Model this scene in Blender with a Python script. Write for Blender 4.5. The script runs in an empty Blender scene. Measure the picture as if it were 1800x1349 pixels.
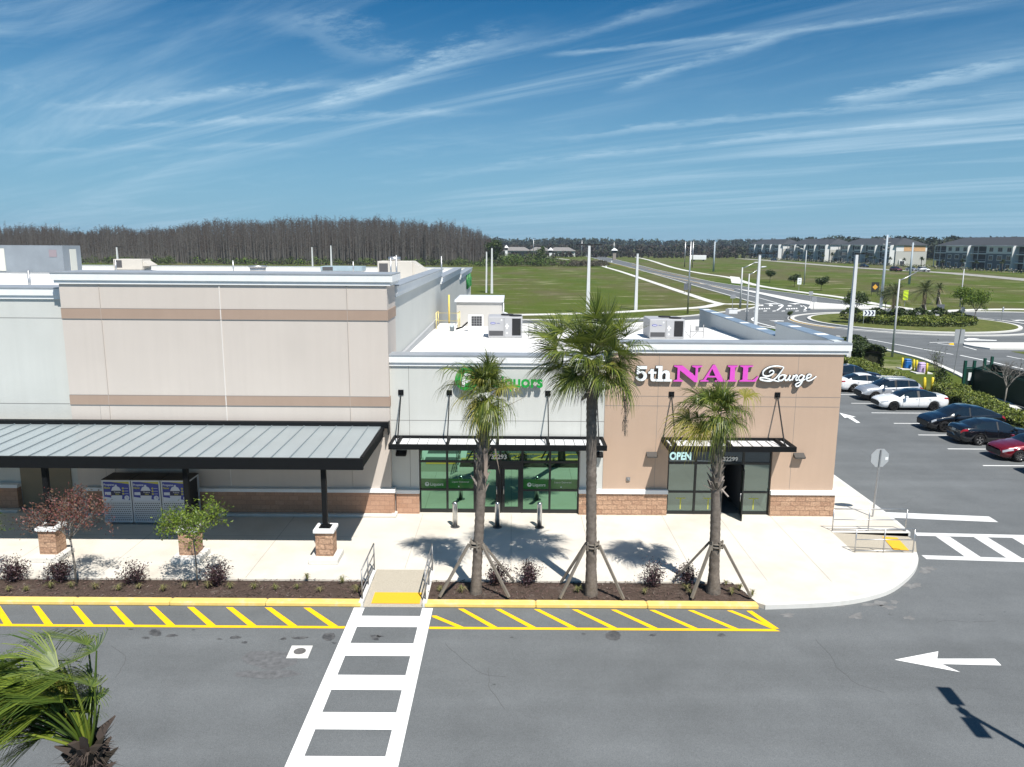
import bpy, math, random
from mathutils import Vector, Matrix
R = math.radians
scene = bpy.context.scene
COL = scene.collection
# ------------------------------------------------------------------ camera
PITCH = math.atan(247/1345.0); ROLL = 0.0066; CAMH = 11.5
cam_d = bpy.data.cameras.new('camera'); cam = bpy.data.objects.new('camera', cam_d); COL.objects.link(cam)
cam_d.sensor_fit = 'HORIZONTAL'; cam_d.sensor_width = 36.0; cam_d.lens = 1345.0/1800*36
cam_d.clip_start = 0.1; cam_d.clip_end = 20000
cam.matrix_world = Matrix.Translation((0, 0, CAMH)) @ Matrix.Rotation(math.pi/2-PITCH, 4, 'X') @ Matrix.Rotation(ROLL, 4, 'Z')
scene.camera = cam
# ------------------------------------------------------------------ sun, sky, exposure
SUN_DIR = Vector((0.2273, -0.4812, 0.8467)).normalized()
sun_d = bpy.data.lights.new('sun', 'SUN'); sun = bpy.data.objects.new('sun', sun_d); COL.objects.link(sun)
sun_d.energy = 5.0; sun_d.angle = R(0.53); sun_d.color = (1.0, 0.955, 0.89)
sun.rotation_euler = SUN_DIR.to_track_quat('Z', 'Y').to_euler()
scene.view_settings.view_transform = 'Standard'; scene.view_settings.look = 'None'
scene.view_settings.exposure = 0.5; scene.view_settings.gamma = 1.0

def world_sky():
    w = bpy.data.worlds.new('World'); scene.world = w; w.use_nodes = True
    nt = w.node_tree; N = nt.nodes; L = nt.links; N.clear()
    def nd(t, **k):
        n = N.new(t)
        for a, b in k.items(): setattr(n, a, b)
        return n
    def mth(op, a, b=None, c=None, clamp=False):
        n = nd('ShaderNodeMath', operation=op, use_clamp=clamp)
        for i, v in enumerate((a, b, c)):
            if v is None: continue
            if isinstance(v, (int, float)): n.inputs[i].default_value = v
            else: L.new(v, n.inputs[i])
        return n.outputs[0]
    def mr(v, a, b, c=0.0, d=1.0):
        n = nd('ShaderNodeMapRange', interpolation_type='SMOOTHSTEP'); L.new(v, n.inputs[0])
        for i, q in zip((1, 2, 3, 4), (a, b, c, d)): n.inputs[i].default_value = q
        return n.outputs[0]
    out = nd('ShaderNodeOutputWorld'); bg = nd('ShaderNodeBackground'); bg.inputs[1].default_value = 0.050
    sky = nd('ShaderNodeTexSky', sky_type='NISHITA', sun_disc=False)
    sky.sun_elevation = math.asin(SUN_DIR.z); sky.sun_rotation = math.atan2(SUN_DIR.x, SUN_DIR.y)
    sky.altitude = 10; sky.air_density = 1.0; sky.dust_density = 0.6; sky.ozone_density = 2.0
    tint = nd('ShaderNodeMixRGB', blend_type='MULTIPLY'); tint.inputs[0].default_value = 1.0; tint.inputs[2].default_value = (0.13, 0.74, 1.12, 1)
    L.new(sky.outputs[0], tint.inputs[1])
    tc = nd('ShaderNodeTexCoord'); sp = nd('ShaderNodeSeparateXYZ'); L.new(tc.outputs['Generated'], sp.inputs[0])
    zz = mth('ADD', mth('MAXIMUM', sp.outputs[2], 0.0), 0.06)
    px = mth('DIVIDE', sp.outputs[0], zz); py = mth('DIVIDE', sp.outputs[1], zz)
    a = R(140)                                   # the wind direction the cirrus is drawn out along
    u = mth('ADD', mth('MULTIPLY', px, math.cos(a)), mth('MULTIPLY', py, math.sin(a)))
    v = mth('SUBTRACT', mth('MULTIPLY', py, math.cos(a)), mth('MULTIPLY', px, math.sin(a)))
    def noise(su, sv, off, det=6, rough=0.6, dist=0.0):
        c = nd('ShaderNodeCombineXYZ'); L.new(mth('MULTIPLY', u, su), c.inputs[0]); L.new(mth('MULTIPLY', v, sv), c.inputs[1]); c.inputs[2].default_value = off
        n = nd('ShaderNodeTexNoise'); n.inputs['Scale'].default_value = 1.0; n.inputs['Detail'].default_value = det
        n.inputs['Roughness'].default_value = rough; n.inputs['Distortion'].default_value = dist
        L.new(c.outputs[0], n.inputs['Vector']); return n.outputs[0]
    big = noise(0.16, 0.45, 3.1, 4, 0.55, 0.4)
    fine = noise(0.25, 2.2, 7.7, 8, 0.62, 0.5)
    wisp = noise(0.5, 1.1, 1.3, 9, 0.68, 1.2)
    c1 = mth('MULTIPLY', mth('MULTIPLY', mr(fine, 0.38, 0.76), mr(big, 0.34, 0.60)), mr(sp.outputs[2], 0.36, 0.12, 0.15, 1.0))
    c2 = mth('MULTIPLY', mth('MULTIPLY', mr(wisp, 0.47, 0.82), mr(noise(0.1, 0.3, 9.0, 3, 0.5, 0.3), 0.44, 0.62)), 0.55)
    cl = mth('ADD', mth('MULTIPLY', c1, 0.9), c2)
    bend = noise(0.35, 0.35, 4.4, 3, 0.5); curl = noise(2.2, 3.4, 6.1, 8, 0.72)
    def trail(ax, ay, bx, by, wdt, s, amp=0.35):                    # an ageing contrail or long wisp between two places overhead
        dx, dy = bx-ax, by-ay; l = math.hypot(dx, dy); dx /= l; dy /= l
        qx = mth('SUBTRACT', px, ax); qy = mth('SUBTRACT', py, ay)
        uu = mth('DIVIDE', mth('ADD', mth('MULTIPLY', qx, dx), mth('MULTIPLY', qy, dy)), l)
        vv = mth('SUBTRACT', mth('MULTIPLY', qy, dx), mth('MULTIPLY', qx, dy))
        vv = mth('ADD', vv, mth('MULTIPLY', mth('SUBTRACT', bend, 0.5), amp))
        vv = mth('ADD', vv, mth('MULTIPLY', mth('SUBTRACT', curl, 0.5), wdt*3.6))
        band = mth('POWER', mr(mth('ABSOLUTE', vv), wdt*1.25, 0.0), 1.5)
        win = mth('MULTIPLY', mr(uu, -0.12, 0.15), mr(uu, 1.12, 0.8))
        return mth('MULTIPLY', mth('MULTIPLY', mth('MULTIPLY', band, win), mr(curl, 0.30, 0.66, 0.18, 1.0)), s*0.82)
    for t in TRAILS:
        cl = mth('ADD', cl, trail(*t))
    low = mr(sp.outputs[2], 0.02, 0.16)
    cl = mth('MULTIPLY', cl, mth('ADD', mth('MULTIPLY', low, 0.5), 0.5))
    cl = mth('MINIMUM', cl, 0.8)
    veil = mr(sp.outputs[2], 0.31, -0.02, 0.0, 0.84)                           # pale air near the horizon
    m0 = nd('ShaderNodeMixRGB'); L.new(veil, m0.inputs[0]); L.new(tint.outputs[0], m0.inputs[1]); m0.inputs[2].default_value = (4.4, 7.5, 10.0, 1)
    m1 = nd('ShaderNodeMixRGB'); L.new(cl, m1.inputs[0]); L.new(m0.outputs[0], m1.inputs[1]); m1.inputs[2].default_value = (7.0, 9.8, 12.0, 1)
    L.new(m1.outputs[0], bg.inputs[0]); L.new(bg.outputs[0], out.inputs[0])
# (from x, y to x, y on the plane overhead, half width, strength)
TRAILS = [(-1.09,4.48,0.01,3.09,0.13,0.75),(-2.43,4.32,-0.83,3.89,0.14,0.6),(-2.54,4.85,-0.17,4.53,0.13,0.55),(0.18,3.45,0.94,3.15,0.05,0.55),
 (0.53,4.03,1.10,3.08,0.09,0.65),(1.07,3.10,1.63,2.75,0.06,0.5),(1.71,4.18,2.17,3.34,0.16,0.85),(0.33,5.23,2.47,3.90,0.14,0.6),(0.42,6.06,2.82,4.28,0.16,0.6),
 (-1.08,7.42,0.91,5.60,0.26,0.45),(-0.43,3.70,0.62,2.83,0.08,0.5),(-3.62,5.60,-1.35,5.50,0.15,0.4),(-0.78,2.93,-0.56,3.57,0.22,0.4)]
world_sky()

# ------------------------------------------------------------------ measuring helpers
_cp, _sp = math.cos(PITCH), math.sin(PITCH); _cr, _sr = math.cos(ROLL), math.sin(ROLL)
def _ray(x, y):
    a, b = x-900.0, y-674.5
    u, v = a*_cr+b*_sr, -a*_sr+b*_cr
    return (u, 1345*_cp - v*_sp, -1345*_sp - v*_cp)
def G(x, y, z=0.0):
    d = _ray(x, y); t = (z-CAMH)/d[2]; return Vector((d[0]*t, d[1]*t, z))
def V(x, y, Y):
    d = _ray(x, y); t = Y/d[1]; return Vector((d[0]*t, Y, CAMH+d[2]*t))

# ------------------------------------------------------------------ mesh builder
class MB:
    def __init__(s): s.v = []; s.f = []; s.m = []; s.sm = []
    def add(s, vs, fs, m=0, smooth=False):
        o = len(s.v); s.v.extend([tuple(p) for p in vs])
        for f in fs: s.f.append(tuple(i+o for i in f)); s.m.append(m); s.sm.append(smooth)
        return s
    def box(s, x0, y0, z0, x1, y1, z1, m=0):
        if x0 > x1: x0, x1 = x1, x0
        if y0 > y1: y0, y1 = y1, y0
        if z0 > z1: z0, z1 = z1, z0
        vs = [(x0,y0,z0),(x1,y0,z0),(x1,y1,z0),(x0,y1,z0),(x0,y0,z1),(x1,y0,z1),(x1,y1,z1),(x0,y1,z1)]
        return s.add(vs, [(0,3,2,1),(4,5,6,7),(0,1,5,4),(1,2,6,5),(2,3,7,6),(3,0,4,7)], m)
    def bbox(s, x0, y0, z0, x1, y1, z1, b=0.02, m=0):          # box with chamfered edges
        if x0 > x1: x0, x1 = x1, x0
        if y0 > y1: y0, y1 = y1, y0
        if z0 > z1: z0, z1 = z1, z0
        def ring(z, i): return [(x0+i+b,y0+i,z),(x1-i-b,y0+i,z),(x1-i,y0+i+b,z),(x1-i,y1-i-b,z),(x1-i-b,y1-i,z),(x0+i+b,y1-i,z),(x0+i,y1-i-b,z),(x0+i,y0+i+b,z)]
        rs = [ring(z0,b), ring(z0+b,0), ring(z1-b,0), ring(z1,b)]
        vs = sum(rs, []); fs = [tuple(range(7,-1,-1)), tuple(range(24,32))]
        for k in range(3):
            for i in range(8):
                j = (i+1) % 8; fs.append((k*8+i, k*8+j, k*8+8+j, k*8+8+i))
        return s.add(vs, fs, m)
    def bar(s, a, b, w, h=None, m=0, up=(0,0,1)):               # square bar between two points
        h = h or w; a = Vector(a); b = Vector(b); d = (b-a).normalized(); up = Vector(up)
        if abs(d.dot(up)) > 0.98: up = Vector((1,0,0))
        x = d.cross(up).normalized(); y = x.cross(d)
        vs = [p + x*(i*w/2) + y*(j*h/2) for p in (a, b) for i, j in ((-1,-1),(1,-1),(1,1),(-1,1))]
        return s.add(vs, [(0,1,2,3),(7,6,5,4),(0,4,5,1),(1,5,6,2),(2,6,7,3),(3,7,4,0)], m)
    def tube(s, pts, rad, n=8, m=0, cap=True, sx=1.0, smooth=True):
        pts = [Vector(p) for p in pts]; k = len(pts)
        if isinstance(rad, (int, float)): rad = [rad]*k
        vs = []; x = None
        for i, p in enumerate(pts):
            d = (pts[min(i+1,k-1)]-pts[max(i-1,0)]).normalized()
            if x is None:
                r = Vector((0,0,1)) if abs(d.z) < 0.9 else Vector((1,0,0)); x = d.cross(r).normalized()
            else:
                x = (x - d*x.dot(d)).normalized()
            y = d.cross(x)
            for j in range(n):
                t = 2*math.pi*j/n; vs.append(p + x*(math.cos(t)*rad[i]*sx) + y*(math.sin(t)*rad[i]))
        fs = [(i*n+j, i*n+(j+1)%n, (i+1)*n+(j+1)%n, (i+1)*n+j) for i in range(k-1) for j in range(n)]
        s.add(vs, fs, m, smooth)
        if cap:
            o = len(s.v)-len(vs)
            s.f.append(tuple(o+j for j in range(n-1,-1,-1))); s.m.append(m); s.sm.append(False)
            s.f.append(tuple(o+(k-1)*n+j for j in range(n))); s.m.append(m); s.sm.append(False)
        return s
    def cyl(s, c, r, h, n=16, m=0, r2=None):
        c = Vector(c); return s.tube([c, c+Vector((0,0,h))], [r, r if r2 is None else r2], n, m)
    def prism(s, poly, z0, z1, m=0, mside=None):                # poly of (x,y), extruded in z
        n = len(poly); A = sum(poly[i][0]*poly[(i+1)%n][1]-poly[(i+1)%n][0]*poly[i][1] for i in range(n))
        if A < 0: poly = poly[::-1]
        s.add([(p[0],p[1],z1) for p in poly], [tuple(range(n))], m)
        ms = m if mside is None else mside
        s.add([(p[0],p[1],z0) for p in poly]+[(p[0],p[1],z1) for p in poly], [(i,(i+1)%n,n+(i+1)%n,n+i) for i in range(n)], ms)
        s.add([(p[0],p[1],z0) for p in poly], [tuple(range(n-1,-1,-1))], ms)
        return s
    def sheet(s, poly, z, m=0):
        n = len(poly); A = sum(poly[i][0]*poly[(i+1)%n][1]-poly[(i+1)%n][0]*poly[i][1] for i in range(n))
        if A < 0: poly = poly[::-1]
        return s.add([(p[0],p[1],z) for p in poly], [tuple(range(n))], m)
    def vprism(s, poly, y0, y1, m=0, mside=None):               # poly of (x,z), front face at y0 (towards -y)
        n = len(poly); A = sum(poly[i][0]*poly[(i+1)%n][1]-poly[(i+1)%n][0]*poly[i][1] for i in range(n))
        if A < 0: poly = poly[::-1]
        s.add([(p[0],y0,p[1]) for p in poly], [tuple(range(n))], m)
        ms = m if mside is None else mside
        s.add([(p[0],y1,p[1]) for p in poly], [tuple(range(n-1,-1,-1))], ms)
        s.add([(p[0],y0,p[1]) for p in poly]+[(p[0],y1,p[1]) for p in poly], [(i,n+i,n+(i+1)%n,(i+1)%n) for i in range(n)], ms)
        return s
    def ribbon(s, pts, w, z0, z1, m=0, side=0.5):               # a kerb or path along a line of (x,y)
        P = [Vector((p[0],p[1],0)) for p in pts]; k = len(P); Lf = []; Rt = []
        for i in range(k):
            d = (P[min(i+1,k-1)]-P[max(i-1,0)]).normalized(); n = Vector((-d.y,d.x,0))
            Lf.append(P[i]+n*w*side); Rt.append(P[i]-n*w*(1-side))
        vs = []
        for i in range(k):
            for q, z in ((Lf[i],z0),(Lf[i],z1),(Rt[i],z1),(Rt[i],z0)): vs.append((q.x,q.y,z))
        fs = []
        for i in range(k-1):
            a, b = i*4, i*4+4
            fs += [(a+1,a+2,b+2,b+1),(a,a+1,b+1,b),(a+2,a+3,b+3,b+2)]
        fs += [(0,3,2,1),((k-1)*4,(k-1)*4+1,(k-1)*4+2,(k-1)*4+3)]
        return s.add(vs, fs, m)
    def move(s, M):
        s.v = [tuple(M @ Vector(p)) for p in s.v]; return s
    def mesh(s, name, mats):
        me = bpy.data.meshes.new(name); me.from_pydata(s.v, [], s.f)
        for m in (mats if isinstance(mats, (list, tuple)) else [mats]): me.materials.append(m)
        me.polygons.foreach_set('material_index', s.m); me.polygons.foreach_set('use_smooth', s.sm)
        me.update(); return me
    def build(s, name, mats, parent=None, loc=(0,0,0), rz=0.0):
        o = bpy.data.objects.new(name, s.mesh(name, mats)); COL.objects.link(o)
        o.location = loc; o.rotation_euler = (0,0,rz)
        if parent is not None: o.parent = parent
        return o

def tag(o, label=None, cat=None, group=None, kind=None):
    if label: o['label'] = label
    if cat: o['category'] = cat
    if group: o['group'] = group
    if kind: o['kind'] = kind
    return o
def thing(name, label, cat, loc=(0,0,0), rz=0.0, group=None):
    o = bpy.data.objects.new(name, None); COL.objects.link(o); o.location = loc; o.rotation_euler = (0,0,rz)
    o.empty_display_size = 0.3
    return tag(o, label, cat, group)
def struct(o): o['kind'] = 'structure'; return o
def kids(o): return [c for c in bpy.data.objects if c.parent == o]
def copy_tree(o, parent=None):
    c = o.copy(); COL.objects.link(c)
    if parent is not None: c.parent = parent
    for k in kids(o): copy_tree(k, c)
    return c

# ------------------------------------------------------------------ materials
_M = {}
def mat(name, col, rough=0.6, metal=0.0, var=0.0, vs=2.0, bump=0.0, bs=60.0, spec=0.5, island=0.0, coat=0.0, dirt=None, det=5, trans=0.0, streak=0.0):
    """Principled surface; var = slow colour variation of the stuff itself, island = variation leaf by leaf"""
    if name in _M: return _M[name]
    m = bpy.data.materials.new(name); m.use_nodes = True; nt = m.node_tree; N = nt.nodes; L = nt.links
    b = N['Principled BSDF']; b.inputs['Base Color'].default_value = (*col, 1); b.inputs['Roughness'].default_value = rough
    b.inputs['Metallic'].default_value = metal; b.inputs['Specular IOR Level'].default_value = spec
    if coat: b.inputs['Coat Weight'].default_value = coat; b.inputs['Coat Roughness'].default_value = 0.03
    src = None
    def rgb(c):
        n = N.new('ShaderNodeRGB'); n.outputs[0].default_value = (*c, 1); return n.outputs[0]
    tc = N.new('ShaderNodeTexCoord')
    def noise(sc, d=5, ro=0.6):
        n = N.new('ShaderNodeTexNoise'); n.inputs['Scale'].default_value = sc; n.inputs['Detail'].default_value = d; n.inputs['Roughness'].default_value = ro
        L.new(tc.outputs['Object'], n.inputs['Vector']); return n.outputs[0]
    def mrange(v, a, b2, c, d):
        n = N.new('ShaderNodeMapRange'); L.new(v, n.inputs[0])
        for i, q in zip((1,2,3,4), (a,b2,c,d)): n.inputs[i].default_value = q
        return n.outputs[0]
    if var or island or dirt:
        src = rgb(col)
    if var:
        h = N.new('ShaderNodeHueSaturation'); L.new(src, h.inputs['Color']); L.new(mrange(noise(vs, det), 0.3, 0.7, 1-var, 1+var), h.inputs['Value']); src = h.outputs[0]
    if streak:                                   # rain runs down the wall
        mp = N.new('ShaderNodeMapping'); mp.inputs['Scale'].default_value = (3.5, 3.5, 0.16); L.new(tc.outputs['Object'], mp.inputs[0])
        n = N.new('ShaderNodeTexNoise'); n.inputs['Scale'].default_value = 1.0; n.inputs['Detail'].default_value = 7; n.inputs['Roughness'].default_value = 0.65; L.new(mp.outputs[0], n.inputs['Vector'])
        h = N.new('ShaderNodeHueSaturation'); L.new(src, h.inputs['Color']); L.new(mrange(n.outputs[0], 0.25, 0.62, 1-streak, 1.0), h.inputs['Value']); src = h.outputs[0]
    if island:
        g = N.new('ShaderNodeNewGeometry'); h = N.new('ShaderNodeHueSaturation'); L.new(src, h.inputs['Color'])
        L.new(mrange(g.outputs['Random Per Island'], 0, 1, 1-island, 1+island), h.inputs['Value'])
        L.new(mrange(g.outputs['Random Per Island'], 0, 1, 0.5+0.05*island, 0.5-0.05*island), h.inputs['Hue']); src = h.outputs[0]
    if dirt:
        dc, ds, lo, hi, amt = dirt
        mx = N.new('ShaderNodeMixRGB'); L.new(mrange(noise(ds, 8, 0.65), lo, hi, 0, amt), mx.inputs[0]); L.new(src, mx.inputs[1]); mx.inputs[2].default_value = (*dc, 1); src = mx.outputs[0]
    if src is not None: L.new(src, b.inputs['Base Color'])
    if bump:
        bp = N.new('ShaderNodeBump'); bp.inputs['Strength'].default_value = bump; bp.inputs['Distance'].default_value = 0.02
        L.new(noise(bs, 4), bp.inputs['Height']); L.new(bp.outputs[0], b.inputs['Normal'])
    if trans:
        out = N['Material Output']; tr = N.new('ShaderNodeBsdfTranslucent'); ms = N.new('ShaderNodeMixShader'); ms.inputs[0].default_value = trans
        if src is not None: L.new(src, tr.inputs[0])
        else: tr.inputs[0].default_value = (*col, 1)
        L.new(b.outputs[0], ms.inputs[1]); L.new(tr.outputs[0], ms.inputs[2]); L.new(ms.outputs[0], out.inputs[0])
    _M[name] = m; return m

def node_mat(name):
    m = bpy.data.materials.new(name); m.use_nodes = True
    return m, m.node_tree.nodes, m.node_tree.links, m.node_tree.nodes['Principled BSDF']

def mat_asphalt(name, base=0.105, worn=True):
    m, N, L, b = node_mat(name); tc = N.new('ShaderNodeTexCoord')
    def noise(sc, d=4, ro=0.6, st=(1,1,1)):
        mp = N.new('ShaderNodeMapping'); mp.inputs['Scale'].default_value = st; L.new(tc.outputs['Object'], mp.inputs[0])
        n = N.new('ShaderNodeTexNoise'); n.inputs['Scale'].default_value = sc; n.inputs['Detail'].default_value = d; n.inputs['Roughness'].default_value = ro
        L.new(mp.outputs[0], n.inputs['Vector']); return n.outputs[0]
    def mrange(v, a, b2, c, d):
        n = N.new('ShaderNodeMapRange'); L.new(v, n.inputs[0])
        for i, q in zip((1,2,3,4), (a,b2,c,d)): n.inputs[i].default_value = q
        return n.outputs[0]
    def mul(a, b2):
        n = N.new('ShaderNodeMath'); n.operation = 'MULTIPLY'; L.new(a, n.inputs[0]); L.new(b2, n.inputs[1]); return n.outputs[0]
    speck = mrange(noise(38, 3, 0.8), 0.3, 0.7, 0.72, 1.28)
    grit = mrange(noise(11, 5, 0.8), 0.3, 0.7, 0.93, 1.07)
    patch = mrange(noise(0.35, 5, 0.65), 0.3, 0.7, 0.87, 1.13)
    lanes = mrange(noise(1.0, 3, 0.5, (0.03, 0.6, 1)), 0.3, 0.7, 0.88, 1.10)
    v = mul(mul(speck, grit), mul(patch, lanes))
    spots = mrange(noise(1.7, 3, 0.75), 0.70, 0.76, 1.0, 0.55)
    v = mul(v, spots)
    hs = N.new('ShaderNodeHueSaturation'); hs.inputs['Color'].default_value = (base*0.95, base*1.01, base*1.035, 1); L.new(v, hs.inputs['Value'])
    mx = N.new('ShaderNodeMixRGB'); L.new(hs.outputs[0], mx.inputs[1]); mx.inputs[2].default_value = (0.42, 0.41, 0.38, 1)
    L.new(mrange(noise(0.9, 9, 0.72, (0.5, 1.6, 1)), 0.685, 0.78, 0, 0.5), mx.inputs[0]); L.new(mx.outputs[0], b.inputs['Base Color'])
    b.inputs['Roughness'].default_value = 0.85; b.inputs['Specular IOR Level'].default_value = 0.3
    bp = N.new('ShaderNodeBump'); bp.inputs['Strength'].default_value = 0.5; bp.inputs['Distance'].default_value = 0.01
    L.new(noise(60, 2), bp.inputs['Height']); L.new(bp.outputs[0], b.inputs['Normal'])
    return m

def mat_block(name, c1, c2, mortar, bw=0.4, bh=0.2, bump=0.8, rock=0.5, mort=0.012):
    """split face block: brick courses read off the wall's own x+y and z"""
    m, N, L, b = node_mat(name); tc = N.new('ShaderNodeTexCoord'); sp = N.new('ShaderNodeSeparateXYZ'); L.new(tc.outputs['Object'], sp.inputs[0])
    ad = N.new('ShaderNodeMath'); L.new(sp.outputs[0], ad.inputs[0]); L.new(sp.outputs[1], ad.inputs[1])
    cb = N.new('ShaderNodeCombineXYZ'); L.new(ad.outputs[0], cb.inputs[0]); L.new(sp.outputs[2], cb.inputs[1])
    br = N.new('ShaderNodeTexBrick'); L.new(cb.outputs[0], br.inputs['Vector']); br.inputs['Scale'].default_value = 1.0
    br.inputs['Brick Width'].default_value = bw; br.inputs['Row Height'].default_value = bh; br.inputs['Mortar Size'].default_value = mort
    br.inputs['Mortar Smooth'].default_value = 0.3; br.inputs['Bias'].default_value = 0.0
    br.inputs['Color1'].default_value = (*c1,1); br.inputs['Color2'].default_value = (*c2,1); br.inputs['Mortar'].default_value = (*mortar,1)
    n = N.new('ShaderNodeTexNoise'); n.inputs['Scale'].default_value = 14; n.inputs['Detail'].default_value = 8; n.inputs['Roughness'].default_value = 0.7
    L.new(tc.outputs['Object'], n.inputs['Vector'])
    hs = N.new('ShaderNodeHueSaturation'); L.new(br.outputs[0], hs.inputs['Color'])
    mr = N.new('ShaderNodeMapRange'); L.new(n.outputs[0], mr.inputs[0]); mr.inputs[1].default_value = 0.3; mr.inputs[2].default_value = 0.7; mr.inputs[3].default_value = 1-0.3*rock; mr.inputs[4].default_value = 1+0.3*rock
    L.new(mr.outputs[0], hs.inputs['Value']); L.new(hs.outputs[0], b.inputs['Base Color'])
    b.inputs['Roughness'].default_value = 0.9; b.inputs['Specular IOR Level'].default_value = 0.2
    n2 = N.new('ShaderNodeTexNoise'); n2.inputs['Scale'].default_value = 6; n2.inputs['Detail'].default_value = 9; n2.inputs['Roughness'].default_value = 0.65
    L.new(tc.outputs['Object'], n2.inputs['Vector'])
    mm = N.new('ShaderNodeMath'); mm.operation = 'MULTIPLY_ADD'; L.new(br.outputs['Fac'], mm.inputs[0]); mm.inputs[1].default_value = -0.5; L.new(n2.outputs[0], mm.inputs[2])
    bp = N.new('ShaderNodeBump'); bp.inputs['Strength'].default_value = bump; bp.inputs['Distance'].default_value = 0.06*rock+0.01
    L.new(mm.outputs[0], bp.inputs['Height']); L.new(bp.outputs[0], b.inputs['Normal'])
    return m

def mat_glass(name, tint, dark, fac, rough=0.01):
    """dark tinted mirror-like shop glass"""
    m, N, L, b = node_mat(name); out = N['Material Output']; N.remove(b)
    g = N.new('ShaderNodeBsdfGlossy'); g.inputs['Color'].default_value = (*tint,1); g.inputs['Roughness'].default_value = rough
    d = N.new('ShaderNodeBsdfDiffuse'); d.inputs['Color'].default_value = (*dark,1)
    lw = N.new('ShaderNodeLayerWeight'); lw.inputs['Blend'].default_value = 0.25
    mr = N.new('ShaderNodeMapRange'); L.new(lw.outputs['Fresnel'], mr.inputs[0]); mr.inputs[3].default_value = fac; mr.inputs[4].default_value = 1.0
    mx = N.new('ShaderNodeMixShader'); L.new(mr.outputs[0], mx.inputs[0]); L.new(d.outputs[0], mx.inputs[1]); L.new(g.outputs[0], mx.inputs[2]); L.new(mx.outputs[0], out.inputs[0])
    return m

def mat_grass():
    m, N, L, b = node_mat('field_grass'); tc = N.new('ShaderNodeTexCoord')
    def noise(sc, d=6, ro=0.6, st=(1,1,1)):
        mp = N.new('ShaderNodeMapping'); mp.inputs['Scale'].default_value = st; L.new(tc.outputs['Object'], mp.inputs[0])
        n = N.new('ShaderNodeTexNoise'); n.inputs['Scale'].default_value = sc; n.inputs['Detail'].default_value = d; n.inputs['Roughness'].default_value = ro
        L.new(mp.outputs[0], n.inputs['Vector']); return n.outputs[0]
    def ramp(v, stops):
        r = N.new('ShaderNodeValToRGB'); L.new(v, r.inputs[0]); e = r.color_ramp.elements
        while len(e) < len(stops): e.new(0.5)
        for q, (p, c) in zip(e, stops): q.position = p; q.color = (*c, 1)
        return r.outputs[0]
    a = ramp(noise(0.035, 7, 0.62, (1, 0.45, 1)), [(0.30, (0.052,0.088,0.014)), (0.46, (0.076,0.100,0.020)), (0.58, (0.092,0.093,0.038)), (0.72, (0.120,0.106,0.062))])
    hs = N.new('ShaderNodeHueSaturation'); L.new(a, hs.inputs['Color'])
    mr = N.new('ShaderNodeMapRange'); L.new(noise(2.2, 9, 0.8), mr.inputs[0]); mr.inputs[1].default_value = 0.3; mr.inputs[2].default_value = 0.7; mr.inputs[3].default_value = 0.62; mr.inputs[4].default_value = 1.38
    L.new(mr.outputs[0], hs.inputs['Value'])
    mx = N.new('ShaderNodeMixRGB'); L.new(hs.outputs[0], mx.inputs[1]); mx.inputs[2].default_value = (0.42, 0.38, 0.27, 1)
    m2 = N.new('ShaderNodeMapRange'); L.new(noise(0.13, 9, 0.72, (0.5, 1.5, 1)), m2.inputs[0]); m2.inputs[1].default_value = 0.55; m2.inputs[2].default_value = 0.70; m2.inputs[4].default_value = 0.8
    L.new(m2.outputs[0], mx.inputs[0]); L.new(mx.outputs[0], b.inputs['Base Color']); b.inputs['Roughness'].default_value = 1.0; b.inputs['Specular IOR Level'].default_value = 0.05
    return m

M_grass = mat_grass()
M_lawn = mat('lawn_grass', (0.095,0.112,0.034), 1.0, var=0.3, vs=1.5, spec=0.05, det=9, dirt=((0.16,0.15,0.06),0.4,0.5,0.7,0.7))
M_asphalt = mat_asphalt('asphalt', 0.131)
M_road = mat_asphalt('road_asphalt', 0.128)
M_conc = mat('sidewalk_concrete', (0.60,0.565,0.50), 0.85, var=0.05, vs=0.5, spec=0.25, bump=0.05, dirt=((0.43,0.375,0.30),0.42,0.47,0.75,0.6))
M_concw = mat('pale_concrete', (0.60,0.59,0.555), 0.85, var=0.06, vs=1.5, spec=0.25, dirt=((0.4,0.38,0.33),1.2,0.55,0.8,0.5))
M_ramp = mat('ramp_concrete', (0.40,0.36,0.29), 0.9, var=0.15, vs=25, spec=0.2, bump=0.3, bs=90)
M_joint = mat('sidewalk_joint', (0.22,0.20,0.17), 0.9)  # dark joint lines between sidewalk slabs
M_kerby = mat('kerb_yellow_paint', (0.74,0.53,0.16), 0.75, var=0.07, vs=3, spec=0.3, dirt=((0.62,0.55,0.40),3.0,0.52,0.72,0.7))
M_yellow = mat('road_paint_yellow', (0.85,0.50,0.008), 0.7, var=0.05, vs=5, spec=0.3, dirt=((0.28,0.23,0.12),8,0.62,0.74,0.6))
M_white = mat('road_paint_white', (0.80,0.80,0.78), 0.7, var=0.04, vs=4, spec=0.3, dirt=((0.30,0.30,0.30),8,0.62,0.74,0.5))
M_pad = mat('tactile_yellow', (0.80,0.42,0.02), 0.7, var=0.06, vs=20, bump=0.6, bs=70)
M_mulch = mat('bark_mulch', (0.074,0.053,0.043), 0.95, var=0.55, vs=26, spec=0.15, bump=1.0, bs=50, det=8, dirt=((0.17,0.145,0.125),1.6,0.57,0.72,0.6))
M_steel = mat('galvanised_steel', (0.50,0.50,0.50), 0.4, 0.85, var=0.1, vs=8)
M_darksteel = mat('railing_steel', (0.30,0.30,0.30), 0.5, 0.6, var=0.1, vs=8)
M_black = mat('black_metal', (0.007,0.008,0.009), 0.6, 0.0, var=0.1, vs=3, spec=0.15)
M_trim = mat('white_cornice_paint', (0.74,0.75,0.75), 0.7, var=0.03, vs=1.0, spec=0.3, streak=0.06)
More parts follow.
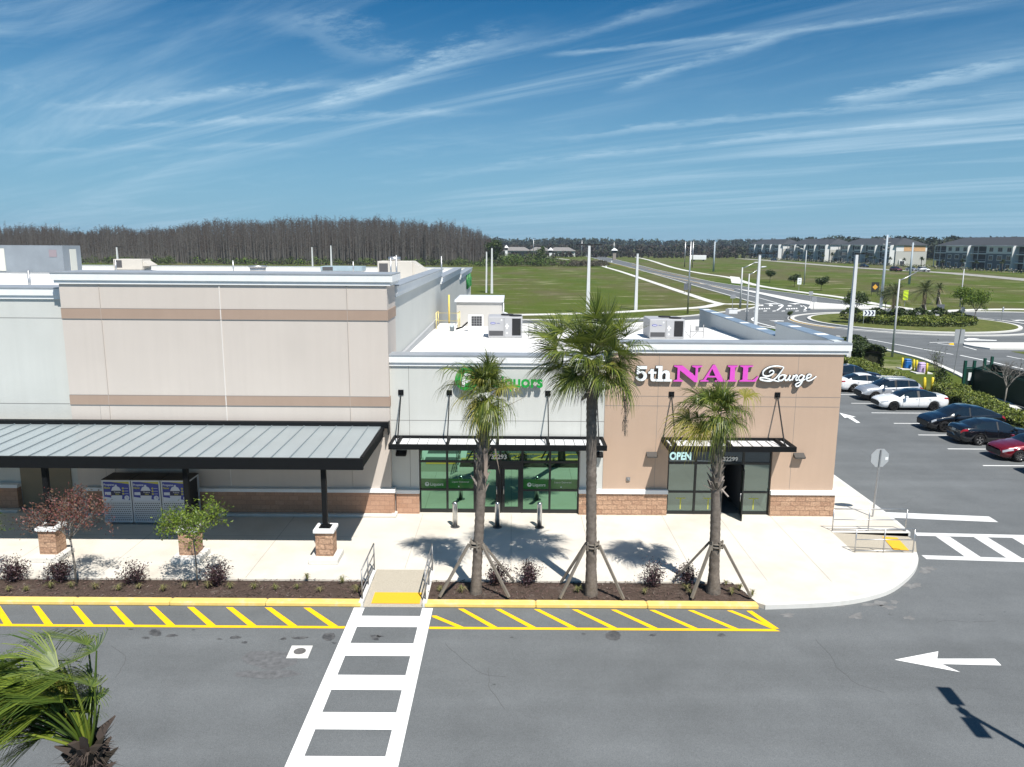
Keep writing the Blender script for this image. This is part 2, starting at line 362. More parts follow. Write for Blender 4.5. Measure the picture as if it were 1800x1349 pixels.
M_coping = mat('grey_coping_metal', (0.36,0.385,0.41), 0.5, 0.35, var=0.12, vs=1.2)
M_pink = mat('pinkish_beige_stucco', (0.535,0.480,0.432), 0.9, var=0.03, vs=0.35, spec=0.15, bump=0.15, bs=90, streak=0.045)
M_band = mat('tan_band_stucco', (0.355,0.262,0.205), 0.9, var=0.04, vs=0.6, spec=0.15, bump=0.15, bs=90, streak=0.045)
M_tan = mat('tan_stucco', (0.455,0.335,0.252), 0.9, var=0.035, vs=0.5, spec=0.15, bump=0.15, bs=90, streak=0.045)
M_sage = mat('pale_sage_stucco', (0.525,0.532,0.503), 0.9, var=0.03, vs=0.5, spec=0.15, bump=0.15, bs=90, streak=0.045)
M_reveal = mat('reveal_groove', (0.20,0.19,0.18), 0.9)
M_revealf = mat('faint_joint', (0.40,0.36,0.325), 0.9)
M_revealw = mat('sealant_joint', (0.64,0.60,0.56), 0.8)
M_stone = mat_block('split_face_block', (0.47,0.305,0.205), (0.37,0.225,0.15), (0.27,0.175,0.12), 0.42, 0.2, 1.0, 1.2, 0.008)
M_stone2 = mat_block('smooth_face_block', (0.44,0.27,0.185), (0.38,0.225,0.15), (0.33,0.20,0.14), 0.4, 0.2, 0.5, 0.4)
M_membrane = mat('white_roof_membrane', (0.72,0.71,0.69), 0.7, var=0.04, vs=0.4, spec=0.3, dirt=((0.50,0.48,0.44),0.5,0.52,0.8,0.5))
M_seam = mat('canopy_roof_metal', (0.40,0.455,0.475), 0.38, 0.45, var=0.05, vs=0.8)
M_gseam = mat('canopy_seam', (0.24,0.28,0.30), 0.5, 0.3)
M_awnpan = mat('awning_panel', (0.70,0.71,0.72), 0.5, 0.1, var=0.04, vs=2)
M_glassg = mat_glass('green_shop_glass', (0.27,0.52,0.36), (0.008,0.022,0.013), 0.60)
M_glassn = mat_glass('film_shop_glass', (0.55,0.66,0.62), (0.055,0.080,0.068), 0.24, 0.06)
M_glassd = mat_glass('dark_glass', (0.6,0.7,0.75), (0.006,0.008,0.010), 0.18)
M_frame = mat('window_frame_black', (0.010,0.012,0.012), 0.4)
# ================================================================== the setting
rng = random.Random(5)
def PX(lst, z=0.0): return [tuple(G(x, y, z)[:2]) for x, y in lst]
def smooth2(pts, n=4):
    P = [Vector((p[0],p[1],0)) for p in pts]; out = []
    for i in range(len(P)-1):
        p0, p1, p2, p3 = P[max(i-1,0)], P[i], P[i+1], P[min(i+2,len(P)-1)]
        for k in range(n):
            t = k/n; q = 0.5*((2*p1)+(p2-p0)*t+(2*p0-5*p1+4*p2-p3)*t*t+(3*p1-p0-3*p2+p3)*t**3); out.append((q.x,q.y))
    out.append((P[-1].x,P[-1].y)); return out
struct(MB().sheet([(-6000,-300),(6000,-300),(6000,9000),(-6000,9000)], 0.0).build('ground', M_grass))
lot = MB().sheet([(-90,-60),(60,-60),(60,33),(30.9,38),(30.9,80),(31.5,98),(-90,98)], 0.006)
struct(lot.build('parking_lot', M_asphalt))
# far road, roundabout and access road: one sheet of asphalt
r_left = smooth2(PX([(1003,446.5),(1030,451),(1062,459),(1120,474),(1200,497),(1260,514),(1305,527),(1333,535)]))
r_right = smooth2(PX([(1020,445.5),(1052,450),(1100,461),(1150,474),(1200,485),(1250,496),(1300,504),(1350,511.5),(1400,518),(1450,525),(1500,533),(1540,541),(1600,546.5),(1660,549),(1720,549),(1800,550),(1900,553)]))
near_l = smooth2(PX([(1336,537),(1318,543),(1265,550),(1200,557),(1100,561.5),(1000,563),(890,563),(700,563)]))
near_k = smooth2(PX([(1230,562),(1300,570),(1400,585),(1480,600),(1560,617),(1620,632),(1660,648),(1690,662),(1725,683),(1760,705),(1810,735),(1880,775)]))
road_poly = r_left + near_l + PX([(700,568),(1000,568.5),(1110,566)]) + near_k + PX([(2150,775),(2150,560)]) + r_right[::-1]
struct(MB().sheet(road_poly, 0.003).build('road', M_road))
struct(MB().sheet(PX([(700,569),(1000,569),(1105,567.5),(1230,562),(1330,575),(1330,600),(700,600)]), 0.010).build('loading_pad', M_concw))
# kerbs and footpaths of the far side
kb = MB()
for line, w in ((r_left, 0.45), (near_l, 0.5), (near_k[3:], 0.55)):
    kb.ribbon(line, w, 0.0, 0.13)
kb.ribbon(r_right, 0.4, 0.0, 0.13, side=1.0)
struct(kb.build('road_kerb', M_concw))
pt = MB()
pt.ribbon(smooth2(PX([(1000,440.5),(1040,443),(1078,446),(1130,455),(1180,470),(1230,480.5),(1280,488),(1330,502),(1400,513),(1480,523.5),(1540,535),(1600,543.5),(1640,547.5),(1720,545),(1800,544.5),(1900,548)])), 2.4, 0.0, 0.055)
pt.ribbon(smooth2(PX([(930,447),(952,451),(1000,457)])), 2.0, 0.0, 0.05)
pt.ribbon(smooth2(PX([(1055,467.5),(1090,477.5),(1150,497.5),(1220,521),(1262,533.5),(1298,535),(1333,536)])), 1.9, 0.0, 0.05)
pt.ribbon(smooth2(PX([(1266,534.5),(1240,540),(1200,543),(1150,545.5),(1050,551),(890,554.5),(700,557)])), 2.2, 0.0, 0.06)
pt.prism(PX([(1283,486),(1300,488),(1306,500),(1286,498)]), 0.0, 0.065)
struct(pt.build('footpath', M_concw))
ap = MB(); ap.ribbon(smooth2(PX([(1300,455),(1340,457.5),(1400,462.5),(1480,469),(1560,474.5),(1640,478.5),(1700,483),(1800,492),(1900,502)])), 9.5, 0.0, 0.03)
struct(ap.build('apartment_road', mat('pale_worn_road', (0.30,0.29,0.27), 0.9, var=0.15, vs=0.3, spec=0.2)))
# roundabout island
RC = (60.2, 116.0)
def circle(r, n=64, a0=0.0, a1=2*math.pi): return [(RC[0]+r*math.cos(a0+(a1-a0)*i/n), RC[1]+r*math.sin(a0+(a1-a0)*i/n)) for i in range(n)]
is_ = MB()
struct(MB().prism(circle(13.95), 0.004, 0.20).build('roundabout_island', M_lawn))
kk = MB(); kk.ribbon(circle(14.2, 72)+[circle(14.2, 72)[0]], 0.5, 0.0, 0.19); kk.ribbon(circle(16.7, 72)+[circle(16.7, 72)[0]], 0.55, 0.0, 0.10)
kk.ribbon(circle(17.35, 72)+[circle(17.35, 72)[0]], 0.16, 0.0, 0.012)
struct(kk.build('roundabout_kerb', M_concw))
# splitter islands
sp_ = MB()
sp_.prism(PX([(1290,508.5),(1320,512),(1370,521),(1410,529),(1440,533.5),(1480,536.5),(1540,538.5),(1560,544),(1420,544),(1424,537.5),(1408,535),(1370,526.5),(1330,517)]), 0.0, 0.16)
sp_.prism(PX([(1694,604.5),(1800,604.5),(1900,606),(1900,616),(1740,614.8),(1712,611),(1694,607.5)]), 0.0, 0.16)
struct(sp_.build('splitter_island', M_concw))
struct(MB().sheet(PX([(1777,618.5),(1815,626),(1860,632),(1900,632),(1900,619)]), 0.03).build('verge_grass', M_lawn))
# road markings of the far side
mk = MB(); z = 0.012
def line_px(pts, w, m=0, zz=0.012): mk.ribbon(smooth2(PX(pts)), w, 0.004, zz, m)
line_px([(1230,498),(1300,515),(1345,527),(1372,535)], 0.25); line_px([(1330,557),(1322,561),(1328,566),(1345,571),(1362,575.5)], 0.3)
line_px([(1150,481),(1230,497),(1290,509)], 0.2); line_px([(1372,535),(1376,538),(1366,546)], 0.3); line_px([(1408,537),(1417,541),(1414,545)], 0.3)
line_px([(1490,590),(1560,603),(1610,612),(1675,623.5)], 0.22); line_px([(1688,625),(1740,636),(1800,649.5),(1900,673)], 0.25)
line_px([(1634,602.5),(1664,602),(1676,603)], 0.2); line_px([(1648,604),(1677,608)], 0.2); line_px([(1694,609.5),(1716,615.5)], 0.2)
line_px([(1770,626.5),(1800,632),(1860,640)], 0.2)
for x in (1296,1310,1325,1342,1358,1374,1398,1412): mk.sheet(PX([(x,546.8),(x+6,546.4),(x+6,547.4),(x,547.8)]), z)
for i in range(6):
    x, y = 1335+i*16.5+(6 if i > 3 else 0), 536.0+0.3*i
    mk.sheet(PX([(x,y),(x+6.5,y+0.1),(x+7,y+2.1),(x+0.5,y+2.0)]), z)
for x, y in ((1452,588.5),(1470,590.5),(1498,593),(1518,596)): mk.sheet(PX([(x,y),(x+7,y+0.8),(x+7,y+1.5),(x,y+0.7)]), z)
for x, y in ((1352,563.5),(1342,533.5),(1385,533.2),(1776,562.5)):           # lane arrows and yield words far off
    mk.sheet(PX([(x,y),(x+8,y+0.6),(x+14,y+0.2),(x+26,y+0.8),(x+26,y+1.7),(x+13,y+1.4),(x+15,y+2.6)]), z)
for x0, t in ((1334,0),(1382,1)):
    for i in range(5):
        x = x0+i*4.2; mk.sheet(PX([(x,542.4-0.15*i),(x+2.6,542.3-0.15*i),(x+2.9,544.2-0.15*i),(x+0.3,544.3-0.15*i)]), z)
mk.sheet(PX([(1694,598),(1702,595),(1722,595.6),(1712,597),(1752,598.3),(1752,599.4),(1712,598.8),(1700,599.2)]), z)
line_px([(1062,460.5),(1120,474.5),(1200,492),(1290,511)], 0.18, 1); line_px([(1110,466),(1160,478),(1230,492)], 0.18, 1)
mk.ribbon([(RC[0]+17.0*math.cos(R(a)), RC[1]+17.0*math.sin(R(a))) for a in range(165, 215, 5)], 0.22, 0.004, 0.014, 1)
mk.sheet(PX([(1667,605),(1676,603.5),(1677,607),(1670,606.5)]), 0.02, 1)
struct(mk.build('road_marking', [M_white, M_yellow]))

# ------------------------------------------------------------------ near side: walk, kerbs, bed, ramps
SW = 0.15
curve = smooth2([(8.15,22.82),(9.69,22.96),(10.93,23.18),(12.02,23.6),(12.97,24.2),(14.14,25.35),(14.9,26.4),(15.26,27.2)], 4)
sw_poly = [(-60,24.5),(-4.72,24.5),(-4.72,25.34),(-2.82,25.34),(-2.82,24.5),(7.55,24.5),(7.95,23.0)] + curve + \
          [(12.9,27.2),(12.9,29.13),(15.95,29.13),(16.2,31.0),(16.2,62),(-60,62)]
sw = MB().prism(sw_poly, 0.0, SW)
for x in (-17.8, -14.2, -9.1, 2.95, 6.4, 11.0):
    sw.sheet([(x,24.6),(x+0.014,24.6),(x+0.014,31.0),(x,31.0)], SW+0.003, 1)
for x in (-3.75, 0.0, 8.8): sw.sheet([(x,25.4 if x < -3 else 24.6),(x+0.012,25.4 if x < -3 else 24.6),(x+0.012,31.0),(x,31.0)], SW+0.003, 1)
sw.sheet([(11.2,33.6),(16.1,33.6),(16.1,33.614),(11.2,33.614)], SW+0.003, 1); sw.sheet([(-17,28.4),(-6,28.4),(-6,28.412),(-17,28.412)], SW+0.003, 1)
struct(sw.build('sidewalk', [M_conc, M_joint]))
ck = MB(); ck.ribbon(curve, 0.17, 0.0, SW+0.006, side=0.9); ck.ribbon([(16.05,29.2),(16.2,31.0),(16.2,62)], 0.17, 0.0, SW+0.006, side=0.9)
struct(ck.build('concrete_kerb', M_concw))
yk = MB()
for x0, x1 in ((-60,-4.78),(-2.76,7.95)):
    n = max(1, int((x1-x0)/3.05)); st = (x1-x0)/n
    for i in range(n): yk.bbox(x0+i*st, 22.78, 0.0, x0+(i+1)*st-0.008, 23.10, SW+0.005, 0.03)
struct(yk.build('yellow_kerb', M_kerby))
# mulch beds: a lumpy sheet
def mulch(x0, x1, xr=None):
    m = MB(); nx = int((x1-x0)/0.12); ny = 12; r = random.Random(3); vs = []
    for j in range(ny+1):
        for i in range(nx+1):
            t = j/ny; x = x0+(x1-x0)*i/nx
            if xr is not None and i == nx: x = x1+(xr-x1)*t
            e = min(j, ny-j, 2)/2.0
            vs.append((x, 23.11+1.38*t, 0.095+e*(0.035+r.random()*0.05)))
    fs = [(j*(nx+1)+i, j*(nx+1)+i+1, (j+1)*(nx+1)+i+1, (j+1)*(nx+1)+i) for j in range(ny) for i in range(nx)]
    m.add(vs, fs, 0, True); return m
mu = mulch(-30, -4.85); mu2 = mulch(-2.72, 7.9, 7.5); mu.add(mu2.v, mu2.f, 0, True)
struct(mu.build('mulch_bed', M_mulch))
ch = MB(); rr = random.Random(8)
for _ in range(1800):
    x = rr.uniform(-19,-4.9) if rr.random() < 0.6 else rr.uniform(-2.7,7.4); y = rr.uniform(23.15,24.45); a = rr.uniform(0,3.14); l = rr.uniform(0.02,0.07)
    d = Vector((math.cos(a),math.sin(a),0)); q = Vector((-d.y,d.x,0)); c = Vector((x,y,0.165+rr.uniform(-0.01,0.02)))
    ch.add([c-d*l-q*0.012, c+d*l-q*0.012+Vector((0,0,0.01)), c+d*l+q*0.012+Vector((0,0,rr.uniform(0,0.03))), c-d*l+q*0.012], [(0,1,2,3)], 0 if rr.random() < 0.93 else 1)
tag(ch.build('bark_chips', [mat('bark_chip', (0.08,0.054,0.042), 0.95, island=0.6), mat('pale_bark_chip', (0.17,0.14,0.115), 0.95, island=0.4)]), 'dark bark chips scattered over the planting beds', 'bark chips', kind='stuff')
# ramps
rp = MB()
rp.add([(-4.72,22.80,0.010),(-2.82,22.80,0.010),(-2.82,25.34,SW),(-4.72,25.34,SW)], [(0,1,2,3)])
rp.add([(12.9,27.2,SW),(15.30,27.2,0.010),(15.98,28.6,0.010),(15.95,29.13,0.010),(12.9,29.13,SW)], [(0,1,2,3,4)])
struct(rp.build('kerb_ramp', M_ramp))
cb = MB()
cb.box(-4.86,22.80,0,-4.72,25.34,SW+0.02); cb.box(-2.82,22.80,0,-2.68,25.34,SW+0.02)
cb.box(12.9,29.13,0,15.95,29.27,SW+0.02)
struct(cb.build('ramp_cheek', M_concw))
def slope_z(y): return 0.010+(SW-0.010)*(y-22.80)/(25.34-22.80)
tp = MB()
def domes(m, x0, y0, x1, y1, zf):
    m.add([(x0,y0,zf(x0,y0)+0.012),(x1,y0,zf(x1,y0)+0.012),(x1,y1,zf(x1,y1)+0.012),(x0,y1,zf(x0,y1)+0.012)], [(0,1,2,3)])
domes(tp, -4.5, 23.0, -2.93, 23.72, lambda x,y: slope_z(y))
tag(tp.build('tactile_pad', M_pad), 'yellow tactile paving pad at the foot of the ramp by the crosswalk', 'tactile pad', 'yellow tactile pads')
tp = MB(); zf2 = lambda x,y: SW-(SW-0.010)*(x-12.9)/(15.64-12.9)
tp.add([(14.62,27.62,zf2(14.62,0)+0.014),(15.22,27.62,zf2(15.22,0)+0.014),(15.42,28.95,zf2(15.42,0)+0.014),(14.82,28.98,zf2(14.82,0)+0.014)], [(0,1,2,3)])
tag(tp.build('tactile_pad', M_pad), 'yellow tactile paving pad between the railings at the corner ramp', 'tactile pad', 'yellow tactile pads')

# ------------------------------------------------------------------ painted markings near
zm = 0.012
cw = MB()
cw.sheet([(-5.0,-6),(-4.66,-6),(-4.66,22.74),(-5.0,22.74)], zm); cw.sheet([(-2.82,-6),(-2.48,-6),(-2.48,22.74),(-2.82,22.74)], zm)
yr = [(G(690,1103).y, G(690,1083.7).y), (G(690,1154).y, G(690,1131.8).y), (G(690,1214).y, G(690,1187.8).y), (G(690,1283.8).y, G(690,1253.5).y), (G(690,1363).y, G(690,1331).y)]
st = yr[1][1]-yr[0][1]
for k in range(5): yr.append((yr[4][0]+st*(k+1), yr[4][1]+st*(k+1)))
for a, b in yr: cw.sheet([(-4.659,a),(-2.821,a),(-2.821,b),(-4.659,b)], zm)
struct(cw.build('crosswalk', M_white))
hz = MB()
hz.sheet([(-60,21.40),(-5.02,21.40),(-5.02,21.54),(-60,21.54)], zm); hz.sheet([(-2.46,21.40),(8.16,21.40),(8.02,21.54),(-2.46,21.54)], zm)
def diag(xt, yt=22.72, yb=21.541, hw=0.10, slope=None):
    dx = 0.55 if slope is None else slope
    xb = xt+dx*(yt-yb)/(22.72-21.541)
    hz.sheet([(xt-hw,yt),(xt+hw,yt),(xb+hw*1.2,yb),(xb-hw*1.2,yb)], zm)
x = G(62,1066).x; k = 0
while x < -6.3: diag(x, hw=0.11, slope=1.13); x += 1.238
for i in range(40): diag(G(62,1066).x-1.238*(i+1), hw=0.11, slope=1.13)
for xp in (810,875,943,1010,1078,1145,1212,1280): diag(G(xp,1070).x, hw=0.095, slope=1.08)
hz.sheet([(-2.45,22.25),(-2.32,22.25),(-1.42,21.541),(-1.66,21.541),(-2.45,22.16)], zm)
hz.sheet([(7.52,22.70),(7.70,22.70),(8.16,21.58),(7.94,21.545)], zm+0.003)
struct(hz.build('hatch_marking', M_yellow))
ar = MB()
ar.sheet([(10.84,19.83),(12.06,19.62),(12.34,19.21),(11.6,19.45),(12.06,19.62)][:1]+[(12.34,19.21),(12.06,19.62),(13.69,19.57),(13.72,19.92),(12.08,19.90),(12.33,20.30)], zm)
f5 = lambda x, y: (1400+x/4.4975, 580+y/4.4975)
ar.sheet([tuple(G(*f5(*q))[:2]) for q in [(340,658),(380,697),(404,694),(476,737),(505,737),(440,692),(470,690)]], zm)
struct(ar.build('arrow_marking', M_white))
sl = MB()
for y in (39.3,42.66,45.91,49.0,52.16,55.4,58.79,62.1,65.4,68.7): sl.sheet([(25.1,y-0.06),(30.6,y-0.06),(30.6,y+0.06),(25.1,y+0.06)], zm)
struct(sl.build('stall_lines', M_white))
wx = MB()
wx.sheet([(16.43,31.26),(20.62,30.82),(20.65,31.51),(16.43,31.97)], zm)
wx.sheet([(16.35,29.22),(23,28.93),(23,29.27),(16.42,29.57)], zm); wx.sheet([(15.49,26.89),(23,26.42),(23,26.78),(15.5,27.26)], zm)
for i in range(4):
    x = 17.07+1.5*i; wx.sheet([(x,29.17-0.05*i),(x+0.55,29.13-0.05*i),(x+0.58,27.02-0.07*i),(x,27.08-0.07*i)], zm+0.001)
struct(wx.build('hatched_crossing', mat('road_paint_worn', (0.62,0.62,0.61), 0.8, var=0.06, vs=4, dirt=((0.3,0.3,0.3),7,0.6,0.75,0.6))))
# oil and water stains with shapes of their own
stn = MB(); r = random.Random(12)
def blot(x, y, rx, ry, n=22, rough=0.25):
    c = G(x, y); a = G(x+rx, y)-c; b = G(x, y-ry)-c; p1, p2, p3, p4 = (r.uniform(0,6.28) for _ in range(4)); n = 44; ph = [0.5*math.sin(2*t+p1)+0.45*math.sin(3*t+p2)+0.3*math.sin(5*t+p3)+0.25*math.sin(9*t+p4) for t in (2*math.pi*i/n for i in range(n))]
    stn.sheet([tuple((c+a*(math.cos(2*math.pi*i/n)*(1+rough*ph[i]))+b*(math.sin(2*math.pi*i/n)*(1+rough*ph[i])))[:2]) for i in range(n)], 0.010)
for q in [(273,1113,11,6,24,0.12),(302,1118,10,2.5),(256,1122,8,1.6),(414,1121,9,2.8),(430,1130,5,2),(386,1124,4,1.2),(578,1120,11,7,24,0.12),(527,1122,14,2.2),(498,1124,5,1.8),(660,1121,9,4,22,0.4),(668,1119,6,1.5),(588,1131,4,1.5),(500,1122,3,1),(1078,1118,14,8,24,0.1),(1026,1115,4,1.5),(1148,1117,6,2.2),(1268,1117,6,3),(900,1121,3,1),(230,1107,4,1),(340,1108,3,1)]: blot(*q)
struct(stn.build('oil_stain', mat('oily_asphalt', (0.055,0.057,0.06), 0.6, var=0.3, vs=9, dirt=((0.11,0.11,0.11),5,0.45,0.6,0.8))))
st2 = MB(); stn = st2
for q in [(475,1160,48,16,28,0.12),(470,1186,52,8,26,0.2)]: blot(*q)
struct(st2.build('damp_stain', mat('damp_asphalt', (0.113,0.115,0.118), 0.8, var=0.3, vs=6, det=9)))
st3 = MB(); stn = st3
for q in [(1385,1082,12,3,22,0.5),(1480,1063,10,4,22,0.5),(1540,1062,20,4,24,0.6),(1563,1068,12,3,22,0.6),(1505,1084,13,4,22,0.5),(1598,1087,9,3,22,0.5),(1630,1002,14,5,22,0.5),(1602,1030,14,5,22,0.6),(1573,1059,8,2.5,20,0.6)]: blot(*q)
struct(st3.build('cement_stain', mat('cement_splash', (0.165,0.165,0.162), 0.9, var=0.3, vs=4, det=9)))
# cracks and paving seams
cr_ = MB(); r = random.Random(44)
def crack(x, y, a, n, w=0.014, wob=0.5, st=0.22):
    P = [(x,y)]
    for _ in range(n): a += r.gauss(0,wob*0.5); x += st*math.cos(a); y += st*math.sin(a); P.append((x,y))
    cr_.ribbon(P, w, 0.004, 0.0085)
for q in ((-1.9,20.6,-0.9,12),(-0.6,19.3,-1.4,9),(9.8,18.2,2.4,14),(-11.5,20.3,-0.2,9),(18.5,38,1.3,22),(20.5,45,0.4,18),(22,52,1.8,16),(17.5,33,0.2,10),(13.2,22.0,0.5,9)): crack(*q)
struct(cr_.build('asphalt_crack', mat('crack_dark', (0.085,0.087,0.089), 0.9)))
# storm drain collar
dr = thing('storm_drain', 'square concrete drain collar with a round grey cover set in the asphalt', 'drain', (0,0,0))
q = PX([(513,1136),(550,1136),(541,1158),(503,1158)])
MB().prism(q, 0.004, 0.016).build('collar', M_concw, dr)
c = G(527,1146); dc = MB().cyl((c.x,c.y,0.017), 0.17, 0.006, 20); dc.build('cover', mat('drain_iron', (0.13,0.125,0.12), 0.7, 0.2, var=0.3, vs=20), dr)
# ================================================================== the two buildings
YF = 31.13
def cornice(m, x0, x1, y, zt, back, lend=0.0, rend=0.0):
    """white two-step cornice under a grey metal coping, running along x; m slots: 0 white, 1 coping"""
    m.box(x0-lend, y-0.13, zt-0.27, x1+rend, y+0.02, zt-0.002)
    m.box(x0-lend*0.6, y-0.07, zt-0.42, x1+rend*0.6, y+0.02, zt-0.272)
    m.box(x0-lend, y-0.15, zt, x1+rend, y+back, zt+0.05, 1)
def cornice_y(m, x, y0, y1, zt, back, sgn=1):
    """the same along y, facing +x (sgn 1) or -x"""
    m.box(x-0.02*sgn, y0, zt-0.30, x+0.18*sgn, y1, zt-0.002); m.box(x-0.02*sgn, y0, zt-0.48, x+0.10*sgn, y1, zt-0.302)
    m.box(x-back*sgn, y0, zt, x+0.27*sgn, y1, zt+0.05, 1)
def frame_rect(m, x0, x1, z0, z1, y, w=0.06, d=0.10):
    m.box(x0, y-d/2, z0, x0+w, y+d/2, z1); m.box(x1-w, y-d/2, z0, x1, y+d/2, z1)
    m.box(x0+w, y-d/2, z0, x1-w, y+d/2, z0+w); m.box(x0+w, y-d/2, z1-w, x1-w, y+d/2, z1)

# ---------------------------------------------------------------- supermarket
store = thing('supermarket_building', 'large pale supermarket with pinkish front block, white cornices and white roof', 'building', (0,0,0))
BX0, BX1, BY = -18.2, -5.05, 30.87
fb = MB(); fb.box(BX0, BY, 0.1, BX1, 33.0, 10.2); fb.build('front_block', M_pink, store)
gw = MB(); gw.box(-60, 31.35, 0.1, BX0-0.002, 33.4, 9.5); gw.build('front_wall', M_sage, store)
sw_ = MB()
for y0, y1, zt in ((33.002,54.4,9.65),(54.402,74.3,9.10),(74.302,94,8.50)): sw_.box(-5.5, y0, 0.1, -5.12, y1, zt)
sw_.box(-60, 93.6, 0.1, -5.502, 94, 8.5)
sw_.build('side_wall', M_sage, store)
MB().box(-60, 33.4, 8.0, -5.502, 93.598, 8.2).build('roof', M_membrane, store)
cn = MB(); cornice(cn, BX0, BX1, BY, 10.2, 2.1, 0.25, 0.25)
cn.box(BX1-0.02, BY+0.02, 9.93, BX1+0.25, 33.0, 10.198); cn.box(BX1-0.02, BY+0.02, 9.78, BX1+0.16, 33.0, 9.928)
cn.box(BX0-0.25, BY+0.02, 9.93, BX0+0.02, 33.0, 10.198)
cn.build('cornice', [M_trim, M_coping], store)
cn = MB(); cornice(cn, -60, BX0-0.004, 31.35, 9.55, 1.7); cn.build('cornice', [M_trim, M_coping], store)
for y0, y1, zt in ((33.01,54.4,9.65),(54.41,74.3,9.10),(74.31,94.2,8.50)):
    cn = MB(); cornice_y(cn, -5.12, y0, y1, zt, 0.45); cn.build('cornice', [M_trim, M_coping], store)
cn = MB(); cn.box(-60, 93.58, 8.5, -5.6, 94.05, 8.56, 0); cn.build('coping', [M_coping], store)
for za, zb in ((8.38,8.80),(4.83,5.24)):
    bd = MB(); bd.box(BX0-0.004, BY-0.025, za, BX1+0.025, BY+0.005, zb); bd.box(BX1-0.005, BY+0.005, za, BX1+0.025, 33.0, zb)
    bd.build('stucco_band', M_band, store)
rv = MB()
for zc in (8.80,8.38,5.24,4.83): rv.box(BX0, BY-0.028, zc-0.008, BX1, BY+0.001, zc+0.008)
for x in (-16.6,-6.66): MB().box(x-0.006, BY-0.029, 1.4, x+0.006, BY+0.001, 9.76).build('reveal_line', M_revealf, store)
for zc in (8.35,4.76): rv.box(-60, 31.343, zc-0.009, BX0-0.01, 31.352, zc+0.009)
rv.box(-17.0,BY-0.004,1.4,-16.99,BY+0.001,4.8)
rv.build('reveal_line', M_reveal, store)
MB().box(-11.79, BY-0.027, 1.4, -11.75, BY+0.001, 9.76).build('sealant_joint', M_revealw, store)
sb = MB(); sb.box(BX0+0.4, BY-0.14, 0.27, BX1+0.13, BY+0.001, 1.17); sb.box(BX1, BY+0.001, 0.27, BX1+0.13, 31.05, 1.17); sb.build('stone_base', M_stone2, store)
si = MB(); si.box(BX0+0.36, BY-0.19, 1.17, BX1+0.18, BY+0.001, 1.31); si.box(BX1, BY+0.001, 1.17, BX1+0.18, 31.06, 1.31); si.build('sill', M_trim, store)
sb = MB(); sb.box(-60, 31.05, 0.27, -20.95, 31.352, 1.17); sb.build('stone_base', M_stone2, store)
si = MB(); si.box(-60, 31.0, 1.17, -20.9, 31.352, 1.31); si.build('sill', M_trim, store)
dp = MB(); dp.box(-20.9, 31.30, 0.15, -18.75, 31.352, 3.9); dp.build('door', mat('brown_door_panel', (0.20,0.165,0.11), 0.7, var=0.05, vs=1), store)
kb = MB(); kb.bbox(BX0+0.3, 30.50, 0.15, BX1+0.24, BY-0.142, 0.272, 0.03); kb.bbox(BX1+0.0, 30.6, 0.15, BX1+0.24, 31.0, 0.28, 0.03); kb.bbox(-60,30.75,0.15,-20.85,31.05,0.275,0.03)
kb.build('plinth_kerb', M_concw, store)
# covered walk
cr = MB(); X1 = -5.38
cr.add([(-40,26.12,3.95),(X1,26.12,3.95),(X1,30.62,4.04),(-40,30.62,4.04)], [(0,1,2,3)]); cr.add([(-40,26.12,3.90),(X1,26.12,3.90),(X1,30.62,3.99),(-40,30.62,3.99)], [(3,2,1,0)])
cr.box(X1-0.02,26.12,3.88,X1,30.6,3.948)
rib = MB(); x = X1-0.5
while x > -40:
    rib.bar((x,26.16,3.967),(x,30.58,4.056),0.028,0.05); x -= 0.66
can = cr.build('canopy', M_seam, store); rib.build('standing_seam', M_gseam, can)
gt = MB(); gt.box(-40, 26.0, 3.58, X1+0.14, 26.12, 3.99); gt.box(-40, 26.121, 3.60, X1+0.1, 26.30, 3.64)
gt.box(-40, 30.622, 3.96, X1+0.3, 30.866, 4.20); gt.box(X1+0.3, 30.45, 3.72, X1+0.33, 30.866, 4.24)
gt.box(X1+0.02, 26.121, 3.60, X1+0.10, 30.6, 3.86); gt.box(X1+0.02, 26.121, 3.87, X1+0.14, 30.62, 4.02)
for yy in (27.2,28.4,29.6): gt.box(-40, yy, 3.66, X1, yy+0.12, 3.88)
gt.build('gutter_beam', M_black, can)
for xc in (-6.72,-11.65,-16.68,-21.7):
    ps = MB(); ps.box(xc-0.085, 26.24, 1.36, xc+0.085, 26.41, 3.60); ps.box(xc-0.21, 26.13, 1.352, xc+0.21, 26.52, 1.375); ps.box(xc-0.13,26.2,1.375,xc+0.13,26.46,1.43)
    ps.build('post', M_black, can)
for xc in (-6.72,-11.65,-16.68,-21.7):
    pd = MB(); pd.box(xc-0.31, 26.02, 0.34, xc+0.31, 26.63, 1.22)
    p = pd.build('column_base', M_stone, store)
    MB().bbox(xc-0.375, 25.95, 1.22, xc+0.375, 26.70, 1.35, 0.015).build('cap', M_trim, p)
    MB().bbox(xc-0.50, 25.70, 0.151, xc+0.54, 26.72, 0.34, 0.012).build('footing', M_concw, p)

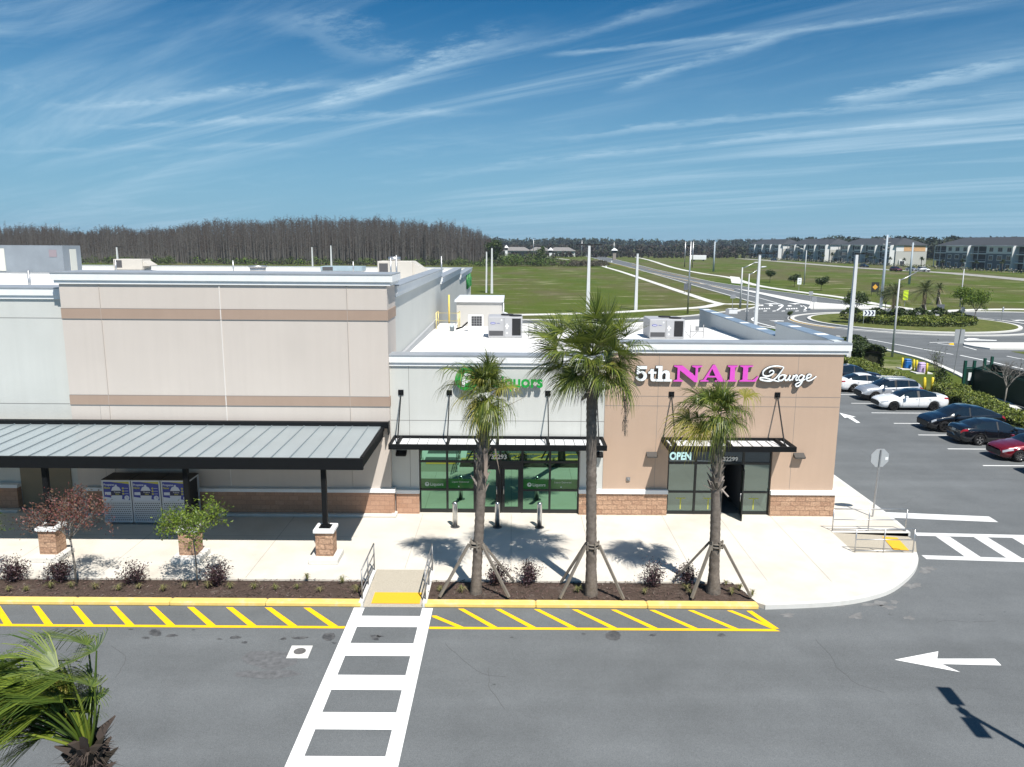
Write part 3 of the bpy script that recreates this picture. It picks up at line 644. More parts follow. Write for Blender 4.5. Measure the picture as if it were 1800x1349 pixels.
# ---------------------------------------------------------------- small shops
shop = thing('shop_building', 'low two-unit shop building, sage left half and tan right half, with awnings', 'building', (0,0,0))
LZ, NZ = 6.92, 7.52     # parapet heights
WT = 0.3
def wall_with_hole(m, x0, x1, z0, z1, hx0, hx1, hz1, y0, y1, mat_i=0):
    m.box(x0, y0, z0, hx0, y1, z1, mat_i); m.box(hx1, y0, z0, x1, y1, z1, mat_i); m.box(hx0, y0, hz1, hx1, y1, z1, mat_i)
lw = MB(); wall_with_hole(lw, -5.118, 3.86, 0.1, LZ-0.01, -3.9, 2.87, 2.96, YF, YF+WT); lw.build('front_wall', M_sage, shop)
nw = MB(); wall_with_hole(nw, 3.862, 13.62, 0.1, NZ-0.01, 6.6, 10.98, 2.98, YF-0.02, YF+WT); nw.build('front_wall', M_tan, shop)
MB().box(-5.1, YF+WT, LZ-0.55, 3.86, YF+0.75, LZ-0.012).build('parapet', M_membrane, shop)
MB().box(3.87, YF+WT, LZ-0.55, 13.3, YF+0.75, NZ-0.012).build('parapet', M_membrane, shop)
ew = MB(); ew.box(13.3, YF+WT, 0.1, 13.62, 38.55, 7.60); ew.box(13.3, 38.552, 0.1, 13.62, 54.4, 6.95); ew.build('side_wall', mat('pale_blue_grey_parapet', (0.50,0.53,0.53), 0.9, var=0.04, vs=0.6), shop)
cp = MB()
for y0, y1, zz in ((31.9,38.55,7.60),(38.56,54.45,6.95)): cp.box(13.22, y0, zz, 13.9, y1, zz+0.05)
cp.build('coping', mat('blue_grey_coping', (0.26,0.34,0.43), 0.45, 0.4, var=0.15, vs=1.5), shop)
for y in (33.2,36.4,41.2,44.4,47.6,51.0,53.2): MB().box(13.3, y, 7.652 if y < 38.5 else 7.002, 13.8, y+0.5, 7.662 if y < 38.5 else 7.012).build('coping_splice', M_trim, shop)
bw = MB(); bw.box(-5.1, 50.7, 0.1, 13.29, 51.0, 6.0); bw.build('rear_wall', M_sage, shop)
rf = MB(); rf.add([(-5.1,31.45,6.36),(13.295,31.45,6.36),(13.295,51.0,6.02),(-5.1,51.0,6.02)], [(0,1,2,3)]); rf.add([(-5.1,31.45,6.2),(13.295,31.45,6.2),(13.295,51.0,5.85),(-5.1,51.0,5.85)], [(3,2,1,0)]); rf.build('roof', M_membrane, shop)
for ys in range(34,51,3):
    zz = 6.36-0.34*(ys-31.45)/19.55
    MB().box(-4.9,ys,zz-0.01,13.28,ys+0.12,zz+0.006).build('roof_seam', mat('roof_seam_grey', (0.60,0.595,0.575), 0.7), shop)
fl = MB(); fl.box(-5.115, 33.0, 6.1, -4.98, 51.0, 6.5); fl.build('roof_flashing', mat('grey_flashing', (0.35,0.36,0.37), 0.6), shop)
cn = MB(); cornice(cn, -5.115, 3.93, YF, LZ, 0.78); cn.build('cornice', [M_trim, M_coping], shop)
cn = MB(); cornice(cn, 3.94, 13.62, YF-0.02, NZ, 0.80, 0.02, 0.25); cn.box(13.6, YF, NZ-0.27, 13.87, 31.88, NZ-0.002); cn.build('cornice', [M_trim, M_coping], shop)
rv = MB()
for x in (-4.27,2.89): rv.box(x-0.008, YF-0.004, 1.3, x+0.008, YF+0.001, 6.5)
rv.box(-5.1, YF-0.004, 4.185, 3.86, YF+0.001, 4.205)
for zc in (5.29,4.88): rv.box(3.87, YF-0.024, zc-0.009, 13.6, YF-0.019, zc+0.009)
for x in (6.05,11.78): rv.box(x-0.006, YF-0.024, 1.3, x+0.006, YF-0.019, 7.1)
rv.build('reveal_line', M_reveal, shop)
sb = MB(); sb.box(-4.86, YF-0.13, 0.15, -3.9, YF+0.001, 1.05); sb.build('stone_base', M_stone2, shop)
sb = MB(); sb.box(2.87, YF-0.13, 0.15, 6.6, YF-0.019, 1.10); sb.box(10.98, YF-0.13, 0.15, 13.7, YF-0.019, 1.10); sb.box(13.6, YF-0.019, 0.15, 13.7, 54, 1.10); sb.build('stone_base', M_stone, shop)
si = MB(); si.box(-4.9, YF-0.18, 1.05, -3.88, YF+0.001, 1.20); si.build('sill', M_trim, shop)
si = MB(); si.box(2.85, YF-0.18, 1.10, 6.62, YF-0.019, 1.27); si.box(10.96, YF-0.18, 1.10, 13.75, YF-0.019, 1.27); si.box(13.6, YF-0.019, 1.10, 13.75, 54, 1.27); si.build('sill', M_trim, shop)
# green storefront
YG = YF+0.10
xs = [-3.88,-2.72,-1.56,-0.47,0.46,1.63,2.85]
fr = MB()
for x in xs: fr.box(x-0.045 if x > -3.8 else x, YG-0.06, 0.15, x+0.045 if x < 2.8 else x, YG+0.06, 2.95)
for za, zb in ((2.36,2.45),(2.88,2.955)): fr.box(-3.88, YG-0.052, za, 2.85, YG+0.052, zb)
fr.box(-1.5, YG-0.05, 2.20, 0.42, YG+0.05, 2.358)
for a, b in ((-3.86,-1.56),(0.46,2.83)):
    fr.box(a, YG-0.052, 1.12, b, YG+0.052, 1.20); fr.box(a, YG-0.052, 0.15, b, YG+0.052, 0.30)
sf = fr.build('storefront_frame', M_frame, shop)
for x0, x1 in zip(xs[:-1], xs[1:]):
    door = x0 > -1.6 and x1 < 0.5
    if not door:
        for za, zb in ((0.30,1.12),(1.20,2.36)):
            MB().box(x0+0.04, YG-0.012, za-0.01, x1-0.04, YG+0.012, zb+0.01).build('window_pane', M_glassg, shop)
    MB().box(x0+0.04, YG-0.012, 2.44, x1-0.04, YG+0.012, 2.89).build('window_pane', M_glassg, shop)
for x0, x1 in ((-1.515,-0.53),(-0.41,0.415)):
    d = MB(); frame_rect(d, x0, x1, 0.16, 2.198, YG-0.02, 0.13, 0.06); d.box(x0+0.13, YG-0.05, 0.29, x1-0.13, YG+0.01, 0.42)
    dr_ = d.build('door', M_frame, shop); MB().box(x0+0.12, YG-0.03, 0.41, x1-0.12, YG-0.012, 2.08).build('door_pane', M_glassg, dr_)
    hx = x1-0.09 if x0 < -1 else x0+0.09
    MB().tube([(hx,YG-0.10,1.0),(hx,YG-0.10,1.35)], 0.014).build('handle', M_steel, dr_)
# film storefront
YN = YF+0.09
xn = [6.62,7.79,8.93,9.80,10.96]
fr = MB()
for x in xn: fr.box(x-0.045 if x > 6.7 else x, YN-0.06, 0.15, x+0.045 if x < 10.9 else x, YN+0.06, 2.97)
for za, zb in ((2.36,2.46),(2.90,2.975)): fr.box(6.62, YN-0.052, za, 10.96, YN+0.052, zb)
for a, b in ((6.64,8.93),(9.80,10.94)):
    fr.box(a, YN-0.052, 1.10, b, YN+0.052, 1.18); fr.box(a, YN-0.052, 0.15, b, YN+0.052, 0.29)
fr.build('storefront_frame', M_frame, shop)
for x0, x1 in zip(xn[:-1], xn[1:]):
    if abs(x0-8.93) > 0.01:
        for za, zb in ((0.29,1.10),(1.18,2.36)): MB().box(x0+0.04, YN-0.012, za-0.01, x1-0.04, YN+0.012, zb+0.01).build('window_pane', M_glassn, shop)
    MB().box(x0+0.04, YN-0.012, 2.45, x1-0.04, YN+0.012, 2.91).build('window_pane', M_glassd, shop)
# room seen through the open door
rm = MB(); Y2 = 34.2
rm.add([(8.9,YN+0.06,0.16),(9.85,YN+0.06,0.16),(9.85,Y2,0.16),(8.9,Y2,0.16)], [(0,1,2,3)], 1)
rm.add([(8.9,Y2,0.16),(9.85,Y2,0.16),(9.85,Y2,2.5),(8.9,Y2,2.5)], [(0,1,2,3)]); rm.add([(8.9,YN+0.06,0.16),(8.9,Y2,0.16),(8.9,Y2,2.5),(8.9,YN+0.06,2.5)], [(0,1,2,3)])
rm.add([(9.85,YN+0.06,0.16),(9.85,Y2,0.16),(9.85,Y2,2.5),(9.85,YN+0.06,2.5)], [(3,2,1,0)]); rm.add([(8.9,YN+0.06,2.5),(9.85,YN+0.06,2.5),(9.85,Y2,2.5),(8.9,Y2,2.5)], [(3,2,1,0)])
rm.build('vestibule', [mat('dim_interior', (0.10,0.11,0.12), 0.8), mat('interior_floor', (0.16,0.18,0.19), 0.35)], shop)
MB().box(9.02,32.6,0.17,9.30,32.9,2.1).build('interior_door_edge', mat('grey_interior_board', (0.22,0.25,0.28), 0.6), shop)
dm = MB(); frame_rect(dm, 0.0, 0.86, 0.02, 2.18, 0.0, 0.10, 0.05); dm.box(0.10,-0.02,0.98,0.76,0.02,1.06)
od = dm.build('open_door', M_frame, shop, (9.78,YN-0.05,0.15), R(-103))
MB().box(0.09,-0.008,0.11,0.77,0.008,0.985).build('door_pane', M_glassg, od); MB().box(0.09,-0.008,1.055,0.77,0.008,2.09).build('door_pane', M_glassg, od)
MB().tube([(0.80,-0.08,0.85),(0.80,-0.08,1.2)], 0.014).build('handle', M_steel, od)
M_tape = mat('yellow_tape', (0.42,0.42,0.07), 0.8)
for xc in (7.22,8.40,10.33):
    t = MB(); t.box(xc-0.21, YN-0.019, 0.83, xc+0.21, YN-0.0125, 0.87); t.box(xc-0.025, YN-0.018, 0.36, xc+0.025, YN-0.0125, 0.829)
    t.build('tape_mark', M_tape, shop)
# awnings
def awning(x0, x1, y0, z, name, rods, yb=YF):
    f = MB(); f.box(x0, y0, z-0.19, x1, y0+0.09, z+0.02); f.box(x0, yb-0.10, z-0.19, x1, yb-0.004, z+0.02)
    f.box(x0, y0+0.09, z-0.19, x0+0.09, yb-0.10, z+0.02); f.box(x1-0.09, y0+0.09, z-0.19, x1, yb-0.10, z+0.02)
    for xr in rods: f.box(xr-0.05, y0+0.09, z-0.14, xr+0.05, yb-0.10, z+0.025)
    a = f.build('awning_frame', M_black, shop)
    p = MB(); p.box(x0+0.09, y0+0.09, z-0.12, x1-0.09, yb-0.10, z-0.09)
    q = MB(); x = x0+0.30
    while x < x1-0.2: q.bar((x,y0+0.1,z-0.073),(x,yb-0.11,z-0.073),0.022,0.034); x += 0.40
    p.build('awning_panel', M_awnpan, a); q.build('panel_rib', M_darksteel, a)
    for xr in rods:
        d = MB(); d.bar((xr,yb-0.05,5.30),(xr,y0+0.28,z+0.05),0.045); d.tube([(xr-0.06,y0+0.28,z+0.03),(xr+0.06,y0+0.28,z+0.03)],0.035); d.build('tie_rod', M_black, a)
        d = MB(); d.box(xr-0.11, yb-0.035, 5.27, xr+0.11, yb-0.003, 5.49); d.tube([(xr,yb-0.04,5.36),(xr,yb-0.09,5.33)],0.04); d.build('anchor_plate', M_black, a)
awning(-4.93, 3.82, 29.62, 3.53, 'a', (-4.60,-2.59,-0.56,1.49,3.52))
awning(6.28, 11.40, 29.62, 3.53, 'b', (6.61,8.82,11.0), YF-0.02)
for x, z_, p in ((-4.62,2.80,1),(3.61,2.80,1),(5.88,2.80,0),(12.06,2.80,0)):
    l = MB(); l.add([(x-0.22,YF-0.30,z_-0.02),(x+0.22,YF-0.30,z_-0.02),(x+0.22,YF-0.02,z_+0.11),(x-0.22,YF-0.02,z_+0.11),(x-0.20,YF-0.28,z_-0.09),(x+0.20,YF-0.28,z_-0.09),(x+0.20,YF-0.02,z_-0.09),(x-0.20,YF-0.02,z_-0.09)],
        [(0,1,2,3),(7,6,5,4),(4,5,1,0),(5,6,2,1),(7,4,0,3)])
    l.box(x-0.07,YF-0.06,z_-0.12,x+0.07,YF-0.022,z_-0.092); l.build('wall_light', M_black if x < 4 else mat('bronze_light', (0.09,0.085,0.08), 0.5, 0.3), shop)
vb = MB(); vb.box(4.86,YF-0.07,1.64,5.02,YF-0.021,1.80); vb.cyl((4.94,YF-0.09,1.70),0.03,0.05); vb.build('hose_bibb_box', M_darksteel, shop)
# back enclosure
pb = MB(); pb.box(-3.72, 50.4+0.62, 0.1, -0.70, 56.0, 7.62); b_ = pb.build('stair_enclosure', mat('greige_stucco', (0.47,0.455,0.43), 0.9, var=0.03, vs=0.6), shop)
MB().box(-3.85, 50.9, 7.62, -0.58, 56.15, 7.75).build('enclosure_roof', mat('pale_metal_roof', (0.62,0.64,0.68), 0.5, var=0.03, vs=1), b_)
MB().tube([(-0.60,50.98,7.6),(-0.60,50.98,5.2)],0.05).build('downpipe', M_steel, b_)
MB().add([(-0.68,51.6,6.95),(-0.30,51.6,6.80),(-0.30,52.0,6.80),(-0.68,52.0,6.95),(-0.68,51.6,6.80),(-0.68,52.0,6.80)], [(0,1,2,3),(4,1,0),(3,2,5),(5,2,1,4)]).build('wall_light', M_trim, b_)

# ---------------------------------------------------------------- things standing on the roofs
def rooftop_unit(x, y, z, w, d, h, label, grp):
    t = thing('rooftop_unit', label, 'air conditioner', (x,y,z), 0, grp)
    m_c = mat('unit_grey_paint', (0.40,0.40,0.41), 0.5, 0.1, var=0.04, vs=2)
    MB().bbox(0,0,0.12,w,d,h,0.02).build('cabinet', m_c, t)
    MB().box(0.03,0.03,0.0,w-0.03,d-0.03,0.12).build('base_rail', M_steel, t)
    MB().box(w*0.70,-0.015,h*0.18,w*0.955,0.004,h*0.93).build('coil_grille', mat('coil_black', (0.012,0.012,0.014), 0.8), t)
    l = MB()
    for zz in (0.20,0.24,0.28,0.32): l.box(0.06,-0.012,h*zz-0.015,w*0.43,0.002,h*zz)
    l.box(0.05,-0.01,h*0.16,w*0.44,0.003,h*0.38); l.build('intake_louvre', mat('louvre_dark', (0.07,0.07,0.075), 0.7), t)
    MB().box(w*0.46,-0.012,h*0.13,w*0.475,0.003,h*0.95).build('panel_seam', M_darksteel, t)
    n = MB(); e = [(w*0.14+w*0.075*math.cos(i*math.pi/8), h*0.72+h*0.045*math.sin(i*math.pi/8)) for i in range(16)]
    n.vprism(e, -0.012, 0.001, 0); n.box(w*0.09,-0.015,h*0.705,w*0.19,-0.0125,h*0.735,1); n.box(w*0.25,-0.012,h*0.71,w*0.34,0.001,h*0.722,0)
    n.build('badge', [mat('badge_blue', (0.02,0.03,0.30), 0.4), mat('badge_white', (0.7,0.7,0.75), 0.5)], t)
    k = MB(); k.box(w*0.37,-0.012,h*0.82,w*0.41,0.001,h*0.89); k.box(w*0.53,-0.012,h*0.46,w*0.57,0.001,h*0.70); k.box(w*0.50,-0.0135,h*0.55,w*0.61,0.001,h*0.62); k.box(w*0.53,-0.012,h*0.24,w*0.575,0.001,h*0.32)
    k.build('sticker', M_trim, t)
    for fx, fy in ((0.55,0.65),(0.80,0.35)) if w > 1.8 else ((0.8,0.4),):
        f = MB(); f.cyl((w*fx,d*fy,h+0.002),0.36,0.06,20); f.build('fan', mat('coil_black', (0,0,0)), t)
    return t
rooftop_unit(-1.38, 43.5, 6.08, 1.95, 1.7, 1.28, 'grey rooftop air conditioner with black coil behind the left palm', 'rooftop air conditioners')
rooftop_unit(7.85, 43.6, 6.08, 2.0, 2.2, 1.18, 'grey rooftop air conditioner standing left of the blue-capped parapet', 'rooftop air conditioners')
for xb, lab in ((0.95,'thin grey pipe stand with looped conduit beside the left rooftop air conditioner'), (10.25,'thin grey pipe stand with looped conduit beside the right rooftop air conditioner')):
    c = MB(); y = 43.9; z0 = 6.1
    for dx in (0.0, 0.75): c.tube([(xb+dx,y,z0),(xb+dx,y,z0+0.85)],0.022)
    c.tube([(xb,y,z0+0.45),(xb+0.75,y,z0+0.45)],0.018); c.tube([(xb-0.3+0.05*i, y-0.05, z0+0.5-0.35*math.sin(math.pi*i/14)) for i in range(15)],0.016); c.box(xb+0.3,y-0.04,z0+0.5,xb+0.48,y+0.04,z0+0.75)
    tag(c.build('pipe_stand', M_darksteel), lab, 'pipe stand', 'rooftop pipe stands')
ms = thing('heat_pump', 'small white heat pump with gridded fan guard on the white roof', 'heat pump', (-2.75,47.2,6.1))
MB().bbox(0,0,0.28,0.95,0.38,1.0,0.02).build('cabinet', M_trim, ms); g = MB()
g.box(0.22,-0.012,0.34,0.86,0.002,0.94); g.build('fan_guard', mat('guard_dark', (0.05,0.05,0.055), 0.6), ms)
g = MB()
for i in range(1,4): g.box(0.22+0.16*i-0.01,-0.02,0.34,0.22+0.16*i+0.01,-0.0125,0.94)
for i in range(1,4): g.box(0.22,-0.022,0.34+0.15*i-0.008,0.86,-0.0205,0.34+0.15*i+0.008)
g.build('guard_bars', M_steel, ms)
g = MB()
for px_ in (0.12,0.83): g.box(px_-0.03,0.02,0,px_+0.03,0.36,0.28)
g.box(0.0,0.1,0.0,0.95,0.16,0.05); g.build('stand', M_trim, ms)
MB().tube([(-0.02,0.2,0.55),(-0.35,0.15,0.25),(-0.75,0.1,0.12)],0.05).build('line_set', M_black, ms)
MB().tube([(-3.75,47.35,6.1),(-3.75,47.35,6.38),(-3.75,47.22,6.46)],[0.15,0.15,0.12],12).build('roof_vent', mat('vent_grey', (0.25,0.29,0.31), 0.5, 0.3)); tag(bpy.data.objects['roof_vent'], 'grey gooseneck vent left of the white heat pump', 'roof vent')
M_safe = mat('safety_yellow', (0.72,0.60,0.25), 0.6)
hr = MB(); hz0 = 6.05
for x, y in ((-4.85,48.6),(-3.45,48.6),(-3.45,50.0),(-4.85,50.0)): hr.tube([(x,y,hz0),(x,y,hz0+1.05)],0.03)
for z_ in (0.55,1.05):
    hr.tube([(-4.85,50.0,hz0+z_),(-4.85,48.6,hz0+z_),(-3.45,48.6,hz0+z_),(-3.45,50.0,hz0+z_)],0.025)
h_ = hr.build('hatch_railing', M_safe); tag(h_, 'pale yellow safety railing round the roof hatch', 'roof railing')
MB().box(-4.75,48.7,6.03,-3.55,49.9,6.30).build('hatch_curb', M_membrane, h_); MB().tube([(-4.15,50.1,6.0),(-4.15,50.1,8.15)],0.055).build('ladder_post', mat('ladder_yellow', (0.70,0.52,0.12), 0.6), h_)
# supermarket roof
un = thing('rooftop_plant_room', 'big grey metal plant room with pale doors on the supermarket roof', 'plant room', (-44.4,76.5,8.2))
MB().box(-14,0,0.15,0,3.2,2.75).build('casing', mat('plant_metal', (0.26,0.29,0.32), 0.5, 0.3, var=0.12, vs=0.5), un)
MB().box(-14,-0.25,0.0,0.1,3.3,0.15).build('kerb', M_steel, un)
for x in (-6.35,): MB().box(x-0.5,-0.05,0.25,x+0.6,0.01,2.45).build('door', mat('plant_door', (0.58,0.58,0.52), 0.6), un)
MB().box(-0.01,1.2,0.25,0.04,2.3,2.4).build('door', mat('plant_door', (0,0,0)), un)
MB().box(-1.35,-0.03,1.65,-0.6,0.01,2.35).build('vent', mat('plant_vent', (0.25,0.21,0.23), 0.7), un)
p_ = MB()
for i in range(4): p_.tube([(-12,-0.15,0.7+0.3*i),(-7.6,-0.15,0.7+0.3*i),(-7.5,-0.15,0.9+0.35*i)],0.05)
p_.tube([(-7.35,-0.15,0.4),(-7.35,-0.15,2.8)],0.09); p_.build('pipework', M_darksteel, un)
def roof_box(name, x, y, w, d, h, m, lab, cat, extra=None, grp=None):
    t = thing(name, lab, cat, (x,y,8.2), 0, grp); MB().bbox(0,0,0.1,w,d,h,0.03).build('cabinet', m, t); MB().box(0.05,0.05,0,w-0.05,d-0.05,0.1).build('base_rail', M_steel, t)
    MB().box(w*0.05,-0.015,h*0.25,w*0.30,0.002,h*0.9).build('grille', mat('louvre_dark', (0,0,0)), t)
    return t
M_beige = mat('unit_beige', (0.50,0.47,0.42), 0.6, var=0.03, vs=1)
p1 = G(231,473.5,8.2); t = roof_box('rooftop_unit', p1.x, p1.y-4, 3.2, 2.2, 1.25, M_beige, 'beige rooftop air conditioner with sloped hood behind the long front parapet', 'air conditioner', None, 'supermarket rooftop units')
MB().add([(3.2,0.2,1.1),(4.0,0.2,0.6),(4.0,2.0,0.6),(3.2,2.0,1.1),(3.2,0.2,0.5),(3.2,2.0,0.5),(4.0,0.2,0.5),(4.0,2.0,0.5)], [(0,1,2,3),(0,4,6,1),(2,7,5,3),(1,6,7,2)]).build('hood', M_beige, t)
t = roof_box('rooftop_unit', -11.2, 64.0, 2.9, 2.4, 1.75, M_beige, 'beige rooftop unit with round vent cap near the stepped side parapet', 'air conditioner', None, 'supermarket rooftop units')
MB().cyl((1.3,0.8,1.75),0.5,0.35,14).build('vent_cap', M_steel, t)
MB().add([(2.9,0.2,1.75),(4.4,0.2,0.7),(4.4,2.2,0.7),(2.9,2.2,1.75),(2.9,0.2,0.2),(2.9,2.2,0.2),(4.4,0.2,0.2),(4.4,2.2,0.2)], [(0,1,2,3),(0,4,6,1),(2,7,5,3),(1,6,7,2)]).build('hood', M_beige, t)
p1 = G(592,474,8.2); t = roof_box('rooftop_unit', p1.x, p1.y-8, 4.6, 2.5, 0.62, mat('unit_bluegrey', (0.30,0.38,0.42), 0.5, 0.2, var=0.1, vs=1), 'low blue-grey rooftop unit at the middle of the supermarket roof', 'air conditioner', None, 'supermarket rooftop units')
p1 = G(492,474,8.2); v = MB(); v.cyl((p1.x,p1.y-8,8.2),0.85,0.5,18); v.cyl((p1.x,p1.y-8,8.7),1.0,0.18,18)
tag(v.build('exhaust_fan', M_steel), 'round metal exhaust fan on the supermarket roof', 'exhaust fan')
vp = [(52,499,9.4,46.0,1.6),(204,472,8.2,70,1.5),(410,470,8.2,70,1.3),(621,470,8.2,75,1.2),(687,476,8.2,58,1.9),(697,474,8.2,52,1.9),(776,467,8.2,66,1.6)]
for i, (x, y, z_, Y, h) in enumerate(vp):
    q = V(x, y, Y); c = MB(); c.tube([(q.x,Y,8.2),(q.x,Y,q.z-0.1+h*0.55)], 0.075 if i == 0 else 0.06, 8)
    lab = ['thick grey vent pipe rising behind the far left parapet', 'thin vent pipe on the roof left of the beige hooded unit', 'thin vent pipe on the roof between the hooded unit and the exhaust fan', 'thin vent pipe standing behind the low blue-grey rooftop unit', 'left one of two close vent pipes at the block corner', 'right one of two close vent pipes at the block corner', 'thin vent pipe at the first step of the side parapet'][i]
    tag(c.build('vent_pipe', M_steel), lab, 'vent pipe', 'roof vent pipes')
# ================================================================== signs and lettering
def two_tone(me, face_m, side_m):
    me.materials.clear(); me.materials.append(face_m); me.materials.append(side_m)
    me.polygons.foreach_set('material_index', [0 if p.normal.z > 0.9 else 1 for p in me.polygons])
def curve_mesh(cd, name, face_m, side_m, keep=True):
    o = bpy.data.objects.new('tmp', cd); COL.objects.link(o)
    dg = bpy.context.evaluated_depsgraph_get(); me = bpy.data.meshes.new_from_object(o.evaluated_get(dg))
    bpy.data.objects.remove(o); bpy.data.curves.remove(cd); me.name = name; two_tone(me, face_m, side_m); return me
def stand(me, name, parent, x, y, z, rx=math.pi/2, rz=0.0):    # letters drawn in x,y stand up facing -y
    me.transform(Matrix.Rotation(rz, 4, 'Z') @ Matrix.Rotation(rx, 4, 'X'))
    o = bpy.data.objects.new(name, me); COL.objects.link(o); o.location = (x, y, z)
    if parent is not None: o.parent = parent
    return o
def text_mesh(txt, size, depth, face_m, side_m, bold=0.0, align='LEFT', sx=1.0, shear=0.0, space=1.0):
    cd = bpy.data.curves.new('lettering', 'FONT'); cd.body = txt; cd.size = size; cd.extrude = depth/2; cd.offset = bold; cd.align_x = align; cd.shear = shear; cd.space_character = space; cd.resolution_u = 5
    me = curve_mesh(cd, 'lettering', face_m, side_m)
    if sx != 1.0: me.transform(Matrix.Diagonal((sx,1,1,1)))
    return me
def poly_mesh(splines, depth, face_m, side_m):
    cd = bpy.data.curves.new('letter', 'CURVE'); cd.dimensions = '2D'; cd.fill_mode = 'BOTH'; cd.extrude = depth/2
    for sp in splines:
        s = cd.splines.new('POLY'); s.points.add(len(sp)-1); s.use_cyclic_u = True
        for p, q in zip(s.points, sp): p.co = (q[0], q[1], 0, 1)
    return curve_mesh(cd, 'letter', face_m, side_m)
def ell(cx, cy, rx, ry, a0=0, a1=360, n=28): return [(cx+rx*math.cos(R(a0+(a1-a0)*i/n)), cy+ry*math.sin(R(a0+(a1-a0)*i/n))) for i in range(n if abs(a1-a0) >= 360 else n+1)]
M_pinkface = mat('sign_pink', (0.66,0.085,0.52), 0.45, var=0.03, vs=3); M_pinkside = mat('sign_pink_return', (0.10,0.01,0.08), 0.5)
M_signw = mat('sign_white', (0.78,0.82,0.83), 0.45, var=0.03, vs=3); M_signret = mat('sign_return_dark', (0.05,0.055,0.06), 0.5)
M_green = mat('sign_green', (0.008,0.30,0.045), 0.45, var=0.04, vs=3); M_greens = mat('sign_green_return', (0.006,0.16,0.03), 0.5)
ns = thing('nail_salon_sign', 'raised sign reading 5th NAIL Lounge in white and pink letters on the tan wall', 'shop sign', (0,0,0))
YS = YF-0.16; DEP = 0.12
def zoom7(x, y): return V(1100+x/5.143, 630+y/5.143, YS)
def letter(splines, zx0, zx1, zb, zt, unit_w, fm, sm):
    a = zoom7(zx0, zb); b = zoom7(zx1, zb); t = zoom7(zx0, zt); sx = (b.x-a.x)/unit_w; sz = t.z-a.z
    me = poly_mesh([[(p[0]*sx, p[1]*sz) for p in s] for s in splines], DEP, fm, sm)
    return stand(me, 'letter', ns, a.x, YS+DEP/2, a.z)
five = [(0.10,1.0),(0.80,1.0),(0.80,0.79),(0.30,0.79),(0.29,0.66)] + ell(0.42,0.33,0.40,0.345,108,-160,22) + [(0.05,0.33),(0.20,0.33)] + ell(0.38,0.33,0.19,0.20,-150,125,18) + [(0.26,0.45),(0.10,0.45)]
tee = [(0.20,0.92),(0.44,0.92),(0.44,0.72),(0.64,0.72),(0.64,0.56),(0.44,0.56),(0.44,0.24),(0.48,0.17),(0.58,0.16),(0.66,0.18),(0.66,0.02),(0.50,-0.02),(0.34,-0.01),(0.24,0.06),(0.20,0.18),(0.20,0.56),(0.02,0.56),(0.02,0.70),(0.15,0.76)]
hh = [(0,1.02),(0.38,1.02),(0.38,0.62),(0.48,0.72),(0.62,0.74),(0.76,0.68),(0.82,0.54),(0.82,0.15),(0.94,0.15),(0.94,0),(0.50,0),(0.50,0.15),(0.58,0.15),(0.58,0.48),(0.54,0.55),(0.47,0.55),(0.40,0.46),(0.38,0.38),(0.38,0.15),(0.47,0.15),(0.47,0),(0.02,0),(0.02,0.15),(0.14,0.15),(0.14,0.87),(0,0.87)]
letter([five], 84, 190, 205, 70, 0.82, M_signw, M_signret); letter([tee], 198, 276, 207, 88, 0.66, M_signw, M_signret); letter([hh], 268, 414, 210, 72, 0.94, M_signw, M_signret)
nn = [(0,0),(0.58,0),(0.58,0.06),(0.37,0.13),(0.37,0.70),(1.27,-0.03),(1.45,-0.03),(1.45,0.86),(1.70,0.94),(1.70,1),(1.08,1),(1.08,0.94),(1.30,0.86),(1.30,0.36),(0.52,1),(0,1),(0,0.94),(0.22,0.86),(0.22,0.13),(0,0.06)]
aa = [(0,0),(0.52,0),(0.52,0.06),(0.36,0.11),(0.44,0.26),(0.97,0.26),(1.05,0.11),(0.90,0.06),(0.90,0),(1.6,0),(1.6,0.06),(1.42,0.11),(0.88,1.05),(0.74,1.05),(0.20,0.11),(0,0.06)]
ii = [(0,0),(0.66,0),(0.66,0.06),(0.49,0.12),(0.49,0.88),(0.66,0.94),(0.66,1),(0,1),(0,0.94),(0.17,0.88),(0.17,0.12),(0,0.06)]
ll = [(0,0),(1.0,0),(1.16,0.32),(1.10,0.34),(0.92,0.16),(0.80,0.09),(0.50,0.09),(0.50,0.88),(0.80,0.94),(0.80,1),(0,1),(0,0.94),(0.19,0.88),(0.19,0.12),(0,0.06)]
letter([nn], 430, 686, 211, 66, 1.70, M_pinkface, M_pinkside); letter([aa, [(0.50,0.36),(0.92,0.36),(0.70,0.80)]], 672, 908, 211, 66, 1.60, M_pinkface, M_pinkside)
letter([ii], 915, 1006, 211, 66, 0.66, M_pinkface, M_pinkside); letter([ll], 1026, 1198, 211, 66, 1.16, M_pinkface, M_pinkside)
strokes = {'L': ([(1428,84),(1400,75),(1350,72),(1290,85),(1246,115),(1238,145),(1256,163),(1290,163),(1322,146),(1336,126),(1325,112),(1303,118),(1296,132)], [(1428,84),(1410,112),(1382,150),(1345,188),(1305,207),(1255,204),(1214,193),(1220,179),(1258,178),(1320,197),(1380,210),(1412,196)]),
 'o': ([(1425,150),(1395,160),(1378,185),(1388,203),(1412,200),(1432,175),(1428,152),(1450,158)],),
 'u': ([(1452,155),(1436,185),(1444,202),(1465,192),(1485,155),(1472,188),(1480,202),(1500,190)],),
 'n': ([(1500,190),(1515,155),(1500,202),(1512,180),(1535,157),(1548,162),(1535,190),(1543,202),(1562,190)],),
 'g': ([(1610,160),(1585,152),(1562,175),(1565,200),(1590,195),(1612,158),(1590,215),(1565,250),(1540,256),(1534,238),(1560,222),(1615,193)],),
 'e': ([(1618,192),(1665,172),(1672,152),(1650,150),(1632,175),(1638,203),(1672,200),(1722,165)],)}
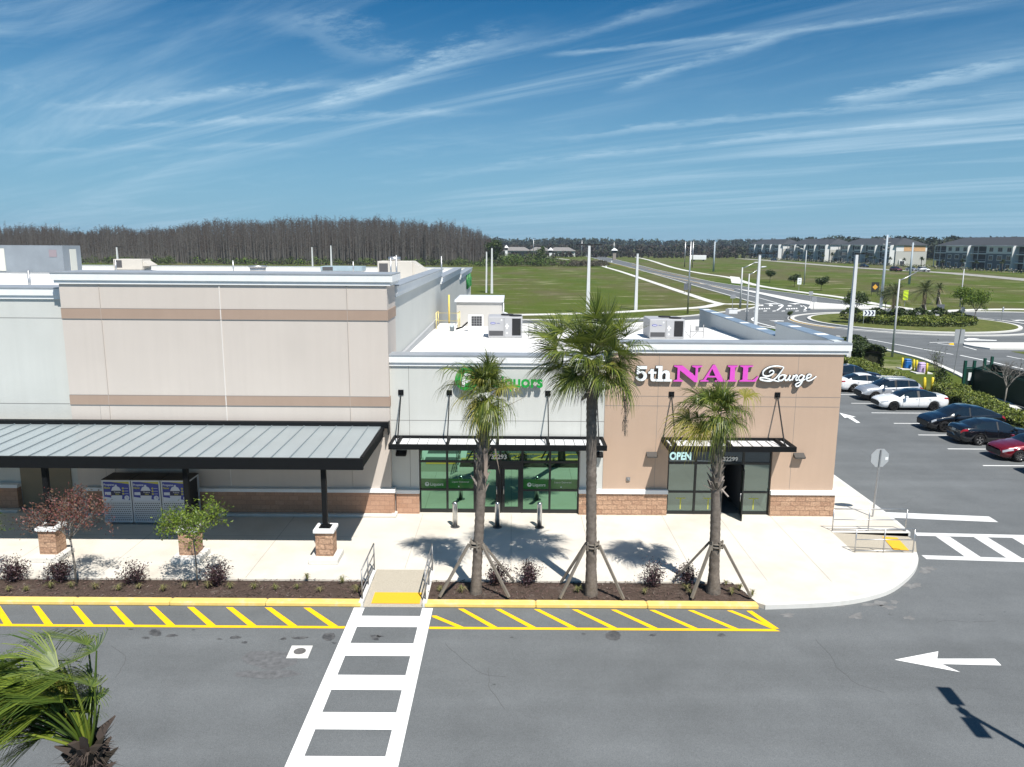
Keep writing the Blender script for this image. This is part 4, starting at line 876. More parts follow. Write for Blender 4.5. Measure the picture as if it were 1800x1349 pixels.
for k_, ss in strokes.items():
    w, b = MB(), MB()
    for s in ss:
        P = [(p[0], 0, p[1]) for p in s]; pts = smooth2([(p[0],p[2]) for p in P], 5)
        q = [zoom7(*p) for p in pts]; n = len(q); r0 = 0.033
        rad = [r0*(0.55+0.55*math.sin(math.pi*(0.08+0.84*i/(n-1)))) for i in range(n)]
        w.tube([Vector((p.x, YS-0.015, p.z)) for p in q], rad, 8); b.tube([Vector((p.x, YS+0.05, p.z)) for p in q], [r*1.55 for r in rad], 6)
    o = w.build('letter', M_signw, ns); b.build('letter_backing', M_signret, o)
ls = thing('liquor_shop_sign', 'raised green round emblem and green Liquors lettering on the sage wall', 'shop sign', (0,0,0))
YL = YF-0.26
c = V(820,667,YL); me = poly_mesh([ell(0,0,0.475,0.475)], 0.10, M_green, M_greens); stand(me, 'emblem_disc', ls, c.x, YL+0.05, c.z)
me = poly_mesh([ell(0.04,0.06,0.21,0.20), ell(0.06,0.05,0.10,0.095)], 0.02, M_signw, M_signw); stand(me, 'emblem_letter', ls, c.x, YL-0.011, c.z)
me = poly_mesh([[(-0.18,0.08),(-0.06,0.0),(-0.05,-0.16),(-0.09,-0.31),(-0.20,-0.31)]], 0.02, M_signw, M_signw); stand(me, 'emblem_stem', ls, c.x, YL-0.013, c.z)
e = V(954.5,681.3,YL); me = text_mesh('Liquors', 0.68, 0.10, M_green, M_greens, 0.018, 'RIGHT'); stand(me, 'lettering', ls, e.x, YL+0.05, e.z)
ss_ = thing('supermarket_side_sign', 'green raised letters at the far end of the supermarket side wall', 'shop sign', (0,0,0))
me = text_mesh('Publix', 2.6, 0.16, M_green, M_greens, 0.05); me.transform(Matrix.Diagonal((1.25,0.8,1,1)))
stand(me, 'lettering', ss_, -4.98, 84.3, 6.55, math.pi/2, math.pi/2)
# address numbers, window lettering
M_num = mat('number_white', (0.62,0.62,0.60), 0.5)
stand(text_mesh('32293', 0.27, 0.02, M_num, M_num, 0.006), 'address_number', shop, V(863,808,YF).x, YG-0.07, 2.545)
stand(text_mesh('32299', 0.255, 0.02, M_num, M_num, 0.006), 'address_number', shop, V(1270.5,812,YF).x, YN-0.07, 2.52)
M_film = mat('green_window_film', (0.018,0.125,0.018), 0.12, spec=0.6, var=0.05, vs=2); M_let = mat('film_lettering', (0.42,0.50,0.45), 0.6)
for x0, x1, kind_ in ((-3.84,-2.765,0),(-2.675,-1.605,1),(0.505,1.585,0),(1.675,2.805,1)):
    d = MB().box(x0, YG-0.018, 1.205, x1, YG-0.0125, 1.64).build('window_film', M_film, shop)
    if kind_ == 0:
        stand(poly_mesh([ell(0,0,0.095,0.095), ell(0.012,0.02,0.035,0.033)], 0.004, M_let, M_let), 'film_emblem', d, x0+0.26, YG-0.021, 1.40)
        stand(text_mesh('Liquors', 0.185, 0.004, M_let, M_let, 0.003), 'film_lettering', d, x0+0.39, YG-0.021, 1.335)
    else:
        stand(text_mesh('Liquor Delivered', 0.105, 0.004, M_let, M_let, 0.0), 'film_lettering', d, x0+0.15, YG-0.021, 1.475)
        stand(poly_mesh([ell(0,0,0.03,0.03)], 0.004, M_let, M_let), 'film_emblem', d, x0+0.44, YG-0.021, 1.30)
M_neon = bpy.data.materials.new('lit_letters'); M_neon.use_nodes = True; b_ = M_neon.node_tree.nodes['Principled BSDF']; b_.inputs['Base Color'].default_value = (0.6,0.8,0.85,1)
b_.inputs['Emission Color'].default_value = (0.55,0.95,0.9,1); b_.inputs['Emission Strength'].default_value = 0.45
M_neon2 = mat('lit_letters_edge', (0.45,0.25,0.6), 0.5)
os_ = thing('open_sign', 'lit white slab letters reading OPEN in the top left pane of the film-covered shop window', 'open sign', (6.665,YN-0.03,2.55))
stand(text_mesh('OPEN', 0.44, 0.02, M_neon, M_neon2, 0.020, 'LEFT', 0.80), 'lettering', os_, 0, 0, 0.015)

# ================================================================== street furniture
tube_r = 0.024
def rail_pair(name, label, pts, hts, mid, grp, m):
    """railing along a line of ground points with posts and rails"""
    t = thing(name, label, 'railing', tuple(pts[0]), 0, grp); o = Vector(pts[0]); P = [Vector(p)-o for p in pts]
    for p, h in zip(P, hts): MB().tube([p, p+Vector((0,0,h))], tube_r, 10).build('post', m, t)
    MB().tube([p+Vector((0,0,h)) for p, h in zip(P, hts)], tube_r, 10).build('top_rail', m, t)
    r_ = MB()
    for f in mid: r_.tube([p+Vector((0,0,h*f)) for p, h in zip(P, hts)], tube_r*0.8, 8)
    r_.build('middle_rail', m, t)
    return t
for x, lab in ((-4.79,'dark steel railing on the left cheek of the crosswalk ramp'), (-2.75,'dark steel railing on the right cheek of the crosswalk ramp, beside the left palm')):
    t = rail_pair('ramp_railing', lab, [(x,23.05,SW+0.02),(x,24.1,SW+0.02),(x,25.25,SW+0.02)], (0.98,0.98,0.98), (0.28,0.62), 'railings of the crosswalk ramp', M_darksteel)
rail_pair('ramp_railing', 'pale steel railing on the far side of the corner ramp, nearest the stop sign', [(12.97,29.33,SW),(14.41,29.33,SW),(15.92,29.33,SW)], (0.93,0.93,0.93), (0.52,0.06), 'railings of the corner ramp', M_steel)
rail_pair('ramp_railing', 'pale steel railing on the near side of the corner ramp, by the rounded kerb', [(12.92,27.15,SW),(13.99,27.15,SW),(15.10,27.15,SW)], (0.93,0.93,0.93), (0.55,0.08), 'railings of the corner ramp', M_steel)
for x, lab in ((-2.27,'brushed steel bollard left of the left palm trunk'), (-0.56,'brushed steel bollard in front of the shop door'), (1.15,'brushed steel bollard nearest the tallest palm')):
    t = thing('bollard', lab, 'bollard', (x,29.5,SW), 0, 'steel bollards in front of the glass shop front')
    pr = MB(); pr.tube([(0,0,0.01),(0,0,1.0),(0,0,1.045),(0,0,1.07),(0,0,1.08)], [0.10,0.10,0.09,0.06,0.01], 18); pr.build('post', mat('brushed_steel', (0.55,0.56,0.57), 0.28, 1.0), t)
    MB().cyl((0,0,0.0), 0.19, 0.012, 20).build('base_ring', mat('bollard_base', (0.12,0.12,0.125), 0.5, 0.5), t)
st = thing('stop_sign', 'bare grey back of an octagonal stop sign on a steel post by the corner ramp', 'stop sign', (15.37,31.0,SW))
MB().bar((0,0,0),(0.10,0,2.95),0.06,0.05).build('post', M_steel, st)
oc = [(0.42*math.cos(R(22.5+45*i)), 0.42*math.sin(R(22.5+45*i))) for i in range(8)]
pl = MB(); pl.vprism(oc, 0.03, 0.045); p_ = pl.build('sign_plate', mat('sign_back_aluminium', (0.42,0.44,0.45), 0.5, 0.3), st, (0.09,0.0,2.58), R(6))
MB().box(0.24,0.026,-0.09,0.37,0.029,0.03).build('sticker', M_trim, p_)
rf_ = MB(); rf_.vprism(oc[::-1], 0.0455, 0.047); rf_.build('sign_face', mat('stop_red', (0.45,0.01,0.015), 0.5), p_)
# propane cages
def cage(i, x, lab):
    t = thing('propane_cage', lab, 'propane cage', (x,29.55,SW), 0, 'white propane cylinder cages'); m_w = mat('cage_white', (0.50,0.53,0.56), 0.5, 0.1)
    f = MB(); W, D, H = 1.15, 0.95, 1.86
    for px_, py in ((0,0),(W-0.05,0),(0,D-0.05),(W-0.05,D-0.05)): f.box(px_,py,0.08,px_+0.05,py+0.05,H)
    for zz in (0.08,0.93,H-0.06): f.box(0.05,0.0,zz,W-0.05,0.05,zz+0.06)
    f.box(0,0.05,H-0.06,0.05,D-0.05,H); f.box(W-0.05,0.05,H-0.06,W,D-0.05,H)
    f.build('cage_frame', m_w, t); MB().box(0.0,0.0,H+0.001,W,D,H+0.03).build('roof_sheet', mat('cage_roof_brown', (0.05,0.042,0.035), 0.7), t)
    g = MB(); nx, nz = 13, 9
    x0, x1, z0, z1 = 0.05, W-0.05, 0.14, 0.93; cw_, ch_ = (x1-x0)/nx, (z1-z0)/nz
    for k in range(nz+1): g.box(x0,0.02,z0+k*ch_-0.026,x1,0.028,z0+k*ch_+0.026)
    for k in range(nz):
        for j in range(nx+1):
            xx = x0+(j+(0.5 if k % 2 else 0))*cw_
            if xx < x1-0.01: g.box(max(x0,xx-0.016),0.0215,z0+k*ch_+0.026,min(x1,xx+0.016),0.0265,z0+(k+1)*ch_-0.026)
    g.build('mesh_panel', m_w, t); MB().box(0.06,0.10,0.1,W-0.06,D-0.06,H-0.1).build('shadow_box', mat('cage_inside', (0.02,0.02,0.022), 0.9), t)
    po = MB(); a, b, zb, zt = 0.055, W-0.055, 0.99, 1.80
    po.box(a,0.012,zb,b,0.02,zt,0)
    po.vprism([(a,zt),(b,zt),(b,zt-0.10),(a+0.25,zt-0.0005)], 0.009, 0.0119, 1); po.vprism([(a,zb),(b,zb),(b,zb+0.03),(a,zb+0.17)], 0.009, 0.0119, 2)
    po.vprism(ell(0.56,1.30,0.23,0.21), 0.007, 0.0089, 3); po.vprism([(0.36,1.02),(0.76,1.02),(0.79,1.22),(0.33,1.22)], 0.0055, 0.0068, 2); po.vprism([(0.36,1.42),(0.76,1.42),(0.70,1.56),(0.62,1.60),(0.50,1.60),(0.42,1.56)], 0.0055, 0.0068, 2)
    po.vprism([(0.52,1.60),(0.60,1.60),(0.60,1.67),(0.52,1.67)], 0.0055, 0.0068, 2)
    for k in range(3): po.vprism(ell(0.84,1.52-0.115*k,0.042,0.042,n=12), 0.0055, 0.0068, 1); po.box(0.90,0.006,1.515-0.115*k,1.05,0.0075,1.53-0.115*k,2)
    po.vprism(ell(0.97,1.12,0.10,0.10,n=16), 0.0055, 0.0068, 2); po.box(0.10,0.006,1.24,0.34,0.0075,1.36,2); po.box(0.965,0.004,1.12,0.975,0.005,1.19,3); po.box(0.97,0.004,1.115,1.02,0.005,1.125,3)
    q = po.build('poster', [mat('poster_blue', (0.030,0.045,0.27), 0.5), mat('poster_yellow', (0.42,0.42,0.05), 0.5), mat('poster_white', (0.52,0.56,0.62), 0.5), mat('poster_navy', (0.012,0.014,0.06), 0.5)], t)
    Mw, My = _M['poster_white'], _M['poster_yellow']
    stand(text_mesh('Propane', 0.125, 0.002, Mw, Mw, 0.003), 'poster_word', q, 0.07, 0.005, 1.63); stand(text_mesh('Now', 0.125, 0.002, My, My, 0.004), 'poster_word', q, 0.07, 0.005, 1.50)
    stand(text_mesh('Propane', 0.075, 0.002, Mw, Mw, 0.001), 'poster_word', q, 0.47, 0.0045, 1.335); stand(text_mesh('Now', 0.075, 0.002, My, My, 0.002), 'poster_word', q, 0.52, 0.0045, 1.255)
    c_ = MB()
    for px_ in (0.08,W-0.08): c_.tube([(px_-0.02,0.06,0.05),(px_+0.02,0.06,0.05)], 0.05, 10)
    c_.build('castor', M_darksteel, t)
cage(0, -16.50, 'white propane cage with blue poster, left of three, behind the red-leaved tree')
cage(1, -15.31, 'white propane cage with blue poster, middle of three under the canopy')
cage(2, -14.12, 'white propane cage with blue poster, right of three, behind the green tree and post')

# light poles ------------------------------------------------------
M_pole = mat('white_concrete_pole', (0.62,0.63,0.64), 0.7, var=0.05, vs=1.2); M_lum = mat('luminaire_black', (0.015,0.015,0.016), 0.5)
def light_pole(x, y, h, label, arm=(1,0), wd=0.34, heads=2, base_z=0.0, far=1.0, reach=1.05):
    t = thing('light_pole', label, 'light pole', (x,y,base_z), 0, 'tall white parking lot light poles')
    p = MB(); a, b = wd/2, wd*0.30
    p.add([(-a,-a,0),(a,-a,0),(a,a,0),(-a,a,0),(-b,-b,h),(b,-b,h),(b,b,h),(-b,b,h)], [(0,1,5,4),(1,2,6,5),(2,3,7,6),(3,0,4,7),(4,5,6,7)]); p.build('pole', M_pole, t)
    d = Vector((arm[0],arm[1],0)).normalized(); q = Vector((-d.y,d.x,0))
    for s in ((1,-1) if heads == 2 else (1,)):
        f = MB(); e0 = d*(s*0.08)+Vector((0,0,h+0.12)); e1 = d*(s*(reach-0.3))+Vector((0,0,h+0.12)); f.bar(e0,e1,0.07*far)
        c_ = d*(s*reach)+Vector((0,0,h+0.12)); vs = [c_+d*(i*0.40*far**0.5)+q*(j*0.19*far)+Vector((0,0,k*0.06*far)) for k in (-1,1) for i, j in ((-1,-1),(1,-1),(1,1),(-1,1))]
        f.add(vs, [(0,3,2,1),(4,5,6,7),(0,1,5,4),(1,2,6,5),(2,3,7,6),(3,0,4,7)]); f.build('lamp_head', M_lum, t)
    MB().box(-0.11*far,-0.11*far,h-0.02,0.11*far,0.11*far,h+0.2+0.12*(far-1)).build('tenon', M_lum, t)
    return t
LP = [(12.4,126.2,11.2,'white light pole rising behind the tallest palm crown',(1,0.2),0.62,2),
 (21.8,135.6,9.9,'white light pole right of the tallest palm, standing at the field path',(1,0.1),0.55,1),
 (34.5,108.4,10.2,'white light pole behind the blue-capped parapet, close to two lamp posts',(1,0),0.45,1),
 (33.0,74.5,10.6,'nearest white light pole, rising beside the right end of the tan shop',(1,0.3),0.42,0),
 (-6.1,180.0,9.6,'thinner white pole, left of the pair above the rear stair enclosure',(1,0),0.45,0),
 (-4.8,178.0,10.4,'thicker white pole, right of the pair above the rear stair enclosure',(1,0),0.55,0),
 (-150.0,294.0,9.0,'white light pole far left, beside the metal plant room on the roof',(1,0),0.7,1),
 (-75.0,290.0,9.6,'white light pole, left of two standing close together before the bare forest',(1,0),0.6,1),
 (-67.0,286.0,10.2,'white light pole, right of two standing close together before the bare forest',(1,0),0.65,1)]
for x, y, h, lab, arm, wd, hd in LP: light_pole(x, y, h, lab, arm, wd, hd, 0.0, 2.0 if y > 100 else 1.0, 1.5 if y > 100 else 1.05)
# the parking lot lamp that throws the shadow at the lower right
light_pole(13.45, 13.05, 7.6, 'white light pole with two lamp heads whose shadow lies on the asphalt by the arrow', (0.09,1), 0.17, 2, 0.0, 0.9, 0.66)
def lamp_post(x, y, h, label, arm, r=0.09):
    t = thing('lamp_post', label, 'street lamp', (x,y,0), 0, 'curved arm street lamps'); MB().tube([(0,0,0),(0,0,h)], [r*1.4,r*0.8], 10).build('pole', mat('lamp_post_grey', (0.46,0.47,0.48), 0.6), t)
    d = Vector(arm); a = MB(); a.tube([(0,0,h-0.15), Vector((0,0,h+0.1))+d*0.35, Vector((0,0,h+0.75))+d, ], [r*0.7,r*0.6,r*0.5], 8); a.build('arm', M_steel, t)
    e = Vector((0,0,h+0.78))+d; dn = d.normalized(); f = MB(); f.tube([e-dn*0.15, e+dn*0.1, e+dn*0.75], [0.06,0.14,0.08], 8); f.build('lamp_head', mat('lamp_head_grey', (0.5,0.51,0.52), 0.5), t)
lamp_post(39.8, 79.4, 8.1, 'street lamp with long arm in front of the roundabout island', (2.3,0.5,0.2))
lamp_post(41.8, 140.8, 7.4, 'farther of two street lamps beside the path, left one', (2.0,-0.4,0.1), 0.14)
lamp_post(35.4, 115.6, 7.2, 'nearer of two street lamps beside the path, right one', (1.9,0.4,0.2), 0.10)
lamp_post(85.7, 146.9, 7.4, 'thin street lamp on the far verge behind the roundabout trees', (-0.5,-0.9,0.1), 0.10)
lamp_post(85.4, 225.9, 10.0, 'dark thin street lamp in the field before the apartments', (-2.5,0,0.1), 0.12)
def util_pole(x, y, h, r, label, m, arms=True):
    t = thing('utility_pole', label, 'utility pole', (x,y,0), 0, 'utility poles'); MB().tube([(0,0,0),(0,0,h)], [r,r*0.6], 10).build('pole', m, t)
    if arms:
        for k in range(3):
            MB().tube([(0.05,0,h-0.6-0.9*k),(0.75,0,h-0.45-0.9*k)],0.07,6).build('insulator', M_darksteel, t); MB().tube([(-0.05,0,h-0.9-0.9*k),(-0.75,0,h-0.75-0.9*k)],0.07,6).build('insulator', M_darksteel, t)
M_upole = mat('pale_blue_grey_pole', (0.36,0.42,0.47), 0.7, var=0.06, vs=1)
util_pole(29.4,128.5,11.9,0.16,'thin steel pole at the bend of the pale footpath',M_steel,False)
util_pole(87.1,392.6,12.8,0.30,'left one of two far steel poles beyond the road',M_steel); util_pole(89.5,386,12.8,0.30,'right one of two far steel poles beyond the road',M_steel)
util_pole(85.6,329.8,12.7,0.42,'stout pale utility pole standing alone in the far field',M_upole); util_pole(120,233.4,12.4,0.36,'bluish utility pole before the orange-patched gable',M_upole)
util_pole(68.2,142.0,13.4,0.28,'bluish utility pole behind the right date palm of the roundabout',M_upole); util_pole(102,784,13,0.4,'distant pole beside the small tower kiosk',M_steel,False)
util_pole(17,640,15,0.3,'thin distant pole left of the low beige houses',M_steel,False); util_pole(55,620,14,0.3,'thin distant pole right of the low beige houses',M_steel,False)

# traffic signs across the way ---------------------------------------
def sign_board(name, x, y, w, h, zb, label, cat, mf, posts=1, post_m=None, rz=0.0, shape='rect', grp=None, extra=None):
    t = thing(name, label, cat, (x,y,0), rz, grp); pm = post_m or M_steel
    xs_ = (0,) if posts == 1 else (-w*0.42, w*0.42)
    for px_ in xs_: MB().box(px_-0.035,0.012,0,px_+0.035,0.07,zb+h*0.9).build('post', pm, t)
    b = MB()
    if shape == 'rect': poly = [(-w/2,zb),(w/2,zb),(w/2,zb+h),(-w/2,zb+h)]
    elif shape == 'diamond': poly = [(0,zb),(w/2,zb+h/2),(0,zb+h),(-w/2,zb+h/2)]
    else: poly = [(w/2*math.cos(R(a)), zb+h/2+h/2*math.sin(R(a))) for a in range(0,360,45)]
    b.vprism(poly, -0.01, 0.01); o = b.build('sign_plate', mf, t)
    if extra: extra(o)
    return t
M_sback = mat('sign_back_grey', (0.30,0.31,0.33), 0.5, 0.2); M_navy = mat('chevron_navy', (0.012,0.015,0.08), 0.5); M_lime = mat('sign_lime', (0.55,0.72,0.02), 0.5); M_amber = mat('sign_amber', (0.70,0.36,0.05), 0.5)
def chev(o):
    c = MB()
    for k in range(3):
        x = -0.75+0.52*k; c.vprism([(x,1.42),(x+0.22,1.42),(x+0.46,1.78),(x+0.22,2.12),(x,2.12),(x+0.24,1.78)], -0.016, -0.0105)
    c.build('chevron', M_navy, o)
q = G(1526,572); sign_board('chevron_sign', q.x, q.y, 1.75, 0.85, 1.35, 'white board with three navy chevrons at the left of the planted roundabout', 'chevron sign', M_signw, 2, None, 0, 'rect', 'roundabout chevron signs', chev)
q = G(1761,565); sign_board('chevron_sign', q.x, q.y, 1.0, 0.85, 1.35, 'narrow white chevron board at the far right of the roundabout', 'chevron sign', M_signw, 2, None, R(50), 'rect', 'roundabout chevron signs', chev)
def txt(o):
    c = MB()
    for k in range(3): c.box(-0.28,-0.014,2.1+0.4*k,0.28,-0.0105,2.25+0.4*k)
    c.build('sign_text', mat('sign_text_grey', (0.2,0.2,0.2), 0.6), o)
q = G(1404,513); sign_board('road_sign', q.x, q.y, 1.0, 1.6, 1.8, 'white upright road sign on the far verge beyond the footpath', 'road sign', M_signw, 1, None, 0, 'rect', None, txt)
def amber(o):
    MB().vprism([(0,1.45),(0.62,2.1),(0,2.75),(-0.62,2.1)], -0.016, -0.0105).build('diamond', M_amber, o)
q = G(1537,521); sign_board('banner_board', q.x, q.y, 1.75, 2.3, 0.9, 'black board with an amber diamond on the far verge', 'sign board', mat('banner_black', (0.02,0.022,0.02), 0.6), 2, M_black, 0, 'rect', None, amber)
q = G(1590,540); sign_board('pedestrian_sign', q.x, q.y, 0.95, 1.9, 1.3, 'lime yellow pedestrian warning sign behind the left date palm', 'road sign', M_lime)
q = G(1676,660); t = thing('road_sign', 'large grey sign back on a thin post at the verge by the dumpster fence', 'road sign', (q.x,q.y,0))
MB().bar((0,0,0),(0.25,0,4.3),0.05).build('post', M_darksteel, t); MB().vprism([(-0.26,2.9),(0.62,2.9),(0.62,4.15),(-0.26,4.15)], 0.04, 0.06).build('sign_plate', mat('sign_back_mid', (0.33,0.345,0.355), 0.6, 0.1), t)
for px_, py, w, zb, h, lab in ((1430,545,0.9,1.4,0.9,'square grey sign back on the splitter island'), (1424,536,0.8,1.9,0.7,'grey sign back above the yield line, left of the square one'), (1287,547,0.9,2.2,0.7,'small dark sign beside the footpath fork'), (1208,516,1.7,0.8,1.6,'black framed notice board on two legs beside the footpath'), (1652,553,1.3,0.6,1.1,'dark board on two posts behind the roundabout palms'), (1689,572,0.55,2.0,0.7,'small grey sign back on the near edge of the roundabout'), (1278,556,0.6,0.2,1.0,'short grey sign by the loading drive behind the parapet')):
    q = G(px_, py); sign_board('sign_back', q.x, q.y, w, h, zb, lab, 'sign', mat('dark_board', (0.10,0.11,0.13), 0.6) if w > 1.2 else M_sback, 2 if w > 1.2 else 1, M_black if w > 1.2 else None)
for px_, py, lab in ((1284,552,'left of two white utility boxes by the footpath fork'), (1291,552,'right of two white utility boxes by the footpath fork'), (1075,461,'white utility box beside the far road verge'), (1065,471,'white utility box at the field corner')):
    q = G(px_, py); u = MB(); u.bbox(q.x-0.4,q.y-0.4,0,q.x+0.4,q.y+0.4,0.85,0.05); u.box(q.x-0.46,q.y-0.46,0.851,q.x+0.46,q.y+0.46,0.9); tag(u.build('utility_box', M_trim), lab, 'utility box', 'white utility boxes')

# pedestals and yellow guard posts on the verge ----------------------------
for px_, py, m, lab in ((1594,649,mat('pedestal_blue', (0.01,0.12,0.38), 0.45),'bright blue utility pedestal between yellow posts'), (1619,656,mat('pedestal_lilac', (0.50,0.38,0.62), 0.5),'lilac utility pedestal between yellow posts')):
    q = G(px_, py); t = thing('utility_pedestal', lab, 'utility pedestal', (q.x,q.y,0), 0, 'utility pedestals'); c = MB()
    c.bbox(-0.32,-0.28,0.08,0.32,0.28,0.85,0.1); c.bbox(-0.30,-0.26,0.80,0.30,0.26,0.98,0.08); c.build('housing', m, t); MB().box(-0.75,-0.6,0,0.75,0.6,0.08).build('base_slab', M_concw, t)
M_ypost = mat('guard_post_yellow', (0.75,0.58,0.04), 0.55, var=0.08, vs=3)
for i, (px_, py, h, lab) in enumerate([(1585,648.5,1.0,'yellow guard post left of the blue pedestal'),(1605,651,0.95,'yellow guard post right of the blue pedestal'),(1610,653.5,1.0,'yellow guard post left of the lilac pedestal'),(1628,658,0.95,'yellow guard post right of the lilac pedestal'),(1623,690,1.15,'left yellow guard post behind the silver car'),(1625,686,0.8,'short yellow guard post between the two behind the silver car'),(1637,691,1.2,'right yellow guard post behind the silver car'),(1515,632,1.0,'yellow guard post in the hedge, nearer the light pole'),(1531,637,1.15,'yellow guard post in the hedge, nearer the tall shrubs')]):
    q = G(px_, py); t = thing('guard_post', lab, 'guard post', (q.x,q.y,0), 0, 'yellow guard posts'); c = MB(); c.tube([(0,0,0),(0,0,h),(0,0,h+0.06)], [0.10,0.10,0.05], 12); c.build('post', M_ypost, t)
# dumpster fence -----------------------------------------------------
M_fg = mat('dark_green_fence', (0.004,0.022,0.016), 0.55, var=0.15, vs=2); M_fg2 = mat('green_fence_post', (0.004,0.055,0.036), 0.5); M_fg3 = mat('green_gate', (0.006,0.11,0.070), 0.5, var=0.08, vs=3)
t = thing('dumpster_fence', 'dark green slatted dumpster fence with tall posts behind the hedge', 'fence', (36.0,60.1,0))
c0 = Vector((0,0,0)); c1 = Vector((0.75,0.05,0)); c2 = Vector((1.1,-6.6,0)); c3 = Vector((1.3,-14,0)); F = Vector((0.0,-0.2,0))
pn = MB(); pn.bar(c0+Vector((0,0,0.98)), c1+Vector((0,0,0.98)), 0.04, 1.85); pn.bar(c1+Vector((0,0,0.98)), c2+Vector((0,0,0.98)), 0.05, 1.85); pn.build('slat_panel', M_fg, t)
pn = MB(); pn.bar(c2+Vector((0,0,0.98)), c3+Vector((0,0,0.98)), 0.05, 1.85); pn.build('gate_panel', M_fg3, t)
pr_ = MB()
for a, b in ((c0,c1),(c1,c2),(c2,c3)): pr_.bar(a+Vector((0,0,1.98)), b+Vector((0,0,1.98)), 0.06, 0.10)
pr_.build('top_rail', M_fg2, t)
bk = MB(); b0, b1 = Vector((3.6,2.4,0)), Vector((4.2,-14,0)); bk.bar(b0+Vector((0,0,1.0)), b1+Vector((0,0,1.0)), 0.05, 1.9); bk.bar(c1+Vector((0.1,0.05,1.0)), b0+Vector((0,0,1.0)), 0.05, 1.9); bk.build('slat_panel', M_fg, t)
for p in (c0, c1, c2, Vector((2.4,1.4,0)), b0): MB().box(p.x-0.09,p.y-0.09,0,p.x+0.09,p.y+0.09,2.55).build('post', M_fg2, t)
MB().box(0.32,-0.035,0.95,0.56,-0.021,1.6).build('notice', M_trim, t)
# ================================================================== plants
M_frond = mat('sabal_frond', (0.112,0.150,0.026), 0.42, island=0.6, spec=0.5, trans=0.25); M_frondy = mat('frond_yellowing', (0.22,0.21,0.036), 0.55, island=0.4, spec=0.35, trans=0.2)
M_frondd = mat('frond_dead', (0.20,0.165,0.13), 0.85, island=0.4, spec=0.1); M_frondg = mat('fan_palm_frond', (0.100,0.150,0.020), 0.42, island=0.6, spec=0.4, trans=0.22)
M_trunk = mat('palm_trunk', (0.175,0.150,0.128), 0.95, var=0.3, vs=9, spec=0.1, bump=1.0, bs=35, dirt=((0.10,0.085,0.072),4,0.5,0.65,0.7))
M_boot = mat('palm_boot', (0.21,0.185,0.16), 0.95, island=0.35, spec=0.1); M_bootd = mat('palm_boot_dark', (0.060,0.048,0.040), 0.95, island=0.5, spec=0.1)
M_brace = mat('weathered_timber', (0.185,0.165,0.140), 0.9, var=0.15, vs=6, spec=0.15)
def frond(m, o, d, Lp, Lb, r, droop=0.5, span=118, nseg=34, wind=Vector((0,0,0)), mi=0, wid=1.0, pet=0.022, fold=0.35, thread=0.0, roll=0.0, bdir=None, solid=0.30):
    """a costapalmate fan leaf: stalk from o along d, then a fan of pointed segments that sag at the tips"""
    o = Vector(o); d = Vector(d).normalized(); side = d.cross(Vector((0,0,1)))
    side = side.normalized() if side.length > 0.05 else Vector((1,0,0))
    up = side.cross(d).normalized(); pts = []
    for i in range(6):
        t = i/5; pts.append(o+d*(Lp*t)+Vector((0,0,-0.16*droop*Lp*t*t))+wind*(0.25*Lp*t*t))
    m.tube(pts, [pet*(1.25-0.75*i/5) for i in range(6)], 5, mi, False)
    h = pts[-1]; f = (pts[-1]-pts[-2]).normalized(); side = f.cross(Vector((0,0,1))); side = side.normalized() if side.length > 0.05 else Vector((1,0,0))
    if bdir is not None:
        f = Vector(bdir).normalized(); side = f.cross(Vector((0,0,1))).normalized()
    up = side.cross(f).normalized(); cr_, sr_ = math.cos(R(roll)), math.sin(R(roll)); side, up = side*cr_+up*sr_, up*cr_-side*sr_
    da = 2*span/(nseg-1)
    for k in range(nseg):
        a = -span+da*k; ar = R(a+r.uniform(-1.5,1.5)); ca, sa = math.cos(ar), math.sin(ar)
        hub = h + f*(0.10*Lb*max(0, 1-abs(a)/80))
        dr = (f*ca+side*sa+up*(fold*abs(sa)-0.10)).normalized(); L_ = Lb*(0.70+0.30*math.cos(ar*0.75))*r.uniform(0.82,1.08)
        cs = (f*(-sa)+side*ca).normalized()
        g = droop*r.uniform(0.75,1.3); fr = (0.0,solid,0.52,0.76,1.0); P = []
        for t in fr:
            s = max(0, t-0.28)/0.72
            P.append(hub+dr*(L_*t*(1-0.22*g*s*s))+Vector((0,0,-0.62*g*L_*s**2.0))+wind*(L_*0.9*s**1.5))
        w1 = solid*L_*math.tan(R(da/2))*1.02*wid; ws = (0.005, w1, w1*1.02, w1*0.62, 0.002)
        vs = []
        for p, w in zip(P, ws): vs += [p-cs*w, p+cs*w]
        m.add(vs, [(2*i,2*i+1,2*i+3,2*i+2) for i in range(4)], mi)
        if thread and r.random() < thread:
            e = P[-1]; m.add([e, e+Vector((r.uniform(-0.05,0.05),0,-0.05))+wind*0.1, e+Vector((r.uniform(-.08,.08),r.uniform(-.08,.08),-0.22))+wind*0.25], [(0,1,2)], 2)
def trunk_tube(m, pts, rads, r, n=14, rings=60, amp=0.05):
    sp = []; P = [Vector(p) for p in pts]
    for i in range(rings+1):
        t = i/rings*(len(P)-1); k = min(int(t), len(P)-2); f = t-k
        sp.append((P[k].lerp(P[k+1], f), rads[k]*(1-f)+rads[k+1]*f))
    vs = []
    for i, (c, rad) in enumerate(sp):
        for j in range(n):
            a = 2*math.pi*j/n; rr = rad*(1+(amp if i % 2 else -amp*0.4)+r.uniform(-amp*0.6,amp*0.6)); vs.append(c+Vector((rr*math.cos(a), rr*math.sin(a), 0)))
    m.add(vs, [(i*n+j, i*n+(j+1)%n, (i+1)*n+(j+1)%n, (i+1)*n+j) for i in range(rings) for j in range(n)], 0, True)
    return sp
